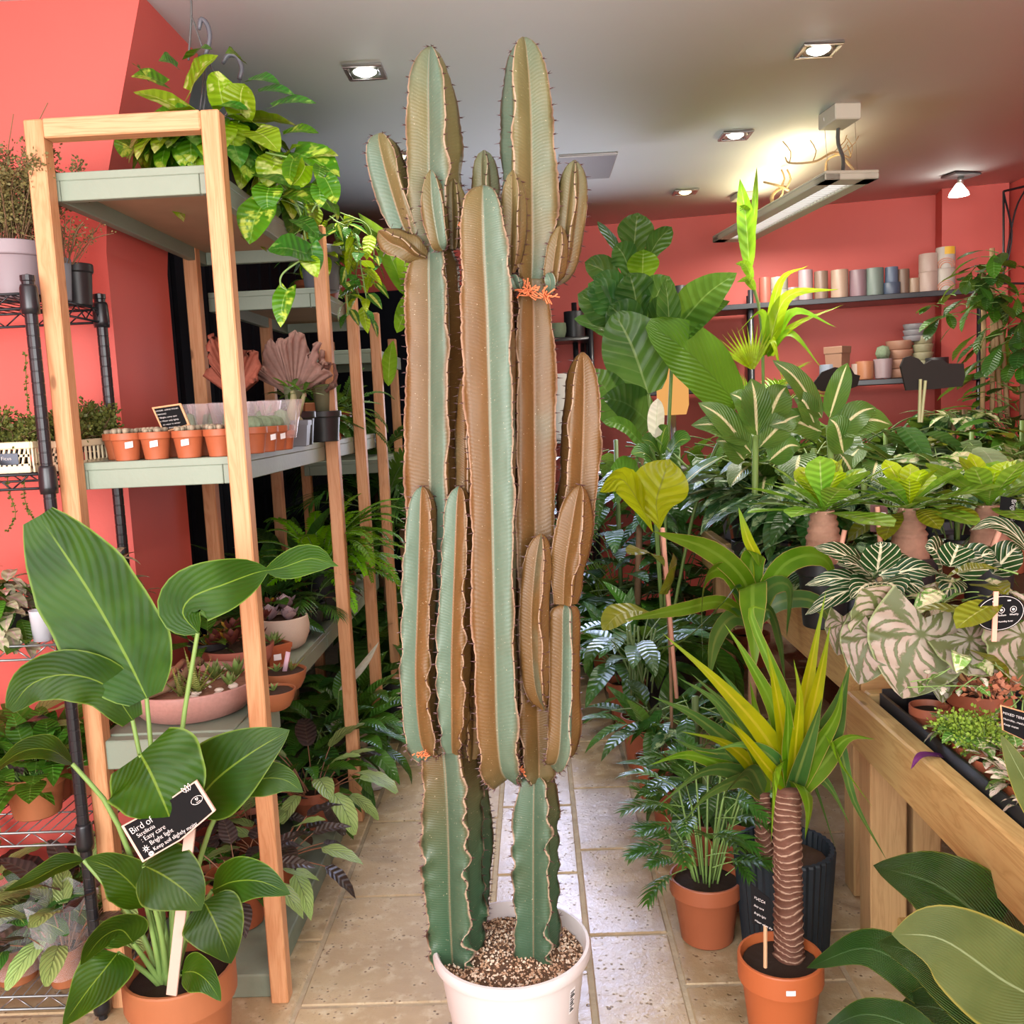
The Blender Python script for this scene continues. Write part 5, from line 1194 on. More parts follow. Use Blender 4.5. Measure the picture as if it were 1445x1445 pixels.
# ------------------------------------------------------------ green shelves: middle board
MZ = 1.322
M_LITH = plain('pebble_plant', (.30, .24, .17), .7, .25, 0, .4, 60, .2); M_CACG = plain('small_grey_green_cactus', (.19, .24, .15), .7, .2, 0, .3, 90, .5, 150)
def lithops(px, yy, label, seed, stk=None, kind=0, s=1.0):
    c = at(px, yy, MZ); t = thing('potted_lithops' if kind == 0 else 'potted_cactus_seedling', label, 'plant', c, 'small terracotta pots on the middle shelf')
    pot(t, .0365 * s, .064 * s, M_TERRA, 'nursery', M_SOILB, .9, seed)
    r = random.Random(seed)
    if kind == 0:
        for k in range(6):
            b = B(); a = k * 1.05 + r.uniform(-.2, .2); q = .021 if k else 0.0; h = r.uniform(.009, .014)
            cx, cy = q * math.cos(a), q * math.sin(a); rr = r.uniform(.0085, .0115)
            for sg in (-1, 1): b.lathe([(0, 0), (rr * .8, 0), (rr, h * .5), (rr * .9, h * .85), (rr * .4, h), (0, h)], 10, (cx + sg * rr * .55 * math.cos(a), cy + sg * rr * .55 * math.sin(a), .0625 * s), 0, .62, 1.0)
            b.build('pebble_leaf', M_LITH, t, world=False)
    else:
        b = B(); b.lathe([(0, 0), (.022, 0), (.028, .014), (.024, .028), (.012, .035), (0, .036)], 40, (0, 0, .055 * s), 0, 1, 1, .05, 12); b.build('cactus_body', M_CACG, t, world=False)
    if stk is not None: sticker(t, stk, .034 * s, .03 * s, .017, .014, M_LABEL, .15)
    return t
for i, (px, yy, st, lab) in enumerate(((181, 2.135, .55, 'pot of pebble plants at the pine post end of the front row'), (222, 2.135, .25, 'second pot of pebble plants, below the small chalkboard'), (268, 2.135, .12, 'third pot of pebble plants, with a square price sticker'), (312, 2.135, None, 'fourth pot of pebble plants, without a sticker'))):
    lithops(px, yy, lab, i, st)
for i, (px, yy, lab) in enumerate(((170, 2.22, 'pot just behind the first pebble plants'), (200, 2.23, 'pot half hidden behind the front pebble plants'), (247, 2.225, 'seedling pot hidden behind the second and third pebble plants'), (292, 2.22, 'seedling pot behind the fourth pebble plants'), (335, 2.21, 'seedling cactus pot half behind the tall pine post'), (358, 2.225, 'seedling cactus pot directly beside the tall pine post'),
                                   (374, 2.30, 'seedling cactus pot with a barcode, second past the tall post'), (388, 2.38, 'seedling cactus pot with a barcode, third past the tall post'), (398, 2.47, 'seedling cactus pot with a barcode, last past the tall post'))):
    t = lithops(px, yy, lab, 20 + i, 1.0 if i > 5 else None, 1 if i > 3 else 0, 1.0)
t = thing('chalkboard', 'small wood framed chalkboard with a plant note behind the pebble plants', 'sign', P(245, 600, 2.18))
ya, yb = 2.185, 2.205
q = [P(214, 575, ya + .02), P(230, 611, ya), P(268, 600, ya), P(255, 569, ya + .02)]
q = [q[0], q[1], q[2], q[3]]
b = B(); plate(b, q, .006); b.build('frame', M_PINEX, t, False); b = B(); plate(b, [p + V((0, -.002, 0)) for p in rim(q, .86)], .003); b.build('board', M_BOARD, t, False)
xd2 = q[3] - q[0]; yd2 = q[0] - q[1]
for k, (s, sz) in enumerate((('LITHOPS - LIVING STONES', .0047), ('(various)', .0062), ('* Bright, sunny spot', .0056), ('o Water only lightly', .0056), ('  no water in winter', .0056), ('  free draining mix', .0056))):
    text(t, s, sz, q[0] + xd2 * .09 - yd2 * (.20 + .135 * k) + V((0, -.004, 0)), xd2, yd2)
# sleeves of little cacti standing behind
for i, (px, lab) in enumerate(((272, 'clear sleeved cactus standing behind the chalkboard'), (300, 'clear sleeved cactus behind the third pebble plants'), (328, 'clear sleeved cactus behind the tall pine post'), (372, 'clear sleeved cactus in the row past the post'), (400, 'clear sleeved cactus, last of the row'), (345, 'clear sleeved cactus hidden behind the post'))):
    c = at(px, 2.42 + .03 * (i % 2), MZ); t = thing('sleeved_cactus', lab, 'plant', c, 'sleeved cacti on the middle shelf')
    pot(t, .034, .05, M_TERRA, 'nursery', M_SOIL); b = B(); b.lathe([(0, 0), (.016, 0), (.02, .03), (.015, .06), (0, .066)], 36, (0, 0, .04), 0, 1, 1, .07, 9); b.build('cactus_body', M_CACG, t, world=False)
    b = B(); rows = []
    for k2 in range(6):
        q2 = k2 / 5; rows.append([((.036 + .016 * q2) * (1 + .12 * q2 * math.sin(a * 4 + i)) * math.cos(2 * PI * a / 28), (.036 + .016 * q2) * (1 + .12 * q2 * math.cos(a * 5)) * math.sin(2 * PI * a / 28), .03 + .10 * q2) for a in range(28)])
    b.grid(rows, None, 0, True); b.build('clear_sleeve', clear_mat('pink_clear_film', (.80, .66, .68), .12) if i == 0 else bpy.data.materials['pink_clear_film'], t, world=False)
# adenium in a square grey pot, black pots, wooden block
c = at(418, 2.66, MZ); t = thing('desert_rose', 'desert rose with a swollen trunk in a square grey pot', 'plant', c)
pot(t, .047, .075, M_GREYP, 'square', M_SOILB, .9, .9); sticker(t, .1, .054, .045, .022, .016, M_LABEL)
b = B(); b.tube(spline([(0, 0, .06), (-.004, 0, .09), (.002, 0, .135), (0, 0, .16)], 9), [.026, .028, .024, .018, .014, .011, .009, .008, .006], 10)
b.tube(spline([(.008, 0, .09), (.024, 0, .12), (.034, 0, .15)], 6), [.012, .01, .008, .007, .006, .005], 8); b.build('trunk', plain('grey_green_caudex', (.30, .27, .14), .6, .3, 0, .2), t, world=False)
for (x, z) in ((0, .16), (.034, .15)):
    for k in range(9): link('leaf', fam('aden')[k % 2], t, (x, 0, z), (.9 - .11 * k, 0, k * 2.4), 1.0, 'YXZ')
c = V((-.84, 2.86, MZ)); t = potted('small_succulent', 'little plant in a black pot behind the second pine post', c, 'succ', 12, (.4, 1.3), .055, .10, M_BLACKP, (1, 1.4), 3, kind='tall')
c = V((-.765, 3.18, MZ)); t = thing('clay_house', 'tapered terracotta pot with a pale plug beside the second pine post', 'pot', c)
b = B(); b.lathe([(0, 0), (.10, 0), (.102, .01), (.062, .128), (.056, .132), (.0, .12)], 4); b.build('pot', M_TERRAP, t, world=False, smooth=False)
b = B(); b.box((.068, -.05, .035), (.02, .035, .035), .78, bev=.003); b.build('plug', plain('pale_wood', (.55, .36, .2), .6), t, world=False)
M_CREST = plain('crested_ridge', (.25, .135, .11), .8, .2, 0, .3, 60); M_CRESTR = plain('red_crested_ridge', (.24, .065, .04), .8, .2, 0, .3, 60)
def crest(px, py, wpx, hpx, yy, label, m, seed):
    c = P(px, py, yy); w, h = wpx * yy / F_PX, hpx * yy / F_PX; t = thing('crested_cactus', label, 'plant', V((c.x, yy, MZ)))
    pot(t, .06, .10, M_BLACKP, 'tall', M_SOIL)
    b = B(); n = 64; r = random.Random(seed); base = V((c.x, yy, c.z - h * .5)); rows = []
    for i in range(9):
        q = i / 8; row = []
        for j in range(n + 1):
            a = -1.35 + 2.7 * j / n; e = 1 + (.06 * math.sin(j * 2.1) + .10 * math.sin(j * .55 + seed)) * q
            row.append(base + V((math.sin(a) * w * .58 * q * e, (.045 * math.sin(a * 6 + seed) * q + .012 * math.sin(j * 2.1) * q) - .03 * q, max(0, math.cos(a * .9)) * h * q * e + (.02 * math.sin(a * 9) * q))))
        rows.append(row)
    b.grid(rows); o = b.build('fan', m, t); sm = o.modifiers.new('thick', 'SOLIDIFY'); sm.thickness = .012
    b = B(); b.tube([V((c.x, yy, MZ + .08)), base + V((0, 0, .03))], [.022, .03], 9); b.build('stem', plain('grey_green_stem', (.14, .15, .08), .7), t)
crest(330, 520, 62, 75, 2.62, 'red crested coral cactus in the dark behind the tall pine post', M_CRESTR, 2)
crest(412, 520, 92, 78, 2.75, 'pinkish crested coral cactus fan between the pine posts', M_CREST, 5)
crest(452, 530, 40, 50, 3.05, 'pale crested cactus peeking out behind the second pine post', M_CREST, 8)
for px, yy, fk, lk, n, lab, sc_ in ((470, 3.35, None, 'hoya', 60, 'string-like trailing plant in the dark of the middle unit', (.8, 1.3)), (490, 3.75, 'fernd', None, 20, 'dark fern at the far end of the middle board', (.7, 1.0)), (455, 3.6, None, 'midl', 34, 'leafy plant deep in the shade of the middle unit', (.8, 1.2))):
    c = at(px, yy, MZ); c.x = min(c.x, XR - .10); potted('shade_plant', lab, c, lk, n, (-.4, 1.35), .06, .1, M_TERRAD, sc_, int(px), None, 'plant', frondkey=fk, r0=.05)
b = B(); r = random.Random(9); c = at(430, 2.62, MZ + .004)
for k in range(9):
    p = [P(375 + r.uniform(20, 70), 632 + r.uniform(-4, 4), 2.6 + r.uniform(-.05, .1)) for _ in range(1)][0]; p.z = MZ + .004; p.x = min(p.x, XR - .02)
    b.tube(spline([p, p + V((.02, .03, .006)), p + V((.015, .08, .0))], 5), .003, 5)
tag(b.build('dropped_stems', M_SUCCST := plain('dry_green_stems', (.34, .36, .14), .6)), 'pale green string stems lying on the middle shelf edge', 'plant'); 

# ------------------------------------------------------------ green shelves: lower board
LZ = .672
c = at(276, 2.27, LZ)
t = thing('succulent_bowl', 'wide shallow pinkish bowl planted with succulents and white pebbles', 'plant', c)
M_BOWL = plain('speckled_pink_glaze', (.46, .235, .205), .45, .45, 0, .18, 110)
b = B(); b.lathe([(0, 0), (.11, 0), (.13, .008), (.160, .045), (.170, .078), (.168, .082), (.163, .08), (.150, .05), (0, .04)], 64); b.build('bowl', M_BOWL, t, world=False)
b = B(); b.lathe([(0, .066), (.10, .062), (.158, .060)][::-1], 40); b.build('soil', plain('terracotta_sand', (.34, .17, .11), .9, .2, 0, .4, 80, .6), t, world=False)
M_PEB = plain('white_pebble', (.72, .62, .54), .6, .3, 0, .2, 30); r = random.Random(4)
for k in range(34):
    a = r.uniform(0, 2 * PI); q = r.uniform(.03, .15); s = r.uniform(.007, .014)
    b = B(); b.lathe([(0, -.5), (.7, -.4), (1, 0), (.75, .4), (0, .55)], 8); me = b.mesh('pebble', M_PEB); link('pebble', me, t, (q * math.cos(a), q * math.sin(a), .066 + s * .3), (r.uniform(-.4, .4), r.uniform(-.4, .4), r.uniform(0, 3)), (s, s * r.uniform(.7, 1), s * .7))
for (x, y, lk, n, sc_) in ((.035, -.07, 'hawor', 11, (.85, 1.25)), (.0, -.085, 'hawor', 9, (.7, .95)), (.10, -.02, 'succ', 14, (.8, 1.2)), (.04, .05, 'succ', 16, (1, 1.5)), (-.02, .02, 'succr', 14, (.8, 1.3)), (.09, .07, 'succ', 12, (1, 1.5))):
    rr_ = random.Random(int(x * 999)); ms = fam(lk)
    for i in range(n): link('leaf', ms[i % len(ms)], t, (x, y, .064), (1.4 - 1.1 * i / n, 0, i * 2.4), rr_.uniform(*sc_), 'YXZ')
b = B(); b.tube(spline([V((-.08, -.12, .075)), V((-.02, -.06, .09)), V((.0, .02, .12)), V((.0, .06, .11))], 10), .011, 8); b.build('driftwood', M_BARK, t, world=False)
b = B(); b.tube(spline([V((-.10, -.09, .072)), V((-.05, -.03, .10)), V((-.04, .05, .115))], 10), .009, 8); b.build('driftwood', plain('reddish_bark', (.33, .13, .07), .8), t, world=False)
def rosettes(name, lab, c, r_, h_, pm, kind, sets, group=None, extra=None):
    t = thing(name, lab, 'plant', c, group); pot(t, r_, h_, pm, kind, M_SOILB, .9)
    for (x, y, z, lk, n, sc_) in sets:
        ms = fam(lk)
        for i in range(n): link('leaf', ms[i % len(ms)], t, (x, y, h_ * .9 + z), (1.35 - 1.15 * i / n, 0, i * 2.4), sc_ * (.75 + .35 * i / n), 'YXZ')
    return t
M_REDC = plain('red_terracotta', (.40, .125, .085), .6, .3)
rosettes('succulent_bowl', 'red clay bowl of dark red and orange rosettes behind the pine post', at(338, 2.60, LZ), .105, .085, M_REDC, 'bowl', [(-.06, -.03, .01, 'succr', 16, 1.0), (.0, -.04, .02, 'succr', 16, 1.1), (.06, -.02, .02, 'succr', 14, 1.0), (-.02, .04, .03, 'succr', 16, 1.2), (.05, .05, .05, 'succr', 14, 1.2), (-.07, .03, .01, 'succr', 12, 1.0)])
rosettes('succulent_bowl', 'small clay bowl with a pink stone and sand beside the post', at(402, 2.42, LZ), .062, .055, M_TERRAP, 'bowl', [(-.02, 0, 0, 'succ', 8, .7), (.02, .01, 0, 'hawor', 6, .6)])
rosettes('succulent_bowl', 'smallest pale clay bowl in front of the sand bowl', at(388, 2.26, LZ), .055, .05, M_TERRAP, 'bowl', [(0, .0, 0, 'succ', 7, .6)])
t = rosettes('small_succulent', 'light green rosette in a small orange square pot', V((-.80, 2.66, LZ)), .044, .072, M_TERRA, 'square', [(0, 0, 0, 'succ', 16, 1.15)]); sticker(t, .5, .05, .03, .022, .018, M_LABEL)
rosettes('echeveria_bowl', 'cream ribbed bowl with mauve echeveria rosettes', V((-.83, 2.88, LZ)), .085, .105, M_CREAMB := plain('cream_ribbed_glaze', (.60, .47, .38), .6, .3, 0, .2, 60), 'round', [(-.035, -.02, .0, 'echev', 16, 1.0), (.03, -.03, .0, 'echev', 14, .9), (.0, .04, .02, 'echev', 14, 1.0), (-.05, .03, .03, 'succr', 10, .9)])
b = B(); q0, q1 = P(410, 862, 2.5), P(400, 898, 2.5)
b = B(); b.box((0, 0, .03), (.012, .0025, .06), 0, 0, .25); t = thing('plant_marker', 'pink plastic marker standing in the sand bowl', 'label', at(405, 2.42, LZ + .045)); b.build('marker', plain('pink_plastic', (.68, .45, .55), .5), t, world=False)
for i, (x, y, lk, n, pm, kd, lab, sc_) in enumerate(((-.83, 3.05, 'tradr', 26, M_BLACKP, 'tall', 'low dark plant in a black pot with a white tag', (1, 1.4)), (-.82, 3.26, 'calad', 16, M_BLACKP, 'tall', 'black pot plant past the second pine post', (.6, .9)), (-.80, 3.48, 'succr', 18, M_TERRA, 'square', 'reddish plant in an orange pot past the second post', (1, 1.5)), (-.80, 3.66, 'midl', 12, M_TERRA, 'nursery', 'far orange pot plant near the third pine post', (.5, .8)), (-.95, 2.95, 'succr', 20, M_REDC, 'nursery', 'orange tinged succulent in the shade behind the bowls', (1, 1.5)), (-.97, 2.6, 'midl', 16, M_BLACKP, 'tall', 'dark plant at the wall side of the lower board', (.6, .9)))):
    potted('shelf_plant', lab, V((x, y, LZ)), lk, n, (.2, 1.3), .058, .10 if kd != 'square' else .08, pm, sc_, 31 + i, None, kind=kd, r0=.03)
# dark greenery between the lower and the middle board
for i, (px, yy, fk, lk, n, lab, sc_, pm) in enumerate(((362, 3.14, None, 'aspid', 16, 'long leaved dark plant in the shade under the middle board', (.55, .8), M_BLACKP), (352, 3.04, None, 'darkl', 20, 'dark glossy plant under the middle board', (.55, .75), M_BLACKP), (440, 3.15, 'kentia', None, 8, 'young palm in the shade under the middle board', (.26, .34), M_BLACKP), (415, 3.5, None, 'aspid', 16, 'second long leaved plant deep under the middle board', (.7, 1.0), M_BLACKP), (310, 3.0, None, 'schef', 36, 'small leaved plant at the dark wall under the middle board', (1.0, 1.5), M_BLACKP))):
    c = at(px, yy, LZ); c.x = min(max(c.x, XL + .12), XR - .12); potted('shade_plant', lab, c, lk, n, (.3, 1.4), .06, .09, pm, sc_, 50 + i, None, 'plant', frondkey=fk, r0=.03)
c = V((-.80, 3.30, LZ)); t = potted('boston_fern', 'bright green fern arching out past the second pine post', c, None, 30, (.1, 1.3), .08, .22, M_BLACKP, (.75, 1.1), 5, None, 'fern', frondkey='fern', r0=.04)
rf = random.Random(4)
for k in range(14): link('leaf', fronds('fern')[k % 4], t, (.03, 0, .22), (rf.uniform(.3, 1.1), 0, -PI / 2 + rf.uniform(-1.0, .6)), rf.uniform(.8, 1.1), 'YXZ')
# ------------------------------------------------------------ green shelves: base
BZ = .06
for i, (px, yy, lk, n, r_, h_, pm, lab, sc_, fk) in enumerate((
    (452, 2.92, 'cala', 26, .085, .13, M_TERRAD, 'pale veined calathea in a red-brown pot beside the second pine post', (.95, 1.4), None),
    (392, 2.50, 'calad', 24, .062, .11, M_TERRA, 'burgundy backed calathea in a slim pot behind the first pine post', (.9, 1.35), None),
    (340, 2.33, 'calad', 20, .085, .14, M_TERRA, 'dark leaved plant in a terracotta pot behind the bird of paradise', (.8, 1.2), None),
    (225, 2.36, 'midl', 14, .07, .12, M_TERRA, 'plant in a terracotta pot at the shelf base behind the bird of paradise', (.6, .9), None),
    (488, 3.30, 'spath', 34, .085, .13, M_BLACKP, 'peace lily spilling over the base board', (.95, 1.35), None),
    (500, 3.55, 'spath', 30, .08, .13, M_WHITEP, 'peace lily in a white pot by the third pine post', (1.0, 1.3), None),
    (515, 3.85, 'darkl', 24, .08, .13, M_BLACKP, 'dark leafy plant at the base of the fourth pine post', (1.0, 1.4), None),
    (425, 3.0, 'spath', 24, .07, .12, M_BLACKP, 'dark green leafy plant under the lower board', (.8, 1.05), None),
    (430, 3.15, 'darkl', 22, .07, .12, M_BLACKP, 'shaded glossy plant under the lower board', (.9, 1.2), None),
    (350, 2.72, 'calad', 18, .07, .12, M_TERRAD, 'purple leaved plant deep under the lower board', (.65, .85), None))):
    c = at(px, yy, BZ); c.x = min(max(c.x, XL + .13), XR - .085); potted('base_plant', lab, c, lk, n, (.1, 1.35), r_, h_, pm, sc_, 70 + i, None, frondkey=fk, r0=.04)
w = thing('white_planter', 'white rounded planter at the foot of the second pine post', 'pot', V((-.655, 3.34, 0))); pot(w, .045, .15, M_WHITEP, 'round', M_SOIL)
for (p0, p1) in (((478, 975), (535, 905)), ((490, 965), (483, 915))):
    t = thing('peace_lily_flower', 'slender white peace lily spathe, the %s one by the shelf' % ('leaning' if p1[0] > 500 else 'upright'), 'flower', P(*p0, 3.25))
    hleaf(t, [P(*p0, 3.25), P((p0[0] + p1[0]) / 2 + 4, (p0[1] + p1[1]) / 2, 3.23), P(*p1, 3.22)], .03, [L_WHITE, M_STALK], 'lance', V((.5, -1, 0)), fold=.5, stalk=[P(p0[0] - 4, p0[1] + 90, 3.3), P(*p0, 3.25)], sr=.0025)
# ------------------------------------------------------------ tall dark greenery at the end of the shelving
for i, (px, yy, fk, lk, n, lab, sc_, zc) in enumerate((
    (552, 4.5, 'kentia', None, 11, 'tall palm behind the far shelf end', (.6, .75), .95), (545, 4.95, 'kentia', None, 12, 'taller palm beside the back wall', (.6, .75), 1.15), (590, 4.6, None, 'darkl', 30, 'dark leafy bush at the far end of the aisle', (1.4, 2.0), .45),
    (560, 4.4, None, 'aspid', 24, 'long leaved plant at the far shelf end', (1.1, 1.5), .35), (640, 4.9, 'kentia', None, 9, 'palm hidden behind the cactus', (.7, .9), .7), (600, 5.0, None, 'darkl', 40, 'tall dark bush before the dark back panel', (1.3, 1.8), 1.1), (535, 4.75, None, 'spath', 40, 'tall leafy plant before the dark back panel', (1.3, 1.8), .85), (570, 4.35, None, 'spath', 30, 'low green plant at the far shelf foot', (1.2, 1.7), .2))):
    c = at(px, yy, 0.0); t = thing('tall_palm' if fk else 'floor_plant', lab, 'plant', c)
    pot(t, .13, .24, M_BLACKP, 'tall', M_SOIL); b = B(); b.tube([V((0, 0, .2)), V((.01, 0, zc * .6)), V((0, .01, zc))], [.016, .014, .01], 7); b.build('stem', M_BARK, t, world=False)
    scatter(t, fronds(fk) if fk else fam(lk), n, (.2, 1.4), sc_, i, (zc - .25 if not fk else zc - .1, zc), r0=.03)
t = thing('strap_plant', 'plant with broad bright green leaves above the far shelf end', 'plant', at(560, 4.1, 0.0)); pot(t, .11, .22, M_BLACKP, 'tall', M_SOIL)
b = B(); b.tube([V((0, 0, .2)), V((0, 0, 1.2))], .012, 7); b.build('stem', M_BARK, t, world=False)
BRM = [L_BRIGHT, M_STALK]
for p0, p1, p2, w in (((575, 420), (545, 350), (505, 300), 26), ((580, 420), (572, 375), (560, 345), 22), ((588, 425), (592, 390), (582, 350), 18), ((560, 470), (575, 430), (590, 400), 20), ((548, 545), (550, 505), (555, 480), 18)):
    hleaf(t, [P(*p0, 4.1), P(*p1, 4.05), P(*p2, 4.0)], w * 1.2 * 4.1 / F_PX, BRM, 'lance', V((.2, -1, .3)), fold=.25)
# ------------------------------------------------------------ timber display tables
M_PLANK = wood('treated_pine', (.55, .37, .15), (.33, .18, .055), 'y', .55, .8)
M_LEG = wood('treated_pine_leg', (.50, .31, .14), (.34, .19, .08), 'z', .6)
M_TRAY = plain('black_tray', (.014, .014, .015), .45, .4)
M_TOPB = plain('table_board', (.12, .075, .045), .8, .2, 0, .2)
M_GRAV = grit_mat('tray_bark', ((.16, .07, .04), (.34, .16, .09), (.50, .32, .2)))
tn = thing('display_table', 'low timber table with a thick pine edge board, holding small trayed plants', 'table', (.77, 2.3, 0))
TZ, TX = .60, .767
b = B(); b.box((TX + .022, 1.65, .583), (.044, 1.30, .132), bev=.005); b.build('edge_board', M_PLANK, tn, False)
b = B(); b.box((TX + .75, 2.28, .583), (1.41, .04, .132), bev=.004); b.build('edge_board', wood('treated_pine_x', (.66, .47, .22), (.46, .29, .11), 'x', .55, .8), tn, False)
b = B(); b.box((TX + .75, 1.63, .565), (1.4, 1.24, .03)); b.build('top', M_TOPB, tn, False)
for x, y in ((TX + .065, 2.225), (TX + .065, 1.2), (TX + 1.3, 2.225)):
    b = B(); b.box((x, y, .26), (.09, .08, .52), bev=.004); b.build('leg', M_LEG, tn, False)
b = B(); b.box((TX + .17, 2.235, .26), (.07, .05, .52), bev=.004); b.build('leg', M_LEG, tn, False)
b = B(); b.box((TX + .12, 1.72, .075), (.07, .95, .05), bev=.004); b.build('stretcher', M_PLANK, tn, False)
b = B(); b.box((TX + .75, 1.62, .583), (1.36, 1.18, .006)); 
for (c, s) in (((TX + .056, 1.62, .628), (.008, 1.18, .08)), ((TX + .75, 2.24, .628), (1.36, .008, .08))): b.box(c, s)
tb = b.build('plant_tray', M_TRAY); tag(tb, 'black plastic tray lining the low timber table', 'tray')
b = B(); r = random.Random(7)
for i in range(1500):
    c = V((r.uniform(TX + .07, TX + .35), r.uniform(1.1, 2.22), .590 + r.uniform(0, .006))); s = r.uniform(.003, .008); R = Euler((r.uniform(0, 6), r.uniform(0, 6), r.uniform(0, 6))).to_matrix()
    b.add([c + R @ (V(d) * s) for d in ((1, 0, 0), (-.6, .8, 0), (-.6, -.8, 0), (0, 0, .8))], [(0, 1, 3), (1, 2, 3), (2, 0, 3), (0, 2, 1)])
o = b.build('bark_chips', M_GRAV, None, False); stuff(o); tag(o, 'loose bark chips lying in the black tray', 'bark')
tr_ = thing('display_table', 'long timber table with pine side boards, crowded with foliage plants', 'table', (.8, 4.5, 0))
RT = .765
b = B(); b.box((.82, 3.45, .69), (.04, 2.1, .17), bev=.004); b.build('edge_board', M_PLANK, tr_, False)
b = B(); b.box((1.6, 3.45, RT - .025), (1.54, 2.1, .03)); b.build('top', M_TOPB, tr_, False)
b = B(); b.box((1.6, 2.41, .69), (1.52, .03, .17), bev=.003); b.build('edge_board', bpy.data.materials['treated_pine_x'], tr_, False)
for x, y in ((.88, 2.5), (.88, 4.4), (2.25, 2.5), (2.25, 4.4)):
    b = B(); b.box((x, y, .31), (.08, .08, .62), bev=.004); b.build('leg', M_LEG, tr_, False)
for i, (x, y, h) in enumerate(((1.05, 1.95, .34), (1.2, 1.6, .30), (1.02, 1.45, .28))):
    w = thing('storage_pot', 'empty black pot stored under the low table, %s' % ('behind its leg', 'at the far side', 'nearest the big ribbed leaves')[i], 'pot', V((x, y, 0))); pot(w, .13, h, M_BLACKP, 'tall', M_SOIL)

# ------------------------------------------------------------ floor plants along the aisle
c = at(1103, 1.87, 0); yu = thing('potted_yucca', 'yucca with a thick ringed cane and yellow striped leaves in a terracotta pot', 'plant', c)
pot(yu, .090, .212, plain('orange_terracotta', (.38, .095, .028), .5, .4), 'nursery', M_SOIL, .92); sticker(yu, -.03, .0905, .178, .019, .011, M_LABEL)
def cane(root, p0, p1, r_, m, seed):
    b = B(); rr = random.Random(seed); n = 130; rows = []; ax_ = (p1 - p0); L = ax_.length; uv = []
    for i in range(n):
        t = i / (n - 1); s = t * L; row = []
        for j in range(22):
            a = 2 * PI * j / 22; ph = (s + .006 * math.sin(a + s * 40) + .003 * math.sin(a * 3 + s * 9)) / .0155; f = ph - math.floor(ph)
            q = r_ * (1 + .16 * (f ** 2) - .05 + .03 * math.sin(a * 5 + s * 60)) * (1.06 - .08 * t + .25 * math.exp(-s / .015) * .5)
            row.append(p0 + ax_ * t + V((math.cos(a) * q, math.sin(a) * q, 0))); uv.append((j / 22, ph))
        rows.append(row)
    b.grid(rows, uv, 0, True); b.f.append(tuple(range(len(b.v) - 22, len(b.v)))); b.mi.append(0); return b.build('cane', m, root)
def cane_mat():
    t = NT('ringed_cane'); uv = t.n('UVMap'); s = t.n('SeparateXYZ'); t.put(s.inputs[0], uv.outputs[0]); f = t.math('FRACT', s.outputs[1]); nz = t.noise(34, 4, t.obj(), .7)
    c = t.mix(nz, (.075, .030, .020), (.165, .075, .048)); e = t.math('MULTIPLY', t.ramp(t.math('ADD', f, t.math('MULTIPLY', t.math('SUBTRACT', nz, .5), .5)), .80, .95), t.ramp(t.noise(9, 2, t.obj()), .35, .5))
    c = t.mix(e, c, (.34, .22, .155, 1)); return t.done(t.bsdf(c, .75, .25, 0, t.bump(nz, .5, .004)))
M_CANE = cane_mat()
yc0, yc1 = V((P(1114, 1345, 1.88).x, 1.885, .185)), P(1110, 1112, 1.88); cane(yu, yc0, yc1, .0285, M_CANE, 1)
MY, MYY, MYD, MYB = [L_YUCCA, M_STALK], [L_YUCCAY, M_STALK], [L_YUCCAD, M_STALK], [L_BRIGHT, M_STALK]
def yl(root, pts, w, y, m, n=None, fold=.25, ys=0.0, shape='sword'):
    q = [P(p[0], p[1], y - ys * i / (len(pts) - 1)) for i, p in enumerate(pts)]
    return hleaf(root, q, w * 1.25 * y / F_PX, m, shape, n or V((.05, -1, .45)), fold=fold, wave=0, n=16, nu=2)
H1 = (1118, 1118)
for pts, w, m, ys in (([H1, (1106, 1040), (1092, 960), (1080, 905)], 22, MYY, .1), ([H1, (1130, 1020), (1148, 920), (1166, 832)], 24, MYY, .05), ([H1, (1140, 1030), (1160, 940), (1172, 880)], 24, MYY, .12), ([H1, (1165, 1040), (1185, 990), (1200, 935)], 40, MYD, .1), ([H1, (1150, 1060), (1180, 1010), (1190, 960)], 26, MY, .14),
      ([H1, (1080, 1040), (1010, 960), (934, 893)], 30, MYY, .12), ([H1, (1075, 1050), (1030, 1000), (975, 950)], 24, MYD, .05), ([H1, (1095, 1010), (1055, 930), (1022, 880)], 22, MY, .02), ([H1, (1098, 1080), (1092, 1110), (1088, 1190)], 30, MYB, .12), ([H1, (1135, 1110), (1142, 1140), (1136, 1185)], 34, MY, .14),
      ([H1, (1160, 1030), (1190, 1080), (1232, 1140)], 32, MYB, .12), ([H1, (1175, 1040), (1205, 1130), (1252, 1215)], 20, MYD, .02), ([H1, (1160, 1080), (1195, 1042), (1235, 1043)], 28, MY, .1), ([H1, (1112, 1060), (1112, 1010), (1108, 960)], 22, MY, .15), ([H1, (1122, 1060), (1128, 985), (1120, 930)], 20, MYY, .16), ([H1, (1090, 1070), (1050, 1050), (1000, 1060)], 22, MYD, .1),
      ([H1, (1140, 1090), (1170, 1110), (1200, 1165)], 22, MYD, .0), ([H1, (1130, 1080), (1150, 1020), (1160, 985)], 26, MYD, .16), ([H1, (1085, 1085), (1045, 1035), (1020, 1015)], 20, MYY, .14), ([H1, (1120, 1020), (1060, 870), (1085, 860)], 20, MY, .02)):
    yl(yu, pts, w, 1.90, m, ys=ys)
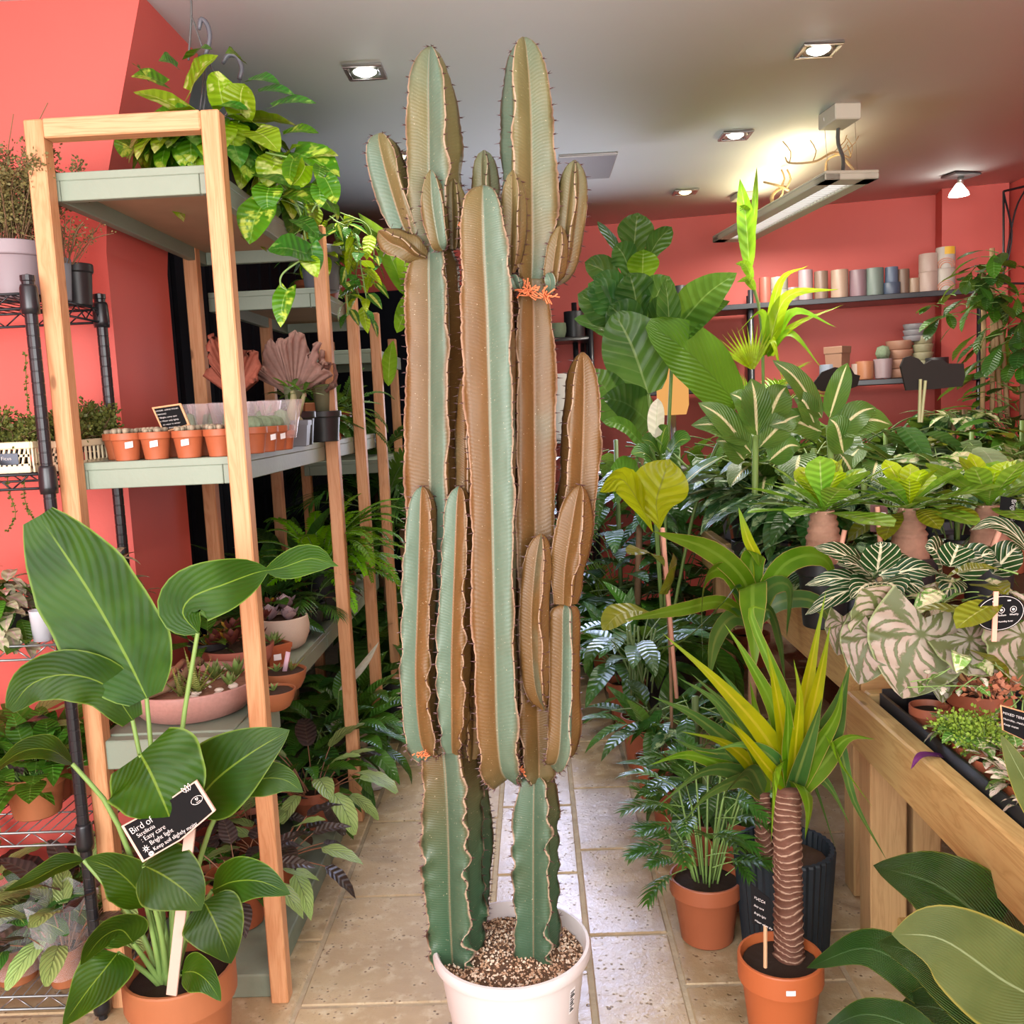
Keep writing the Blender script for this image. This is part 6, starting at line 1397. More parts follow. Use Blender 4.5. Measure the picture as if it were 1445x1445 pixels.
# the ribbed pot with its shorter cane
c = at(1108, 2.24, 0); yv = thing('potted_yucca', 'yucca with a slim cane in a big dark ribbed planter', 'plant', c)
pot(yv, .124, .272, M_NAVYP, 'ribbed', M_SOILB, .86); v0, v1 = V((P(1080, 1240, 2.2).x, 2.2, .22)), P(1075, 1118, 2.18); cane(yv, v0, v1, .020, M_CANE, 2)
H2 = (1078, 1120)
for pts, w, m, ys in (([H2, (1040, 1060), (980, 1010), (918, 982)], 26, MYD, .1), ([H2, (1030, 1085), (970, 1065), (915, 1080)], 26, MY, .12), ([H2, (1040, 1090), (990, 1090), (925, 1140)], 24, MYD, .15), ([H2, (1050, 1050), (1010, 990), (955, 955)], 22, MYD, .05), ([H2, (1062, 1040), (1040, 980), (1010, 940)], 22, MYD, .02), ([H2, (1070, 1050), (1065, 1000), (1058, 960)], 22, MY, .1),
      ([H2, (1055, 1075), (1015, 1045), (960, 1032)], 20, MYY, .16), ([H2, (1050, 1100), (1000, 1120), (960, 1165)], 22, MYD, .18), ([H2, (1080, 1060), (1090, 1010), (1086, 960)], 24, MYD, .05), ([H2, (1045, 1070), (990, 1060), (945, 1040)], 20, MYD, .1), ([H2, (1058, 1085), (1030, 1110), (1005, 1150)], 20, MYD, .2), ([H2, (1100, 1080), (1140, 1090), (1180, 1200)], 26, MYD, -.05), ([H2, (1095, 1070), (1130, 1060), (1160, 1090)], 24, MYD, -.1), ([H2, (1070, 1070), (1040, 1020), (1030, 975)], 20, MY, .15)):
    yl(yv, pts, w, 2.18, m, ys=ys)
# chalk care card in the yucca pot
t = thing('plant_sign', 'small black care card on a thin stick in the yucca pot', 'sign', P(1080, 1360, 1.80))
q = [P(1059, 1247, 1.80), P(1061, 1303, 1.80), P(1090, 1308, 1.79), P(1086, 1268, 1.79)]
b = B(); plate(b, q, .002); b.build('board', M_BOARD, t, False)
for k, s in enumerate(('YUCCA', 'Easy care', 'Bright light', 'Water when dry')):
    text(t, s, .0075 if k == 0 else .0058, q[0].lerp(q[3], .12) + (q[1] - q[0]) * (.30 + .19 * k) + V((0, -.001, 0)), (q[3] - q[0]) * .6 + (q[2] - q[1]) * .4, q[0] - q[1])
b = B(); b.tube([P(1080, 1300, 1.797), P(1080, 1365, 1.80)], .004, 7); b.build('stake', plain('bamboo_stick', (.5, .3, .17), .6), t, False)
# strap leaved dracaena standing behind the yucca
c = at(1062, 2.62, 0); dr = thing('strap_dracaena', 'dracaena with broad arching strap leaves beside the long table', 'plant', c); pot(dr, .085, .17, M_TERRAD, 'nursery', M_SOIL)
D0 = P(1062, 880, 2.45); b = B(); b.tube(spline([c + V((0, 0, .14)), c.lerp(D0, .5) + V((0, 0, .05)), D0], 10), .012, 8); b.build('stem', M_BARK, dr)
d0 = (1062, 880)
for pts, w, m, ys in (([d0, (1050, 820), (1000, 775), (922, 750)], 28, MYB, .15), ([d0, (1070, 800), (1055, 760), (1042, 715)], 14, MYY, .05), ([d0, (1030, 810), (1000, 810), (990, 850), (992, 945)], 24, MY, .2), ([d0, (1062, 825), (1062, 850), (1066, 945)], 36, MY, .25), ([d0, (1095, 810), (1130, 785), (1165, 790), (1185, 830)], 30, MY, .15), ([d0, (1085, 830), (1115, 830), (1110, 900)], 26, MYD, .1), ([d0, (1040, 830), (1020, 850), (960, 905), (890, 922)], 16, MYD, .2),
      ([d0, (1060, 800), (1068, 780), (1072, 800)], 34, MY, .05), ([d0, (1020, 850), (960, 860), (880, 875)], 18, MY, .2), ([d0, (1035, 870), (1010, 900), (1000, 960)], 26, MYD, .15), ([d0, (1085, 860), (1100, 900), (1108, 960)], 26, MYD, .1), ([d0, (1100, 850), (1150, 850), (1190, 900)], 24, MYD, .0)):
    yl(dr, pts, w * .85, 2.45, MY if m is MYB else m, V((0, -1, .5)), .12, ys, 'strap')
# bamboo palm in its pot
c = at(998, 2.29, 0); t = thing('bamboo_palm', 'small bamboo palm with a clump of thin canes in a red-brown pot', 'plant', c); pot(t, .094, .172, M_TERRAD if False else plain('brown_terracotta', (.30, .082, .034), .5, .4), 'nursery', M_SOIL, .9)
r = random.Random(5); cf = fronds('chamae')
for k in range(20):
    a = k * 2.4; q = r.uniform(.005, .035); h = r.uniform(.08, .30); p = V((q * math.cos(a), q * math.sin(a), .15)); tp = p + V((math.cos(a) * h * .28, math.sin(a) * h * .28, h))
    b = B(); b.tube(spline([p, p.lerp(tp, .5) + V((0, 0, .01)), tp], 6), .0028, 6); b.build('cane', M_STALK, t, world=False)
    for j in range(2): link('leaf', cf[r.randrange(4)], t, tp - V((0, 0, .05 * j)), (r.uniform(.1, 1.0), r.uniform(-.3, .3), a - PI / 2 + r.uniform(-.7, .7) + j * 1.2), r.uniform(.40, .62), 'YXZ')
for px, py, sc_ in ((955, 1110, .5), (930, 1180, .5), (940, 1060, .6), (1020, 1090, .6)):
    p = P(px, py, 2.25) - c; link('leaf', cf[0], t, p * .55 + V((0, 0, .08)), (.35, 0, math.atan2(-p.x, p.y)), sc_, 'YXZ')
w = thing('terracotta_pot', 'terracotta pot tucked between the bamboo palm and the ribbed planter', 'pot', at(1032, 2.45, 0)); pot(w, .07, .2, M_TERRA, 'nursery', M_SOIL)
# further down the aisle
c = at(908, 3.46, 0); t = potted('aisle_plant', 'broad leaved plant with thin canes in a red-brown pot down the aisle', c, 'darkl', 22, (.6, 1.45), .083, .205, M_TERRAD, (.8, 1.25), 5, r0=.05, zz=(.30, .52))
b = B(); r = random.Random(8)
for k in range(12): b.tube([V((r.uniform(-.05, .05), r.uniform(-.05, .05), .17)), V((r.uniform(-.06, .06), r.uniform(-.06, .06), .55))], .004, 5)
stuff(b.build('canes', M_STALKD, t, world=False))
for k, (a, e) in enumerate(((1.2, .3), (.9, .5), (-2.2, .3), (-1.4, .4), (2.6, .4))): link('leaf', fam('strapb')[k % 4], t, (0, -.03, .19), (e, 0, a), .62, 'YXZ')
c = at(950, 2.95, 0); t = thing('young_fiddle_leaf_fig', 'young fiddle leaf fig with yellow-green leaves on a pink stake', 'plant', c); pot(t, .08, .16, M_TERRAD, 'nursery', M_SOIL)
b = B(); b.tube(spline([c + V((0, 0, .13)), P(945, 900, 2.95), P(932, 745, 2.92)], 10), .006, 7); b.build('stem', M_BARK, t)
b = B(); b.tube([P(955, 985, 2.93), P(935, 745, 2.90)], .007, 6); b.build('stake', M_PINK, t)
YF = [L_FICUSY, M_STALK]; OF = [L_OLIVE, M_STALK]
hleaf(t, [P(931, 748, 2.9), P(926, 710, 2.88), P(934, 680, 2.86), P(945, 648, 2.86)], 78 * 2.9 / F_PX, YF, 'obov', V((-.3, -1, .1)), fold=.14, wave=.06)
hleaf(t, [P(922, 752, 2.92), P(902, 710, 2.88), P(876, 676, 2.84), P(846, 694, 2.80)], 40 * 2.9 / F_PX, YF, 'obov', V((-.3, -.6, .8)), fold=.1, wave=.06)
hleaf(t, [P(938, 800, 2.9), P(925, 785, 2.82), P(905, 778, 2.78), P(886, 782, 2.74)], 44 * 2.9 / F_PX, OF, 'obov', V((0, -.6, 1)), fold=.1, wave=.08)
hleaf(t, [P(942, 812, 2.9), P(950, 800, 2.84), P(950, 820, 2.78), P(930, 838, 2.76)], 60 * 2.9 / F_PX, OF, 'obov', V((0, -.8, .6)), fold=.1, wave=.08)
hleaf(t, [P(930, 870, 2.9), P(900, 862, 2.84), P(872, 868, 2.8), P(850, 890, 2.76)], 40 * 2.9 / F_PX, OF, 'obov', V((0, -.6, 1)), fold=.1, wave=.08)
for i, (px, yy, fk, lk, n, lab, sc_, zc, r_) in enumerate((
    (1000, 2.62, None, 'darkl', 20, 'dark glossy plant between the young fig and the bamboo palm', (.5, .7), .34, .08), (985, 3.0, None, 'agla', 26, 'silver flecked plant on the floor beside the long table', (.8, 1.1), .42, .08), (930, 3.1, None, 'aspid', 20, 'cast iron plant with upright dark leaves in the aisle', (.6, .85), .35, .08),
    (885, 4.0, None, 'aspid', 22, 'cast iron plant further down the aisle', (.8, 1.1), .3, .09), (925, 4.1, None, 'spath', 34, 'peace lily against the foot of the long table', (1.3, 1.9), .38, .09), (860, 4.6, None, 'spath', 34, 'peace lily at the far end of the aisle', (1.0, 1.4), .3, .09), (880, 4.75, None, 'darkl', 80, 'tall dark bush against the red wall behind the figs', (1.0, 1.4), 1.22, .1), (965, 4.75, None, 'darkl', 80, 'dark bush below the lantern', (1.0, 1.4), 1.22, .1), (1060, 4.75, None, 'spath', 90, 'leafy bush behind the far end of the long table', (1.0, 1.4), 1.22, .1), (1160, 4.72, None, 'agla', 60, 'leafy bush below the lower wall shelf', (1.0, 1.5), 1.22, .1), (1260, 4.58, None, 'darkl', 80, 'dark bush below the saucer stacks', (1.0, 1.4), 1.22, .1), (1360, 4.52, None, 'spath', 90, 'leafy bush in the far corner of the long table', (1.0, 1.4), 1.22, .1), (900, 4.7, None, 'darkl', 30, 'dark plant at the far corner of the long table', (1.3, 1.9), .5, .1),
    (835, 4.9, 'areca', None, 12, 'feathery palm at the aisle end', (.6, .8), .3, .1), (1010, 2.72, None, 'darkl', 22, 'glossy plant under the strap leaved dracaena', (.7, 1.0), .25, .08), (680, 5.0, None, 'spath', 34, 'leafy plant at the shelving side of the aisle end', (1.3, 1.8), .3, .1))):
    c = at(px, yy, 0); t = thing('aisle_plant', lab, 'plant', c); pot(t, r_, .18, (M_TERRAD, M_BLACKP, M_TERRA)[i % 3], 'nursery', M_SOIL)
    b = B(); b.tube([V((0, 0, .14)), V((0, 0, max(zc, .2)))], .012, 6); b.build('stem', M_STALKD, t, world=False)
    scatter(t, fronds(fk) if fk else fam(lk), n, (.0, 1.4), sc_, i + 20, (.16 if zc < .9 else .25, max(zc, .17)), r0=.05 if zc < .9 else .16)

# ------------------------------------------------------------ broad leaves in the near corner
c = V((.665, 1.30, 0)); t = thing('broad_leaf_plant', 'plant with very large ribbed glossy leaves before the low table', 'plant', c); pot(t, .10, .19, M_TERRAD, 'nursery', M_SOIL)
AS, AB = [L_ASPID, M_STALK], [L_ASPIDB, M_STALK]; CB = c + V((0, 0, .17))
def al(pts, w, m, n, st=None, shape='ovate', **k):
    q = [P(*p) for p in pts]; return hleaf(t, q, w * pts[0][2] / F_PX, m, shape, n, stalk=[CB, CB.lerp(q[0], .6) + V((.02, .0, .03)), q[0]], sr=.006, n=22, nu=5, **k)
al([(1452, 1352, 1.50), (1400, 1306, 1.50), (1320, 1248, 1.52), (1232, 1221, 1.55)], 148, AS, V((-.25, -.8, .75)), fold=-.05, wave=.06, nw=4, curl=.12)
al([(1330, 1420, 1.40), (1285, 1370, 1.42), (1220, 1338, 1.44), (1138, 1366, 1.46)], 78, AS, V((-.1, -.6, .9)), fold=.08, wave=.06)
al([(1490, 1420, 1.24), (1420, 1386, 1.24), (1330, 1326, 1.25), (1258, 1318, 1.27)], 150, AB, V((.05, -1, .25)), 'paddle', fold=.06, wave=.05, curl=.05)
al([(1480, 1470, 1.28), (1400, 1420, 1.29), (1310, 1352, 1.30), (1238, 1330, 1.32)], 120, AS, V((-.1, -.8, .7)), fold=.1, wave=.05)
al([(1330, 1475, 1.30), (1275, 1445, 1.31), (1215, 1432, 1.33), (1150, 1462, 1.36)], 62, AS, V((-.1, -.6, .9)), fold=.06, wave=.06)
al([(1400, 1480, 1.36), (1360, 1440, 1.37), (1310, 1420, 1.38), (1262, 1430, 1.40)], 80, AS, V((.0, -.8, .7)), fold=.1)
al([(1450, 1490, 1.38), (1400, 1420, 1.40), (1370, 1380, 1.42), (1330, 1350, 1.44)], 90, [L_DARK, M_STALK], V((.1, -1, .4)), fold=.1)
al([(1500, 1180, 1.20), (1470, 1140, 1.20), (1440, 1090, 1.20), (1412, 1036, 1.21)], 50, AB, V((-.4, -1, .2)), 'lance', fold=.15)

# ------------------------------------------------------------ on the low table
def leaf_set(root, y, mats, lst, shape='ovate', nrm=(0, -.75, .75), **k):
    for (p0, p1, w) in lst:
        a, d = P(p0[0], p0[1], y + (p0[2] if len(p0) > 2 else 0)), P(p1[0], p1[1], y + (p1[2] if len(p1) > 2 else -.03)); m = a.lerp(d, .55) + V((0, -.012 * y / 2, .012 * y / 1.6))
        hleaf(root, [a, m, d], w * y / F_PX, mats, shape, V(nrm), n=14, nu=3, **k)
c = V((.985, 2.05, TZ)); t = thing('potted_begonia', 'silver leaved begonia with dark veins in a red-brown pot', 'plant', c); pot(t, .07, .12, M_TERRAD, 'nursery', M_SOIL)
BG = [L_BEGON, M_STALKR]; CB = c + V((0, 0, .1))
for (j, tp, w, y, nr) in (((1305, 872), (1274, 986), 128, 1.92, (-.15, -1, .45)), ((1243, 892), (1215, 832), 92, 2.0, (-.1, -.8, .7)), ((1232, 882), (1212, 966), 74, 1.95, (-.3, -1, .2)), ((1352, 892), (1422, 946), 98, 1.88, (.2, -1, .5)), ((1440, 880), (1448, 970), 110, 1.86, (.2, -1, .4)), ((1318, 872), (1300, 830), 74, 2.02, (0, -.8, .8)), ((1325, 940), (1330, 992), 42, 1.93, (.1, -1, .3)), ((1408, 905), (1425, 985), 70, 1.95, (.1, -1, .3)), ((1190, 870), (1182, 925), 46, 2.0, (-.5, -1, .1))):
    a, d = P(*j, y), P(*tp, y - .03); m = a.lerp(d, .5) + V((0, -.014, .010))
    hleaf(t, [a, m, d], w * y / F_PX * 1.12, BG, 'heart', V(nr), fold=-.06, wave=.06, nw=5, n=22, nu=6, lobe=.30, stalk=[CB, CB.lerp(a, .6) + V((0, 0, .03)), a], sr=.0022)
c = V((.93, 2.19, TZ)); t = thing('zebra_plant', 'zebra plant with white striped dark leaves behind the begonia', 'plant', c); pot(t, .06, .11, M_BLACKP, 'nursery', M_SOIL)
ZL = [L_APHEL, M_STALK]; b = B(); b.tube([c + V((0, 0, .09)), P(1240, 815, 2.2)], .007, 7); b.build('stem', M_BARK, t)
leaf_set(t, 2.2, ZL, (((1237, 808), (1242, 764), 58), ((1232, 812), (1148, 772, -.04), 40), ((1232, 815), (1180, 796, -.06), 34), ((1234, 822), (1136, 868, -.06), 34), ((1236, 822), (1272, 842, -.08), 66), ((1238, 822), (1200, 845, -.08), 50), ((1244, 815), (1325, 808, -.03), 40), ((1246, 822), (1308, 838, -.06), 44), ((1240, 812), (1290, 790, .03), 36), ((1228, 822), (1136, 826, -.03), 32)), fold=.1, wave=.05)
c = V((1.16, 2.17, TZ)); t = thing('zebra_plant', 'second zebra plant below the middle cabbage-on-a-stick plant', 'plant', c); pot(t, .06, .11, M_BLACKP, 'nursery', M_SOIL)
leaf_set(t, 2.15, ZL, (((1330, 800), (1305, 772), 52), ((1340, 800), (1352, 768), 50), ((1350, 810), (1405, 780), 50), ((1345, 815), (1330, 850), 44), ((1400, 810), (1440, 770), 46), ((1420, 800), (1365, 790), 40)), fold=.12, wave=.05)
hleaf(t, [P(1462, 790, 2.1), P(1430, 752, 2.1), P(1400, 738, 2.1), P(1370, 748, 2.1)], 26 * 2.1 / F_PX, ZL, 'lance', V((0, -.8, .7)))
for i, (px, py, yy, lk, n, lab, sc_, pm) in enumerate((
    (1352, 800, 2.02, 'varie', 18, 'cream marbled plant between the begonia and the zebra plants', (.55, .8), M_TERRAD), (1390, 810, 1.98, 'fitt', 26, 'cream speckled plant behind the round sign', (1.1, 1.5), M_TERRAD), (1312, 825, 2.06, 'fitt', 22, 'yellowish speckled plant behind the biggest begonia leaf', (.9, 1.3), M_TERRAD),
    (1440, 790, 1.85, 'olive', 12, 'plant with broad yellow-green leaves at the picture edge', (.9, 1.2), M_TERRAD))):
    c = at(px, yy, TZ); potted('foliage_plant', lab, c, lk, n, (.2, 1.4), .045, .085, pm, sc_, 90 + i, None, r0=.02, zz=(.12, P(px, py, yy).z - TZ - .03))
t = thing('purple_leaf', 'dropped purple leaf curled over the pine edge board', 'leaf', P(1310, 1078, 1.86)); hleaf(t, [P(1355, 1076, 1.9), P(1330, 1068, 1.86), P(1300, 1066, 1.82), P(1285, 1086, 1.79)], 15 * 1.85 / F_PX, [L_PURPLE, M_STALK], 'lance', V((0, -.3, 1)), fold=.2)
# little pots along the edge
for i, (px, yy, lk, n, lab, sc_, st) in enumerate(((1318, 1.85, None, 0, 'asparagus fern in a small terracotta pot at the edge board', 1, None), (1385, 1.66, 'fitt', 26, 'white netted plant in a small pot with a price sticker', (.9, 1.25), -.5), (1432, 1.56, 'fitt', 26, 'white netted plant in a small orange pot at the picture edge', (.8, 1.15), None), (1372, 1.86, 'fitt', 30, 'pale netted plant standing taller behind the sticker pot', (1.0, 1.4), None), (1350, 1.78, 'fitt', 14, 'small netted plant beside the asparagus fern', (.6, .9), None), (1438, 1.78, 'fitt', 24, 'netted plant behind the terrarium sign', (.8, 1.1), None), (1478, 1.5, 'fitt', 22, 'netted plant cut by the picture edge', (.8, 1.1), None))):
    c = at(px, yy, .592); c.x = max(c.x, TX + .115); t = thing('small_potted_plant', lab, 'plant', c, 'small terracotta pots on the low table'); pot(t, .042, .078, (M_TERRAD, M_TERRA)[i % 2], 'nursery', M_SOIL)
    if lk: scatter(t, fam(lk), n, (.0, 1.4), sc_, i + 3, (.07, .11 if i == 3 else .085), r0=.03)
    else: bushy(t, 'foliage', c + V((-.01, 0, .065)), (.075, .075, .085), 2600, .009, plain('asparagus_needles', (.20, .31, .035), .5, .3, 0, .4, 40), 4, M_STALK, 60)
    if st is not None: sticker(t, st, .0405, .05, .022, .016, M_LABEL)
b = B(); cI = V((1.02, 1.88, .60))
iv = thing('variegated_ivy', 'thin variegated ivy with pale wiry runners below the begonia', 'plant', cI); pot(iv, .045, .08, M_TERRAD, 'nursery', M_SOIL)
for k, pts in enumerate(([(1285, 962), (1320, 955), (1352, 935)], [(1280, 970), (1330, 968), (1380, 968)], [(1350, 975), (1370, 960), (1395, 945)], [(1425, 1000), (1440, 985), (1450, 965)])): vine(iv, [P(x, y, 1.84) for x, y in pts], 'fitt', 5, (.5, .8), k, .0014)
leaf_set(iv, 1.86, [L_VARIE, M_STALK], (((1400, 930), (1425, 950), 36), ((1370, 930), (1400, 955), 30), ((1355, 920), (1350, 950), 28)))
bushy(iv, 'foliage', P(1400, 985, 1.84), (.05, .04, .05), 260, .016, plain('copper_leaves', (.36, .13, .07), .5, .3, 0, .3), 3, M_STALKR, 14)
# round care sign and terrarium sign
t = thing('round_sign', 'round black care sign on a pink stake among the begonia leaves', 'sign', P(1403, 900, 1.80))
cs = P(1411, 865, 1.80); sx_, sz_ = V((1, .05, .03)).normalized(), V((0, -.12, 1)).normalized(); ny = sx_.cross(sz_); rw, rh = 36 * 1.8 / F_PX, 27 * 1.8 / F_PX
b = B(); plate(b, [cs + sx_ * rw * math.cos(a) + sz_ * rh * math.sin(a) for a in (2 * PI * k / 40 for k in range(40))], .003); b.build('board', M_BOARD, t, False)
b = B()
for k in (.93,): b.tube([cs + ny * .001 + sx_ * rw * k * math.cos(a) + sz_ * rh * k * math.sin(a) for a in (2 * PI * q / 40 for q in range(41))], .0005, 4)
for dx in (-.024, 0, .024):
    c1 = cs + ny * .001 + sx_ * (dx + .002) + sz_ * .006; b.tube([c1 + (sx_ * math.cos(a) + sz_ * math.sin(a)) * .0062 for a in (2 * PI * q / 16 for q in range(17))], .0005, 4); b.tube([c1 + (sx_ * math.cos(a) + sz_ * math.sin(a)) * .002 for a in (2 * PI * q / 6 for q in range(7))], .001, 4)
for dx in (-.014, .016): b.tube([cs + ny * .001 + sx_ * (dx + d) + sz_ * .025 for d in (-.003, .003)], .0014, 4)
stuff(b.build('icons', M_CHALK, t, False))
for dx, s in ((-.032, '1/2 sun'), (-.007, 'Medium'), (.018, 'Weekly')): text(t, s, .0058, cs + sx_ * dx + sz_ * -.006 + ny * .001, sx_, sz_)
text(t, 'Humidity lover', .0050, cs + sx_ * -.004 + sz_ * -.019 + ny * .001, sx_, sz_)
b = B(); b.box(P(1404, 870, 1.795), (.0095, .003, .10), 0, 0, .03); b.build('stake', M_PINK, t, False)
t = thing('terrarium_sign', 'chalkboard sign about terrarium plants at the picture edge', 'sign', P(1440, 1040, 1.70))
q = [P(1411, 995, 1.72), P(1414, 1030, 1.72), P(1490, 1066, 1.66), P(1490, 1018, 1.66)]
b = B(); plate(b, q, .004); b.build('frame', M_PINEX, t, False); b = B(); plate(b, [p + V((0, -.0016, 0)) for p in rim(q, .95)], .002); b.build('board', M_BOARD, t, False)
for k, s in enumerate(('MIXED TERRARIUM PLANTS', 'Humidity, medium light', 'Keep moist')): text(t, s, .0068 if k == 0 else .0055, q[0].lerp(q[3], .03) + (q[1] - q[0]) * (.30 + .22 * k) + V((0, -.0024, 0)), q[3] - q[0], q[0] - q[1])

# ------------------------------------------------------------ front row of the long table
M_CAUD = plain('swollen_caudex', (.36, .19, .13), .75, .25, 0, .3, 50, .4, 90)
BL = {'g': [L_BRIGH, M_STALK], 'y': [L_BRIGHY, M_STALK]}
for i, (px, cy_, yy, lab, n, s) in enumerate(((1163, 720, 2.56, 'cabbage-on-a-stick plant with pale green rosette, first of the row by the table corner', 28, 1.15), (1283, 716, 2.58, 'cabbage-on-a-stick plant with brownish outer leaves, middle of the row', 24, 1.05), (1394, 712, 2.60, 'cabbage-on-a-stick plant with broad bright leaves at the picture edge', 25, 1.15))):
    c = at(px, yy, RT - .01); top = P(px, cy_, yy) - c; t = thing('cabbage_tree_succulent', lab, 'plant', c, 'cabbage-on-a-stick plants on the long table'); pot(t, .075, .185, M_BLACKP, 'tall', M_SOIL, .96)
    b = B(); prof = []; h0, h1 = .165, top.z; n_ = 26
    for k in range(n_):
        q = k / (n_ - 1); r_ = .026 * (1 - q) ** .7 + .026 + (.003 if q < .55 else .0) + (.006 * abs(math.sin(q * 26)) if q > .45 else 0); prof.append((r_ * (1 if k else .9), h0 + (h1 - h0) * q))
    b.lathe(prof, 18); b.build('caudex', M_CAUD, t, world=False)
    sb = B(); rr = random.Random(i)
    for k in range(26):
        a, z = k * 2.4, h0 + (h1 - h0) * (.5 + .5 * k / 26); rq = .027
        sb.box((rq * math.cos(a), rq * math.sin(a), z), (.004, .022, .007), a)
    stuff(sb.build('leaf_scars', plain('pale_leaf_scar', (.62, .40, .30), .7), t, world=False))
    g, yv_ = fam('brigh'), fam('brighy')
    for k in range(n):
        q = k / n; a = k * 2.39996 + i; e = 1.45 - 1.35 * q ** .8 + rr.uniform(-.1, .1)
        m = yv_[k % 3] if q < .3 else g[k % 4]
        o = link('leaf', m, t, (0, 0, h1 - .01 + .02 * (1 - q)), (e, rr.uniform(-.25, .25), a), s * (.85 + .45 * q) * rr.uniform(.9, 1.1), 'YXZ')
    if i == 1:
        for k in range(6): link('leaf', fam('olive')[k % 4], t, (0, 0, h1 - .01), (.05 + .12 * k, rr.uniform(-.3, .3), 1.6 + k * .75), 1.15, 'YXZ')
for i, (p0, p1, w, yy, lab) in enumerate((((1182, 795), (1192, 748), 7, 2.48, 'thin pink plant stake leaning before the first caudex'), ((1243, 778), (1238, 715), 7, 2.50, 'upright pink plant stake in front of the red tag'), ((1400, 775), (1412, 745), 9, 2.50, 'short pink plant stake before the last caudex'))):
    b = B(); a, d = P(*p0, yy), P(*p1, yy); b.tube([a, d], w * .5 * yy / F_PX, 6); tag(b.build('plant_stake', M_PINK), lab, 'stake')
t = thing('plant_tag', 'black plant tag with vertical lettering beside the last caudex', 'label', P(1425, 735, 2.48))
q = [P(1412, 700, 2.5), P(1408, 752, 2.5), P(1430, 756, 2.48), P(1434, 704, 2.48)]
b = B(); plate(b, q, .002); b.build('card', M_BOARD, t, False); text(t, 'Brighamia', .0165, q[3].lerp(q[2], .03).lerp(q[0].lerp(q[1], .03), .28) + V((0, -.001, 0)), q[1] - q[0], q[3] - q[0])
t = thing('plant_tag', 'dark red plant tag with white printing between two caudex plants', 'label', P(1242, 735, 2.5))
q = [P(1228, 712, 2.52), P(1228, 750, 2.52), P(1254, 752, 2.5), P(1252, 714, 2.5)]
b = B(); plate(b, q, .002); b.build('card', plain('dark_red_card', (.09, .02, .018), .6), t, False)
b = B(); e1, e2 = q[3] - q[0], q[1] - q[0]
for (u, v, du, dv) in ((.62, .25, .3, .06), (.62, .45, .25, .18), (.62, .75, .3, .06), (.15, .3, .12, .1), (.15, .6, .12, .1)): p = q[0] + e1 * u + e2 * v + V((0, -.0012, 0)); plate(b, [p, p + e2 * dv, p + e2 * dv + e1 * du, p + e1 * du], .0004)
stuff(b.build('print', M_CHALK, t, False))
for i, (px, yy, lk, n, pm, r_, h_, lab, sc_) in enumerate((
    (1105, 2.60, 'silver', 20, M_GREYP, .072, .13, 'silver flecked plant in a grey pot at the table corner', (.6, .9)), (1068, 2.86, 'silver', 30, M_GREYP, .085, .15, 'silver aglaonema in a big grey pot behind the table corner', (.9, 1.25)), (1036, 3.1, 'agla', 30, M_TERRA, .075, .15, 'dark leaved plant in an orange pot at the table side', (.9, 1.3)),
    (1230, 2.82, 'darkl', 12, M_TERRAD, .10, .15, 'wide brown pot with dark stems behind the first caudex plant', (.6, .8)), (1340, 2.86, 'darkl', 12, M_TERRAD, .11, .15, 'wide brown pot with pink based stems behind the middle caudex plant', (.6, .8)))):
    c = at(px, yy, RT - .01); c.x = max(c.x, .92); potted('table_plant', lab, c, lk, n, (.1, 1.35), r_, h_, pm, sc_, 110 + i, None, r0=.03)

# ------------------------------------------------------------ mass of foliage on the long table
ROW = (
 (1010, 3.35, 'agla', 30, (1.0, 1.4), .26, 'dark aglaonema at the aisle side of the long table'), (965, 3.7, 'silver', 28, (1.0, 1.4), .26, 'silvery aglaonema further along the table side'), (1090, 3.2, 'silver', 30, (1.0, 1.35), .30, 'silver aglaonema behind the first caudex plant'), (1150, 3.05, 'agla', 28, (1.0, 1.3), .28, 'dark green aglaonema above the first caudex plant'),
 (1220, 3.15, 'silver', 28, (1.0, 1.35), .34, 'grey flecked aglaonema below the black leaf-shaped sign'), (1060, 3.65, 'dieff', 24, (1.1, 1.4), .40, 'dumb cane with a thick cream midrib near the fig'), (1150, 3.6, 'dieff', 24, (1.1, 1.4), .44, 'dumb cane in the middle of the long table'), (1235, 3.55, 'dieff', 22, (1.0, 1.3), .40, 'dumb cane behind the grey flecked aglaonema'),
 (1290, 3.2, 'silver', 26, (1.0, 1.3), .36, 'grey green plant behind the middle caudex plant'), (1350, 3.15, 'silver', 26, (1.0, 1.3), .32, 'grey green plant behind the last caudex plant'), (1420, 3.2, 'agla', 24, (1.0, 1.3), .34, 'dark plant at the picture edge behind the caudex plants'), (1330, 3.6, 'round', 26, (1.2, 1.6), .36, 'round variegated leaves on thin stalks'), (1400, 3.6, 'round', 26, (1.2, 1.6), .36, 'round variegated leaves at the picture edge'),
 (1290, 3.75, 'varie', 22, (1.1, 1.5), .36, 'cream variegated plant beside the big black sign'), (1370, 3.95, 'olive', 24, (1.2, 1.7), .46, 'yellow green leafy plant behind the round leaves'), (1440, 3.9, 'midl', 26, (1.2, 1.7), .5, 'leafy plant at the picture edge below the moss pole'), (1000, 4.1, 'agla', 28, (1.1, 1.5), .34, 'dark aglaonema at the far end of the table side'), (1090, 4.1, 'bright', 26, (1.2, 1.6), .52, 'bright green plant behind the dumb canes'), (1180, 4.1, 'darkl', 24, (1.1, 1.5), .5, 'very dark leaved plant behind the dumb canes'), (1250, 4.05, 'darkl', 22, (1.1, 1.5), .5, 'dark plant left of the big black sign' if False else 'dark plant below the stacked dishes'),
 (940, 4.25, 'silver', 24, (1.0, 1.4), .3, 'striped silvery plant beside the white spathe'))
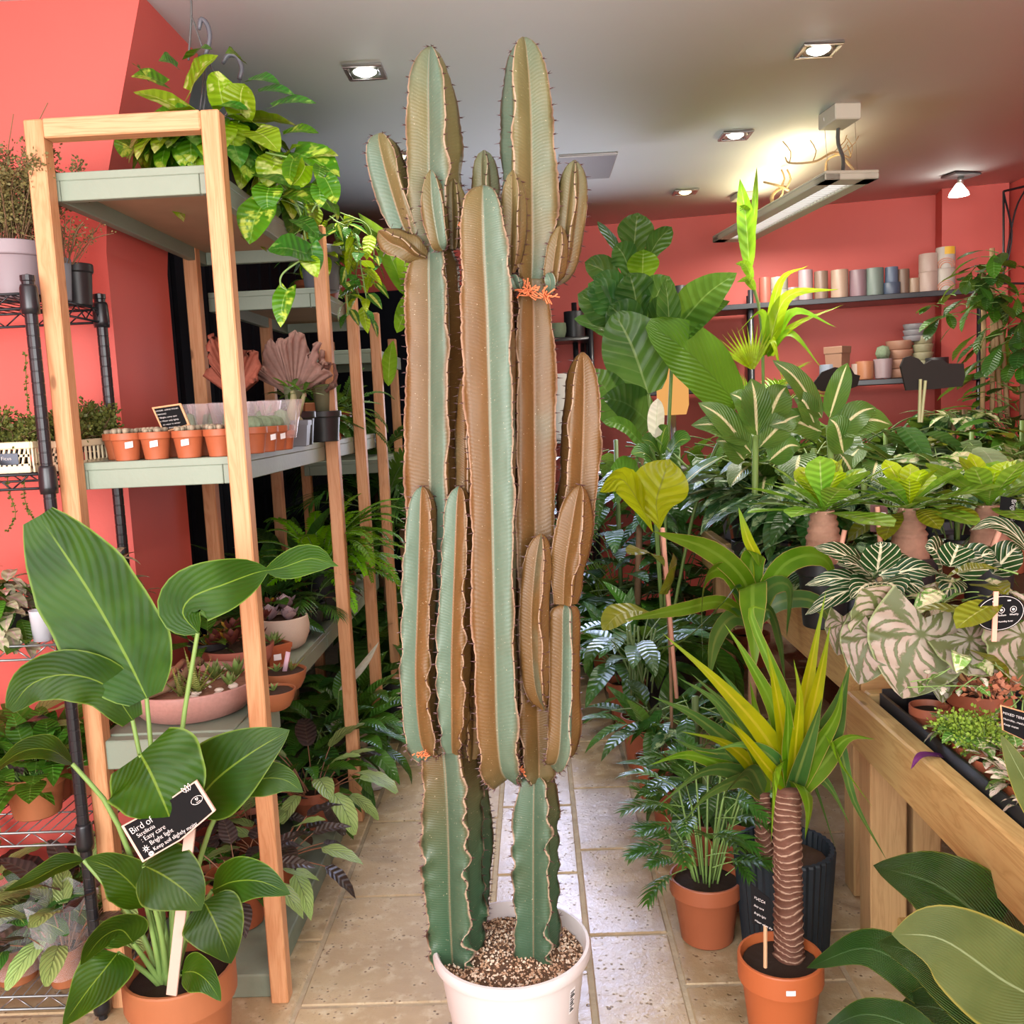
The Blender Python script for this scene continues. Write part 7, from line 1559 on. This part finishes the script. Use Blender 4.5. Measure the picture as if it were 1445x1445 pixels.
for i, (px, yy, lk, n, sc_, zc, lab) in enumerate(ROW):
    c = at(px, yy, RT - .01); c.x = max(c.x, .92); t = thing('table_plant', lab, 'plant', c); pot(t, .075, .14, (M_BLACKP, M_TERRAD, M_GREYP)[i % 3], 'nursery', M_SOIL)
    scatter(t, fam(lk), n, (.35, 1.4), sc_, i + 40, (.13, max(.14, zc)), r0=.06); b = B(); b.tube([V((0, 0, .1)), V((0, 0, max(.15, zc)))], .01, 6); b.build('stem', M_STALK, t, world=False)
    if lab.startswith('dumb cane in'):
        DF = [L_DIEFF, M_STALK]
t = thing('dumb_cane', 'upright dumb cane leaves with broad cream midribs above the table', 'plant', at(1065, 3.3, RT - .01)); pot(t, .08, .14, M_BLACKP, 'nursery', M_SOIL)
b = B(); b.tube([V(t.location) + V((0, 0, .1)), P(1066, 615, 3.3)], .012, 7); b.build('stem', M_STALK, t)
leaf_set(t, 3.3, [L_DIEFF, M_STALK], (((1068, 615), (1060, 534), 44), ((1060, 640), (985, 568), 42), ((1072, 630), (1132, 585), 40), ((1050, 650), (1010, 622), 40), ((1085, 650), (1130, 630), 38), ((1058, 622), (975, 600), 40), ((1066, 600), (1030, 555), 36), ((1080, 600), (1110, 545), 46)), 'ovate', (0, -.9, .5), fold=.12)
t = thing('dumb_cane', 'dumb cane with crossing cream ribbed leaves below the black heart sign', 'plant', at(1180, 3.3, RT - .01)); pot(t, .08, .14, M_BLACKP, 'nursery', M_SOIL)
b = B(); b.tube([V(t.location) + V((0, 0, .1)), P(1170, 600, 3.3)], .012, 7); b.build('stem', M_STALK, t)
leaf_set(t, 3.3, [L_DIEFF, M_STALK], (((1170, 590), (1196, 512), 32), ((1160, 590), (1090, 508), 34), ((1175, 615), (1236, 575), 42), ((1160, 610), (1085, 600), 44), ((1180, 605), (1260, 600), 46), ((1150, 600), (1120, 560), 34), ((1190, 640), (1170, 590), 44)), 'ovate', (0, -.9, .5), fold=.12)
# black signs on sticks above the foliage, seen from behind
def backsign(label, poly, y, sticks):
    t = thing('leaf_shaped_sign', label, 'sign', P(*poly[0], y)); b = B(); plate(b, [P(x, yy, y) for x, yy in poly], .012); b.build('board', plain('black_painted_wood', (.022, .018, .016), .8, .15), t, False)
    for a, d in sticks: b = B(); b.tube([P(*a, y - .01), P(*d, y - .01)], .0055, 6); b.build('stake', M_STALK if False else plain('pale_green_stick', (.34, .33, .16), .6), t, False)
backsign('large black leaf-shaped sign on two sticks above the foliage', [(1271, 517), (1276, 505), (1285, 502), (1296, 506), (1304, 514), (1315, 508), (1330, 508), (1338, 513), (1360, 513), (1362, 532), (1358, 545), (1320, 549), (1279, 551), (1274, 530)][::-1], 3.3, (((1297, 596), (1299, 535)), ((1300, 596), (1306, 537))))
backsign('small dark heart-shaped sign behind the dumb cane leaves', [(1145, 545), (1160, 525), (1178, 518), (1190, 520), (1200, 518), (1206, 528), (1214, 530), (1210, 545), (1190, 552), (1160, 552)][::-1], 3.9, (((1183, 640), (1183, 540)),))

# ------------------------------------------------------------ tall plants behind
t = thing('fiddle_leaf_fig', 'tall fiddle leaf fig against the red wall', 'plant', at(900, 4.45, 0)); pot(t, .15, .28, M_BLACKP, 'tall', M_SOIL)
b = B(); b.tube(spline([V(t.location) + V((0, 0, .2)), P(905, 560, 4.45), P(893, 350, 4.4)], 12), [.018 - .0009 * k for k in range(12)], 8); b.build('trunk', M_BARK, t)
FL, FB = [L_FICUS, M_STALKD], [L_BRIGHT, M_STALK]
def fl(p0, p1, w, m=FL, n=(0, -1, .25), dy=-.12, shape='fiddle', y=4.4, root=None, **k):
    a, d = P(*p0, y), P(*p1, y + dy); mm = a.lerp(d, .5) + V((0, -.02, .03)); k.setdefault('fold', .15); k.setdefault('wave', .06)
    return hleaf(root or t, [a, mm, d], w * y / F_PX, m, shape, V(n), n=14, nu=3, **k)
for q in (((892, 380), (900, 300), 50), ((885, 385), (843, 312), 22, FL, (-.8, -.7, .2)), ((905, 385), (948, 320), 34, FL, (.4, -1, .2)), ((893, 400), (868, 345), 40), ((905, 420), (908, 352), 44, FB), ((885, 420), (825, 370), 40), ((890, 450), (838, 390), 48), ((902, 460), (888, 385), 56), ((910, 460), (945, 390), 50), ((895, 480), (815, 415), 54), ((890, 500), (810, 450), 44, FL, (-.2, -.6, .8)), ((915, 480), (950, 420), 40), ((890, 470), (830, 400), 50), ((905, 500), (860, 430), 60), ((925, 510), (870, 470), 50)):
    fl(*q)
t = thing('tall_bird_of_paradise', 'tall bird of paradise with big paddle leaves below the red wall', 'plant', at(940, 4.2, 0)); pot(t, .15, .26, M_BLACKP, 'tall', M_SOIL)
for q in (((915, 556), (868, 442), 92, [L_FICUS, M_STALKD], (.1, -1, .05), -.05, 'paddle'), ((1040, 570), (914, 456), 92, [leafmat('flat_green_paddle', (.075, .20, .02), (.09, .23, .026), (.06, .15, .02), .03, lat=14, slant=4, latc=(.06, .16, .018), lats=.3, rough=.5, trans=.3), M_STALK], (.4, -1, .3), -.1, 'paddle'),
          ((950, 470), (1040, 385), 66, [L_MID, M_STALK], (-.3, -.9, .5), -.1, 'ovate'), ((955, 478), (1030, 425), 46, [L_SPATH, M_STALK], (0, -.7, .7), -.1, 'ovate'), ((945, 470), (938, 395), 34, FL, (0, -1, .2), -.1, 'ovate'), ((920, 600), (850, 560), 70, [L_DARK, M_STALKD], (0, -.8, .5), -.1, 'ovate'), ((880, 600), (830, 520), 60, [L_DARK, M_STALKD], (0, -.8, .5), -.1, 'ovate')):
    fl(*q, y=4.15, root=t, fold=.1, wave=.03)
b = B()
for p in ((915, 556), (1040, 570), (950, 470), (920, 600)): b.tube(spline([V(t.location) + V((0, 0, .22)), P((930 + p[0]) / 2, 700, 4.18), P(*p, 4.15)], 8), .008, 6)
stuff(b.build('stalks', M_STALK, t))
t = thing('white_spathe_lily', 'peace lily with one white spathe beside the fig', 'plant', at(925, 3.95, RT - .01)); t.location.x = max(t.location.x, .9); pot(t, .07, .14, M_BLACKP, 'nursery', M_SOIL)
fl((925, 618), (928, 562), 24, [L_WHITE, M_STALK], (-.3, -1, .2), -.02, 'ovate', y=3.8, root=t, fold=.4)
b = B(); b.tube([V(t.location) + V((0, 0, .12)), P(925, 618, 3.8)], .005, 6); b.build('stem', M_STALK, t)
for q in (((930, 660), (890, 640), 40), ((935, 650), (905, 620), 36), ((940, 645), (975, 620), 40), ((930, 640), (942, 600), 26)): fl(*q, m=[L_MARAN, M_STALK], y=3.85, root=t, shape='ovate', n=(0, -.7, .7))
for q in (((905, 625), (850, 595), 26), ((900, 690), (862, 660), 50)): fl(*q, m=[L_MID, M_STALK], y=3.9, root=t, shape='heart', n=(0, -.8, .6))
t = thing('palm', 'slender palm with one tall upright frond before the hanging lamp', 'plant', at(1080, 4.35, RT - .01)); pot(t, .10, .18, M_TERRAD, 'tall', M_SOIL); c = V(t.location)
b = B(); b.tube(spline([c + V((0, 0, .15)), P(1075, 470, 4.3), P(1060, 390, 4.25), P(1052, 300, 4.2)], 12), .007, 6); b.build('stem', M_STALK, t)
PBm = [L_BRIGHT, M_STALK]
for p0, p1, w in (((1058, 385), (1044, 252), 24), ((1060, 360), (1068, 235), 9), ((1062, 395), (1038, 372), 14), ((1066, 410), (1040, 398), 12), ((1056, 330), (1044, 290), 18)): fl(p0, p1, w, PBm, (-.4, -1, .1), -.05, 'lance', y=4.2, root=t, fold=.3)
for k, (p1, p2, w) in enumerate((((1110, 420), (1185, 408), 26), ((1120, 440), (1180, 462), 18), ((1100, 400), (1140, 375), 16), ((1115, 470), (1160, 520), 16), ((1090, 480), (1105, 540), 14), ((1075, 440), (1040, 470), 14), ((1120, 460), (1190, 430), 16))):
    a = P(1082, 500, 4.3); hleaf(t, [a, P(*p1, 4.22), P(*p2, 4.15)], w * 4.2 / F_PX, [L_PALMB if k % 2 else L_LIME, M_STALK], 'sword', V((0, -.7, .7)), fold=.2)
ps = fronds('areca')
for k in range(8): link('leaf', ps[k % 3], t, (0, 0, .55), (.5 + .1 * k, 0, k * 2.4), .55, 'YXZ')
for k in range(15):
    a = P(1062, 520, 4.2); an = -1.0 + k * .11; d = a + V((math.sin(an) * .22, -.02, math.cos(an) * .20)); hleaf(t, [a, a.lerp(d, .5), d], .018, [L_LIME, M_STALK], 'sword', V((0, -1, .2)), n=6, nu=1)
# pothos on a pole, with bare canes
t = thing('pole_plant', 'climbing plant with pale canes near the back wall corner', 'plant', at(1395, 4.3, RT - .01)); pot(t, .09, .17, M_BLACKP, 'tall', M_SOIL); c = V(t.location)
for k, (x0, x1, y1) in enumerate(((1382, 1388, 385), (1396, 1400, 350), (1408, 1398, 400), (1418, 1404, 420))):
    b = B(); b.tube(spline([P(x0 + 4, 590, 4.3), P((x0 + x1) / 2 + 3, 480, 4.28), P(x1, y1, 4.25)], 8), .011, 6); b.build('cane', plain('pale_cane', (.40, .25, .13), .7, .2, 0, .3), t)
ms = fam('schef'); r = random.Random(3)
for k in range(90):
    px, py = r.choice(((1375, 400), (1385, 385), (1400, 380), (1345, 435), (1415, 400), (1420, 440), (1400, 430), (1430, 470))); p = P(px + r.uniform(-22, 22), py + r.uniform(-24, 24), 4.2 + r.uniform(-.1, .1)) - c
    link('leaf', ms[r.randrange(6)], t, p, (r.uniform(-.3, .8), r.uniform(-.4, .4), r.uniform(0, 6.28)), r.uniform(.9, 1.5), 'YXZ')
for i, (px, yy, lk, n, zc, lab, sc_) in enumerate(((1440, 4.2, 'schef', 100, .95, 'dark umbrella plant in the corner at the picture edge', (1.2, 1.9)), (1345, 4.3, 'silver', 26, .55, 'grey leaved plant in front of the dish stacks', (.7, 1.0)), (1360, 4.2, 'varie', 18, .55, 'cream leaved plant below the climbing plant', (.8, 1.1)))):
    t = thing('corner_plant', lab, 'plant', at(px, yy, RT - .01)); pot(t, .09, .17, M_BLACKP, 'tall', M_SOIL); b = B(); b.tube([V((0, 0, .13)), V((0, 0, zc))], .012, 6); b.build('stem', M_BARK, t, world=False)
    scatter(t, fam(lk), n, (-.3, 1.2), sc_, i + 5, (.3 if i == 0 else zc - .1, zc), r0=.14 if i == 0 else .05)

# ------------------------------------------------------------ black shelving with pots along the back wall
sb_ = thing('wall_shelving', 'black metal shelving with pots along the red back wall', 'shelf rack', (1.2, 5.45, 0))
xa, xb = .25, 2.50
def yw(x): return yback(x) - .24
for z, m in ((1.925, M_WIRE), (1.47, M_WIRE), (1.0, M_WIRE)):
    b = B(); cx = (xa + xb) / 2; b.box((cx, yw(cx), z - .015), ((xb - xa), .36, .03), -.197, bev=.003); b.build('shelf', m, sb_, False)
for x in (xa + .05, 1.28, xb - .06):
    for dy in (-.15, .15): b = B(); b.tube([(x - dy * .2 * -1, yw(x) + dy, 0), (x - dy * .2 * -1, yw(x) + dy, 2.0)], .016, 8); b.build('post', M_WIRE, sb_)
def crock(px, top, bot, w, col, label, cat='pot', kind='cyl', z=None, dy=-.02, name='ceramic_pot', grp='ceramic pots on the upper wall shelf'):
    x = gx(px, 5.5, z); y = yw(x) + dy; x = gx(px, y, z); r_ = w * y / F_PX / 2; h = (bot - top) * y / F_PX
    col = tuple(q * .62 for q in col); nm = 'glaze_%d_%d_%d' % tuple(int(q * 99) for q in col); m = bpy.data.materials.get(nm) or plain(nm, col, .4, .5, 0, .1, 20)
    t = thing(name, label, cat, V((x, y, z)), grp); pot(t, r_, h, m, kind); return t, r_, h
Z1, Z2 = 1.928, 1.473
UP = ((1080, 384, 420, 16, (.55, .14, .10), 'red'), (1100, 400, 418, 23, (.42, .40, .33), 'grey-green lower'), (1119, 396, 416, 16, (.38, .28, .28), 'mauve grey'), (1137, 372, 414, 19, (.50, .36, .38), 'lilac pink'), (1159, 374, 413, 18, (.30, .19, .14), 'brown'), (1185, 373, 412, 23, (.55, .37, .27), 'tan'), (1211, 373, 410, 23, (.33, .20, .23), 'plum'), (1234, 370, 408, 24, (.24, .30, .26), 'green-grey'), (1258, 390, 407, 24, (.09, .12, .19), 'dark blue lower'), (1275, 372, 406, 15, (.27, .16, .11), 'dark brown'), (1290, 384, 405, 14, (.56, .38, .26), 'light brown'), (1310, 377, 404, 25, (.72, .52, .44), 'blush lower'), (1334, 372, 402, 25, (.76, .68, .60), 'white rainbow lower'), (1010, 404, 424, 26, (.40, .24, .18), 'brown basket-like'), (960, 395, 428, 18, (.08, .08, .09), 'black'), (982, 398, 426, 18, (.60, .58, .58), 'grey white'), (940, 400, 430, 16, (.35, .36, .4), 'blue grey'))
base = {}
for px, tp, bt, w, col, nm in UP:
    t, r_, h = crock(px, tp, bt, w, col, '%s glazed plant pot on the upper wall shelf' % nm, z=Z1); base[px] = (t, r_, h)
def on_top(px, tp, bt, w, col, label, under, **k):
    t0, r0, h0 = base[under]; y = t0.location.y; t = thing('ceramic_pot', label, 'pot', V((t0.location.x, y, Z1 + h0)), 'ceramic pots on the upper wall shelf'); col = tuple(q * .62 for q in col); nm = 'glaze_%d_%d_%d' % tuple(int(q * 99) for q in col)
    pot(t, w * y / F_PX / 2, (bt - tp) * y / F_PX, bpy.data.materials.get(nm) or plain(nm, col, .4, .5, 0, .1, 20), 'cyl'); return t
on_top(1100, 383, 400, 23, (.46, .43, .34), 'grey-green pot stacked on another on the wall shelf', 1100); on_top(1256, 369, 390, 17, (.16, .21, .32), 'blue pot stacked on the dark blue one', 1258); on_top(1296, 352, 377, 25, (.74, .54, .46), 'blush pot stacked highest beside the rainbow ones', 1310)
tt = on_top(1334, 343, 372, 25, (.78, .70, .62), 'white rainbow pot with a yellow sun, stacked at the shelf end', 1334)
for t in (base[1334][0], tt):
    b = B(); R = 25 * t.location.y / F_PX / 2 + .001
    for k, rr in enumerate((.03, .042, .054)): b.tube([(math.cos(-PI / 2 - .5 + math.sin(a) * rr / R * -1) * R if False else R * math.sin(-.35 + math.cos(a) * rr / R), -R * math.cos(-.35 + math.cos(a) * rr / R), .005 + rr * .9 * math.sin(a)) for a in (PI * q / 14 for q in range(15))], .003, 4)
    stuff(b.build('rainbow', plain('coral_glaze', (.66, .27, .18), .5) if 'coral_glaze' not in bpy.data.materials else bpy.data.materials['coral_glaze'], t, world=False))
b = B(); R = 25 * tt.location.y / F_PX / 2 + .001; b.grid([[(R * math.sin(a), -R * math.cos(a), z) for a in (-.5, -.2, .1, .4, .7)] for z in (.075, .095, .115)]); b.build('sun', plain('yellow_glaze', (.80, .48, .05), .5), tt, world=False)
LOWP = ((1182, 490, 537, 40, (.50, .27, .18), 'brown box-like', 'square'), (1208, 490, 512, 12, (.70, .50, .42), 'slim pale', 'cyl'), (1220, 512, 537, 24, (.62, .25, .12), 'orange and white', 'cyl'), (1246, 510, 537, 25, (.50, .36, .39), 'mauve cactus', 'cache'), (1168, 514, 537, 22, (.35, .40, .50), 'pale blue', 'cyl'), (1322, 512, 537, 30, (.05, .05, .055), 'black', 'cyl'))
for px, tp, bt, w, col, nm, kd in LOWP:
    t, r_, h = crock(px, tp, bt, w * (.72 if kd == 'square' else 1), col, '%s pot on the lower wall shelf' % nm, kind=kd, z=Z2, grp='pots on the lower wall shelf', dy=-.06)
    if px == 1246: b = B(); b.lathe([(0, 0), (.03, 0), (.04, .03), (.03, .065), (0, .075)], 24, (0, 0, h), 0, 1, 1, .07, 8); b.build('cactus_body', M_CACG, t, world=False)
def dishes(px, top, bot, w, n, col, label):
    x = gx(px, 5.35, Z2); y = yw(x); x = gx(px, y, Z2); r_ = w * y / F_PX / 2; h = (bot - top) * y / F_PX / n; z0 = P(px, bot, y).z; z0 = max(Z2, z0)
    m = plain('dish_%d' % px, tuple(q * .65 for q in col), .45, .45)
    b = B(); b.lathe([(0, 0), (.8, 0), (.85, .1), (1, .9), (.97, 1), (.8, .9), (0, .8)], 24); me = b.mesh('dish', m)
    for k in range(n): o = link('saucer', me, None, (x, y, z0 + k * h), None, (r_, r_, h * .98)); tag(o, label % (('bottom', 'second', 'third', 'fourth', 'fifth')[k]), 'saucer', 'stacked saucers on the wall shelf')
dishes(1269, 486, 537, 36, 4, (.56, .29, .19), 'salmon saucer, %s of the wide stack'); dishes(1302, 481, 537, 28, 5, (.50, .46, .28), 'yellowish saucer, %s of its stack'); dishes(1290, 458, 482, 30, 3, (.42, .40, .43), 'grey saucer, %s of the raised stack')
# lit lantern behind the fig, rack and white planter beside the cactus
t = thing('lantern', 'warm glowing lantern behind the fiddle leaf fig', 'lamp', at(950, 4.98, 1.33)); b = B(); b.lathe([(0, 0), (.07, 0), (.085, .05), (.085, .2), (.06, .26), (0, .27)], 20); b.build('shade', emit('lantern_glow', (1, .48, .14), .8), t, world=False)
b = B(); b.lathe([(.03, .27), (.035, .30), (0, .32)], 12); b.build('cap', M_DKSTEEL, t, world=False)
b = B(); b.lathe([(0, -.30), (.10, -.30), (.10, -.28), (.015, -.27), (.015, 0), (0, 0)], 16); b.build('stand', M_DKSTEEL, t, world=False)
b = B(); b.lathe([(0, -1.3), (.2, -1.3), (.2, -1.27), (.03, -1.25), (.03, -.33), (.2, -.32), (.2, -.30), (0, -.30)], 20); b.build('pedestal', M_BARK, t, world=False)
t = thing('wire_rack', 'dark metal rack post and shelf half hidden behind the cactus', 'shelf rack', at(782, 5.3, 0))
for dx, dy in ((0, 0), (.28, 0), (0, .3), (.28, .3)): b = B(); b.tube([V((dx, dy, 0)), V((dx, dy, 1.95))], .016, 8); b.build('post', M_WIRE, t, world=False)
for z in (.6, 1.2, 1.78): b = B(); b.box((.14, .15, z), (.30, .32, .02), bev=.003); b.build('shelf', M_WIRE, t, world=False)
o, y0 = V(t.location), 5.42
w = thing('tall_white_pot', 'tall white cylinder planter on the rack behind the cactus', 'pot', o + V((.10, .14, 1.21))); pot(w, .095, .38, M_WHITEP, 'cyl', M_SOIL)
w = thing('jar', 'small green jar on the rack top behind the cactus', 'jar', o + V((.10, .12, 1.79))); pot(w, .05, .09, M_CACG, 'round')
w = thing('black_pot', 'black pot on the rack top behind the cactus arms', 'pot', o + V((.20, .20, 1.79))); pot(w, .06, .16, M_BLACKP, 'cyl')
# red stool top and wires in the far corner
t = thing('hanging_wires', 'thin black wire frame hung in the far corner by the picture edge', 'frame', P(1415, 275, 4.9)); b = B(); a = [P(1416, 270, 4.9), P(1450, 262, 4.9), P(1450, 400, 4.9), P(1416, 400, 4.9)]
for i in range(4): b.tube([a[i], a[(i + 1) % 4]], .006, 5)
b.build('rods', M_WIRE, t, False); b = B(); b.tube(spline([a[0], P(1428, 330, 4.88), P(1418, 380, 4.9), P(1432, 300, 4.9), a[1]], 18), .005, 5); b.build('cord', M_WIRE, t, False)

# ------------------------------------------------------------ lettering becomes plain mesh
dg = bpy.context.evaluated_depsgraph_get()
for o in [o for o in bpy.data.objects if o.type == 'FONT']:
    me = bpy.data.meshes.new_from_object(o.evaluated_get(dg)); n = bpy.data.objects.new('lettering', me); COL.objects.link(n); n.parent = o.parent; n.matrix_basis = o.matrix_basis.copy(); bpy.data.objects.remove(o)
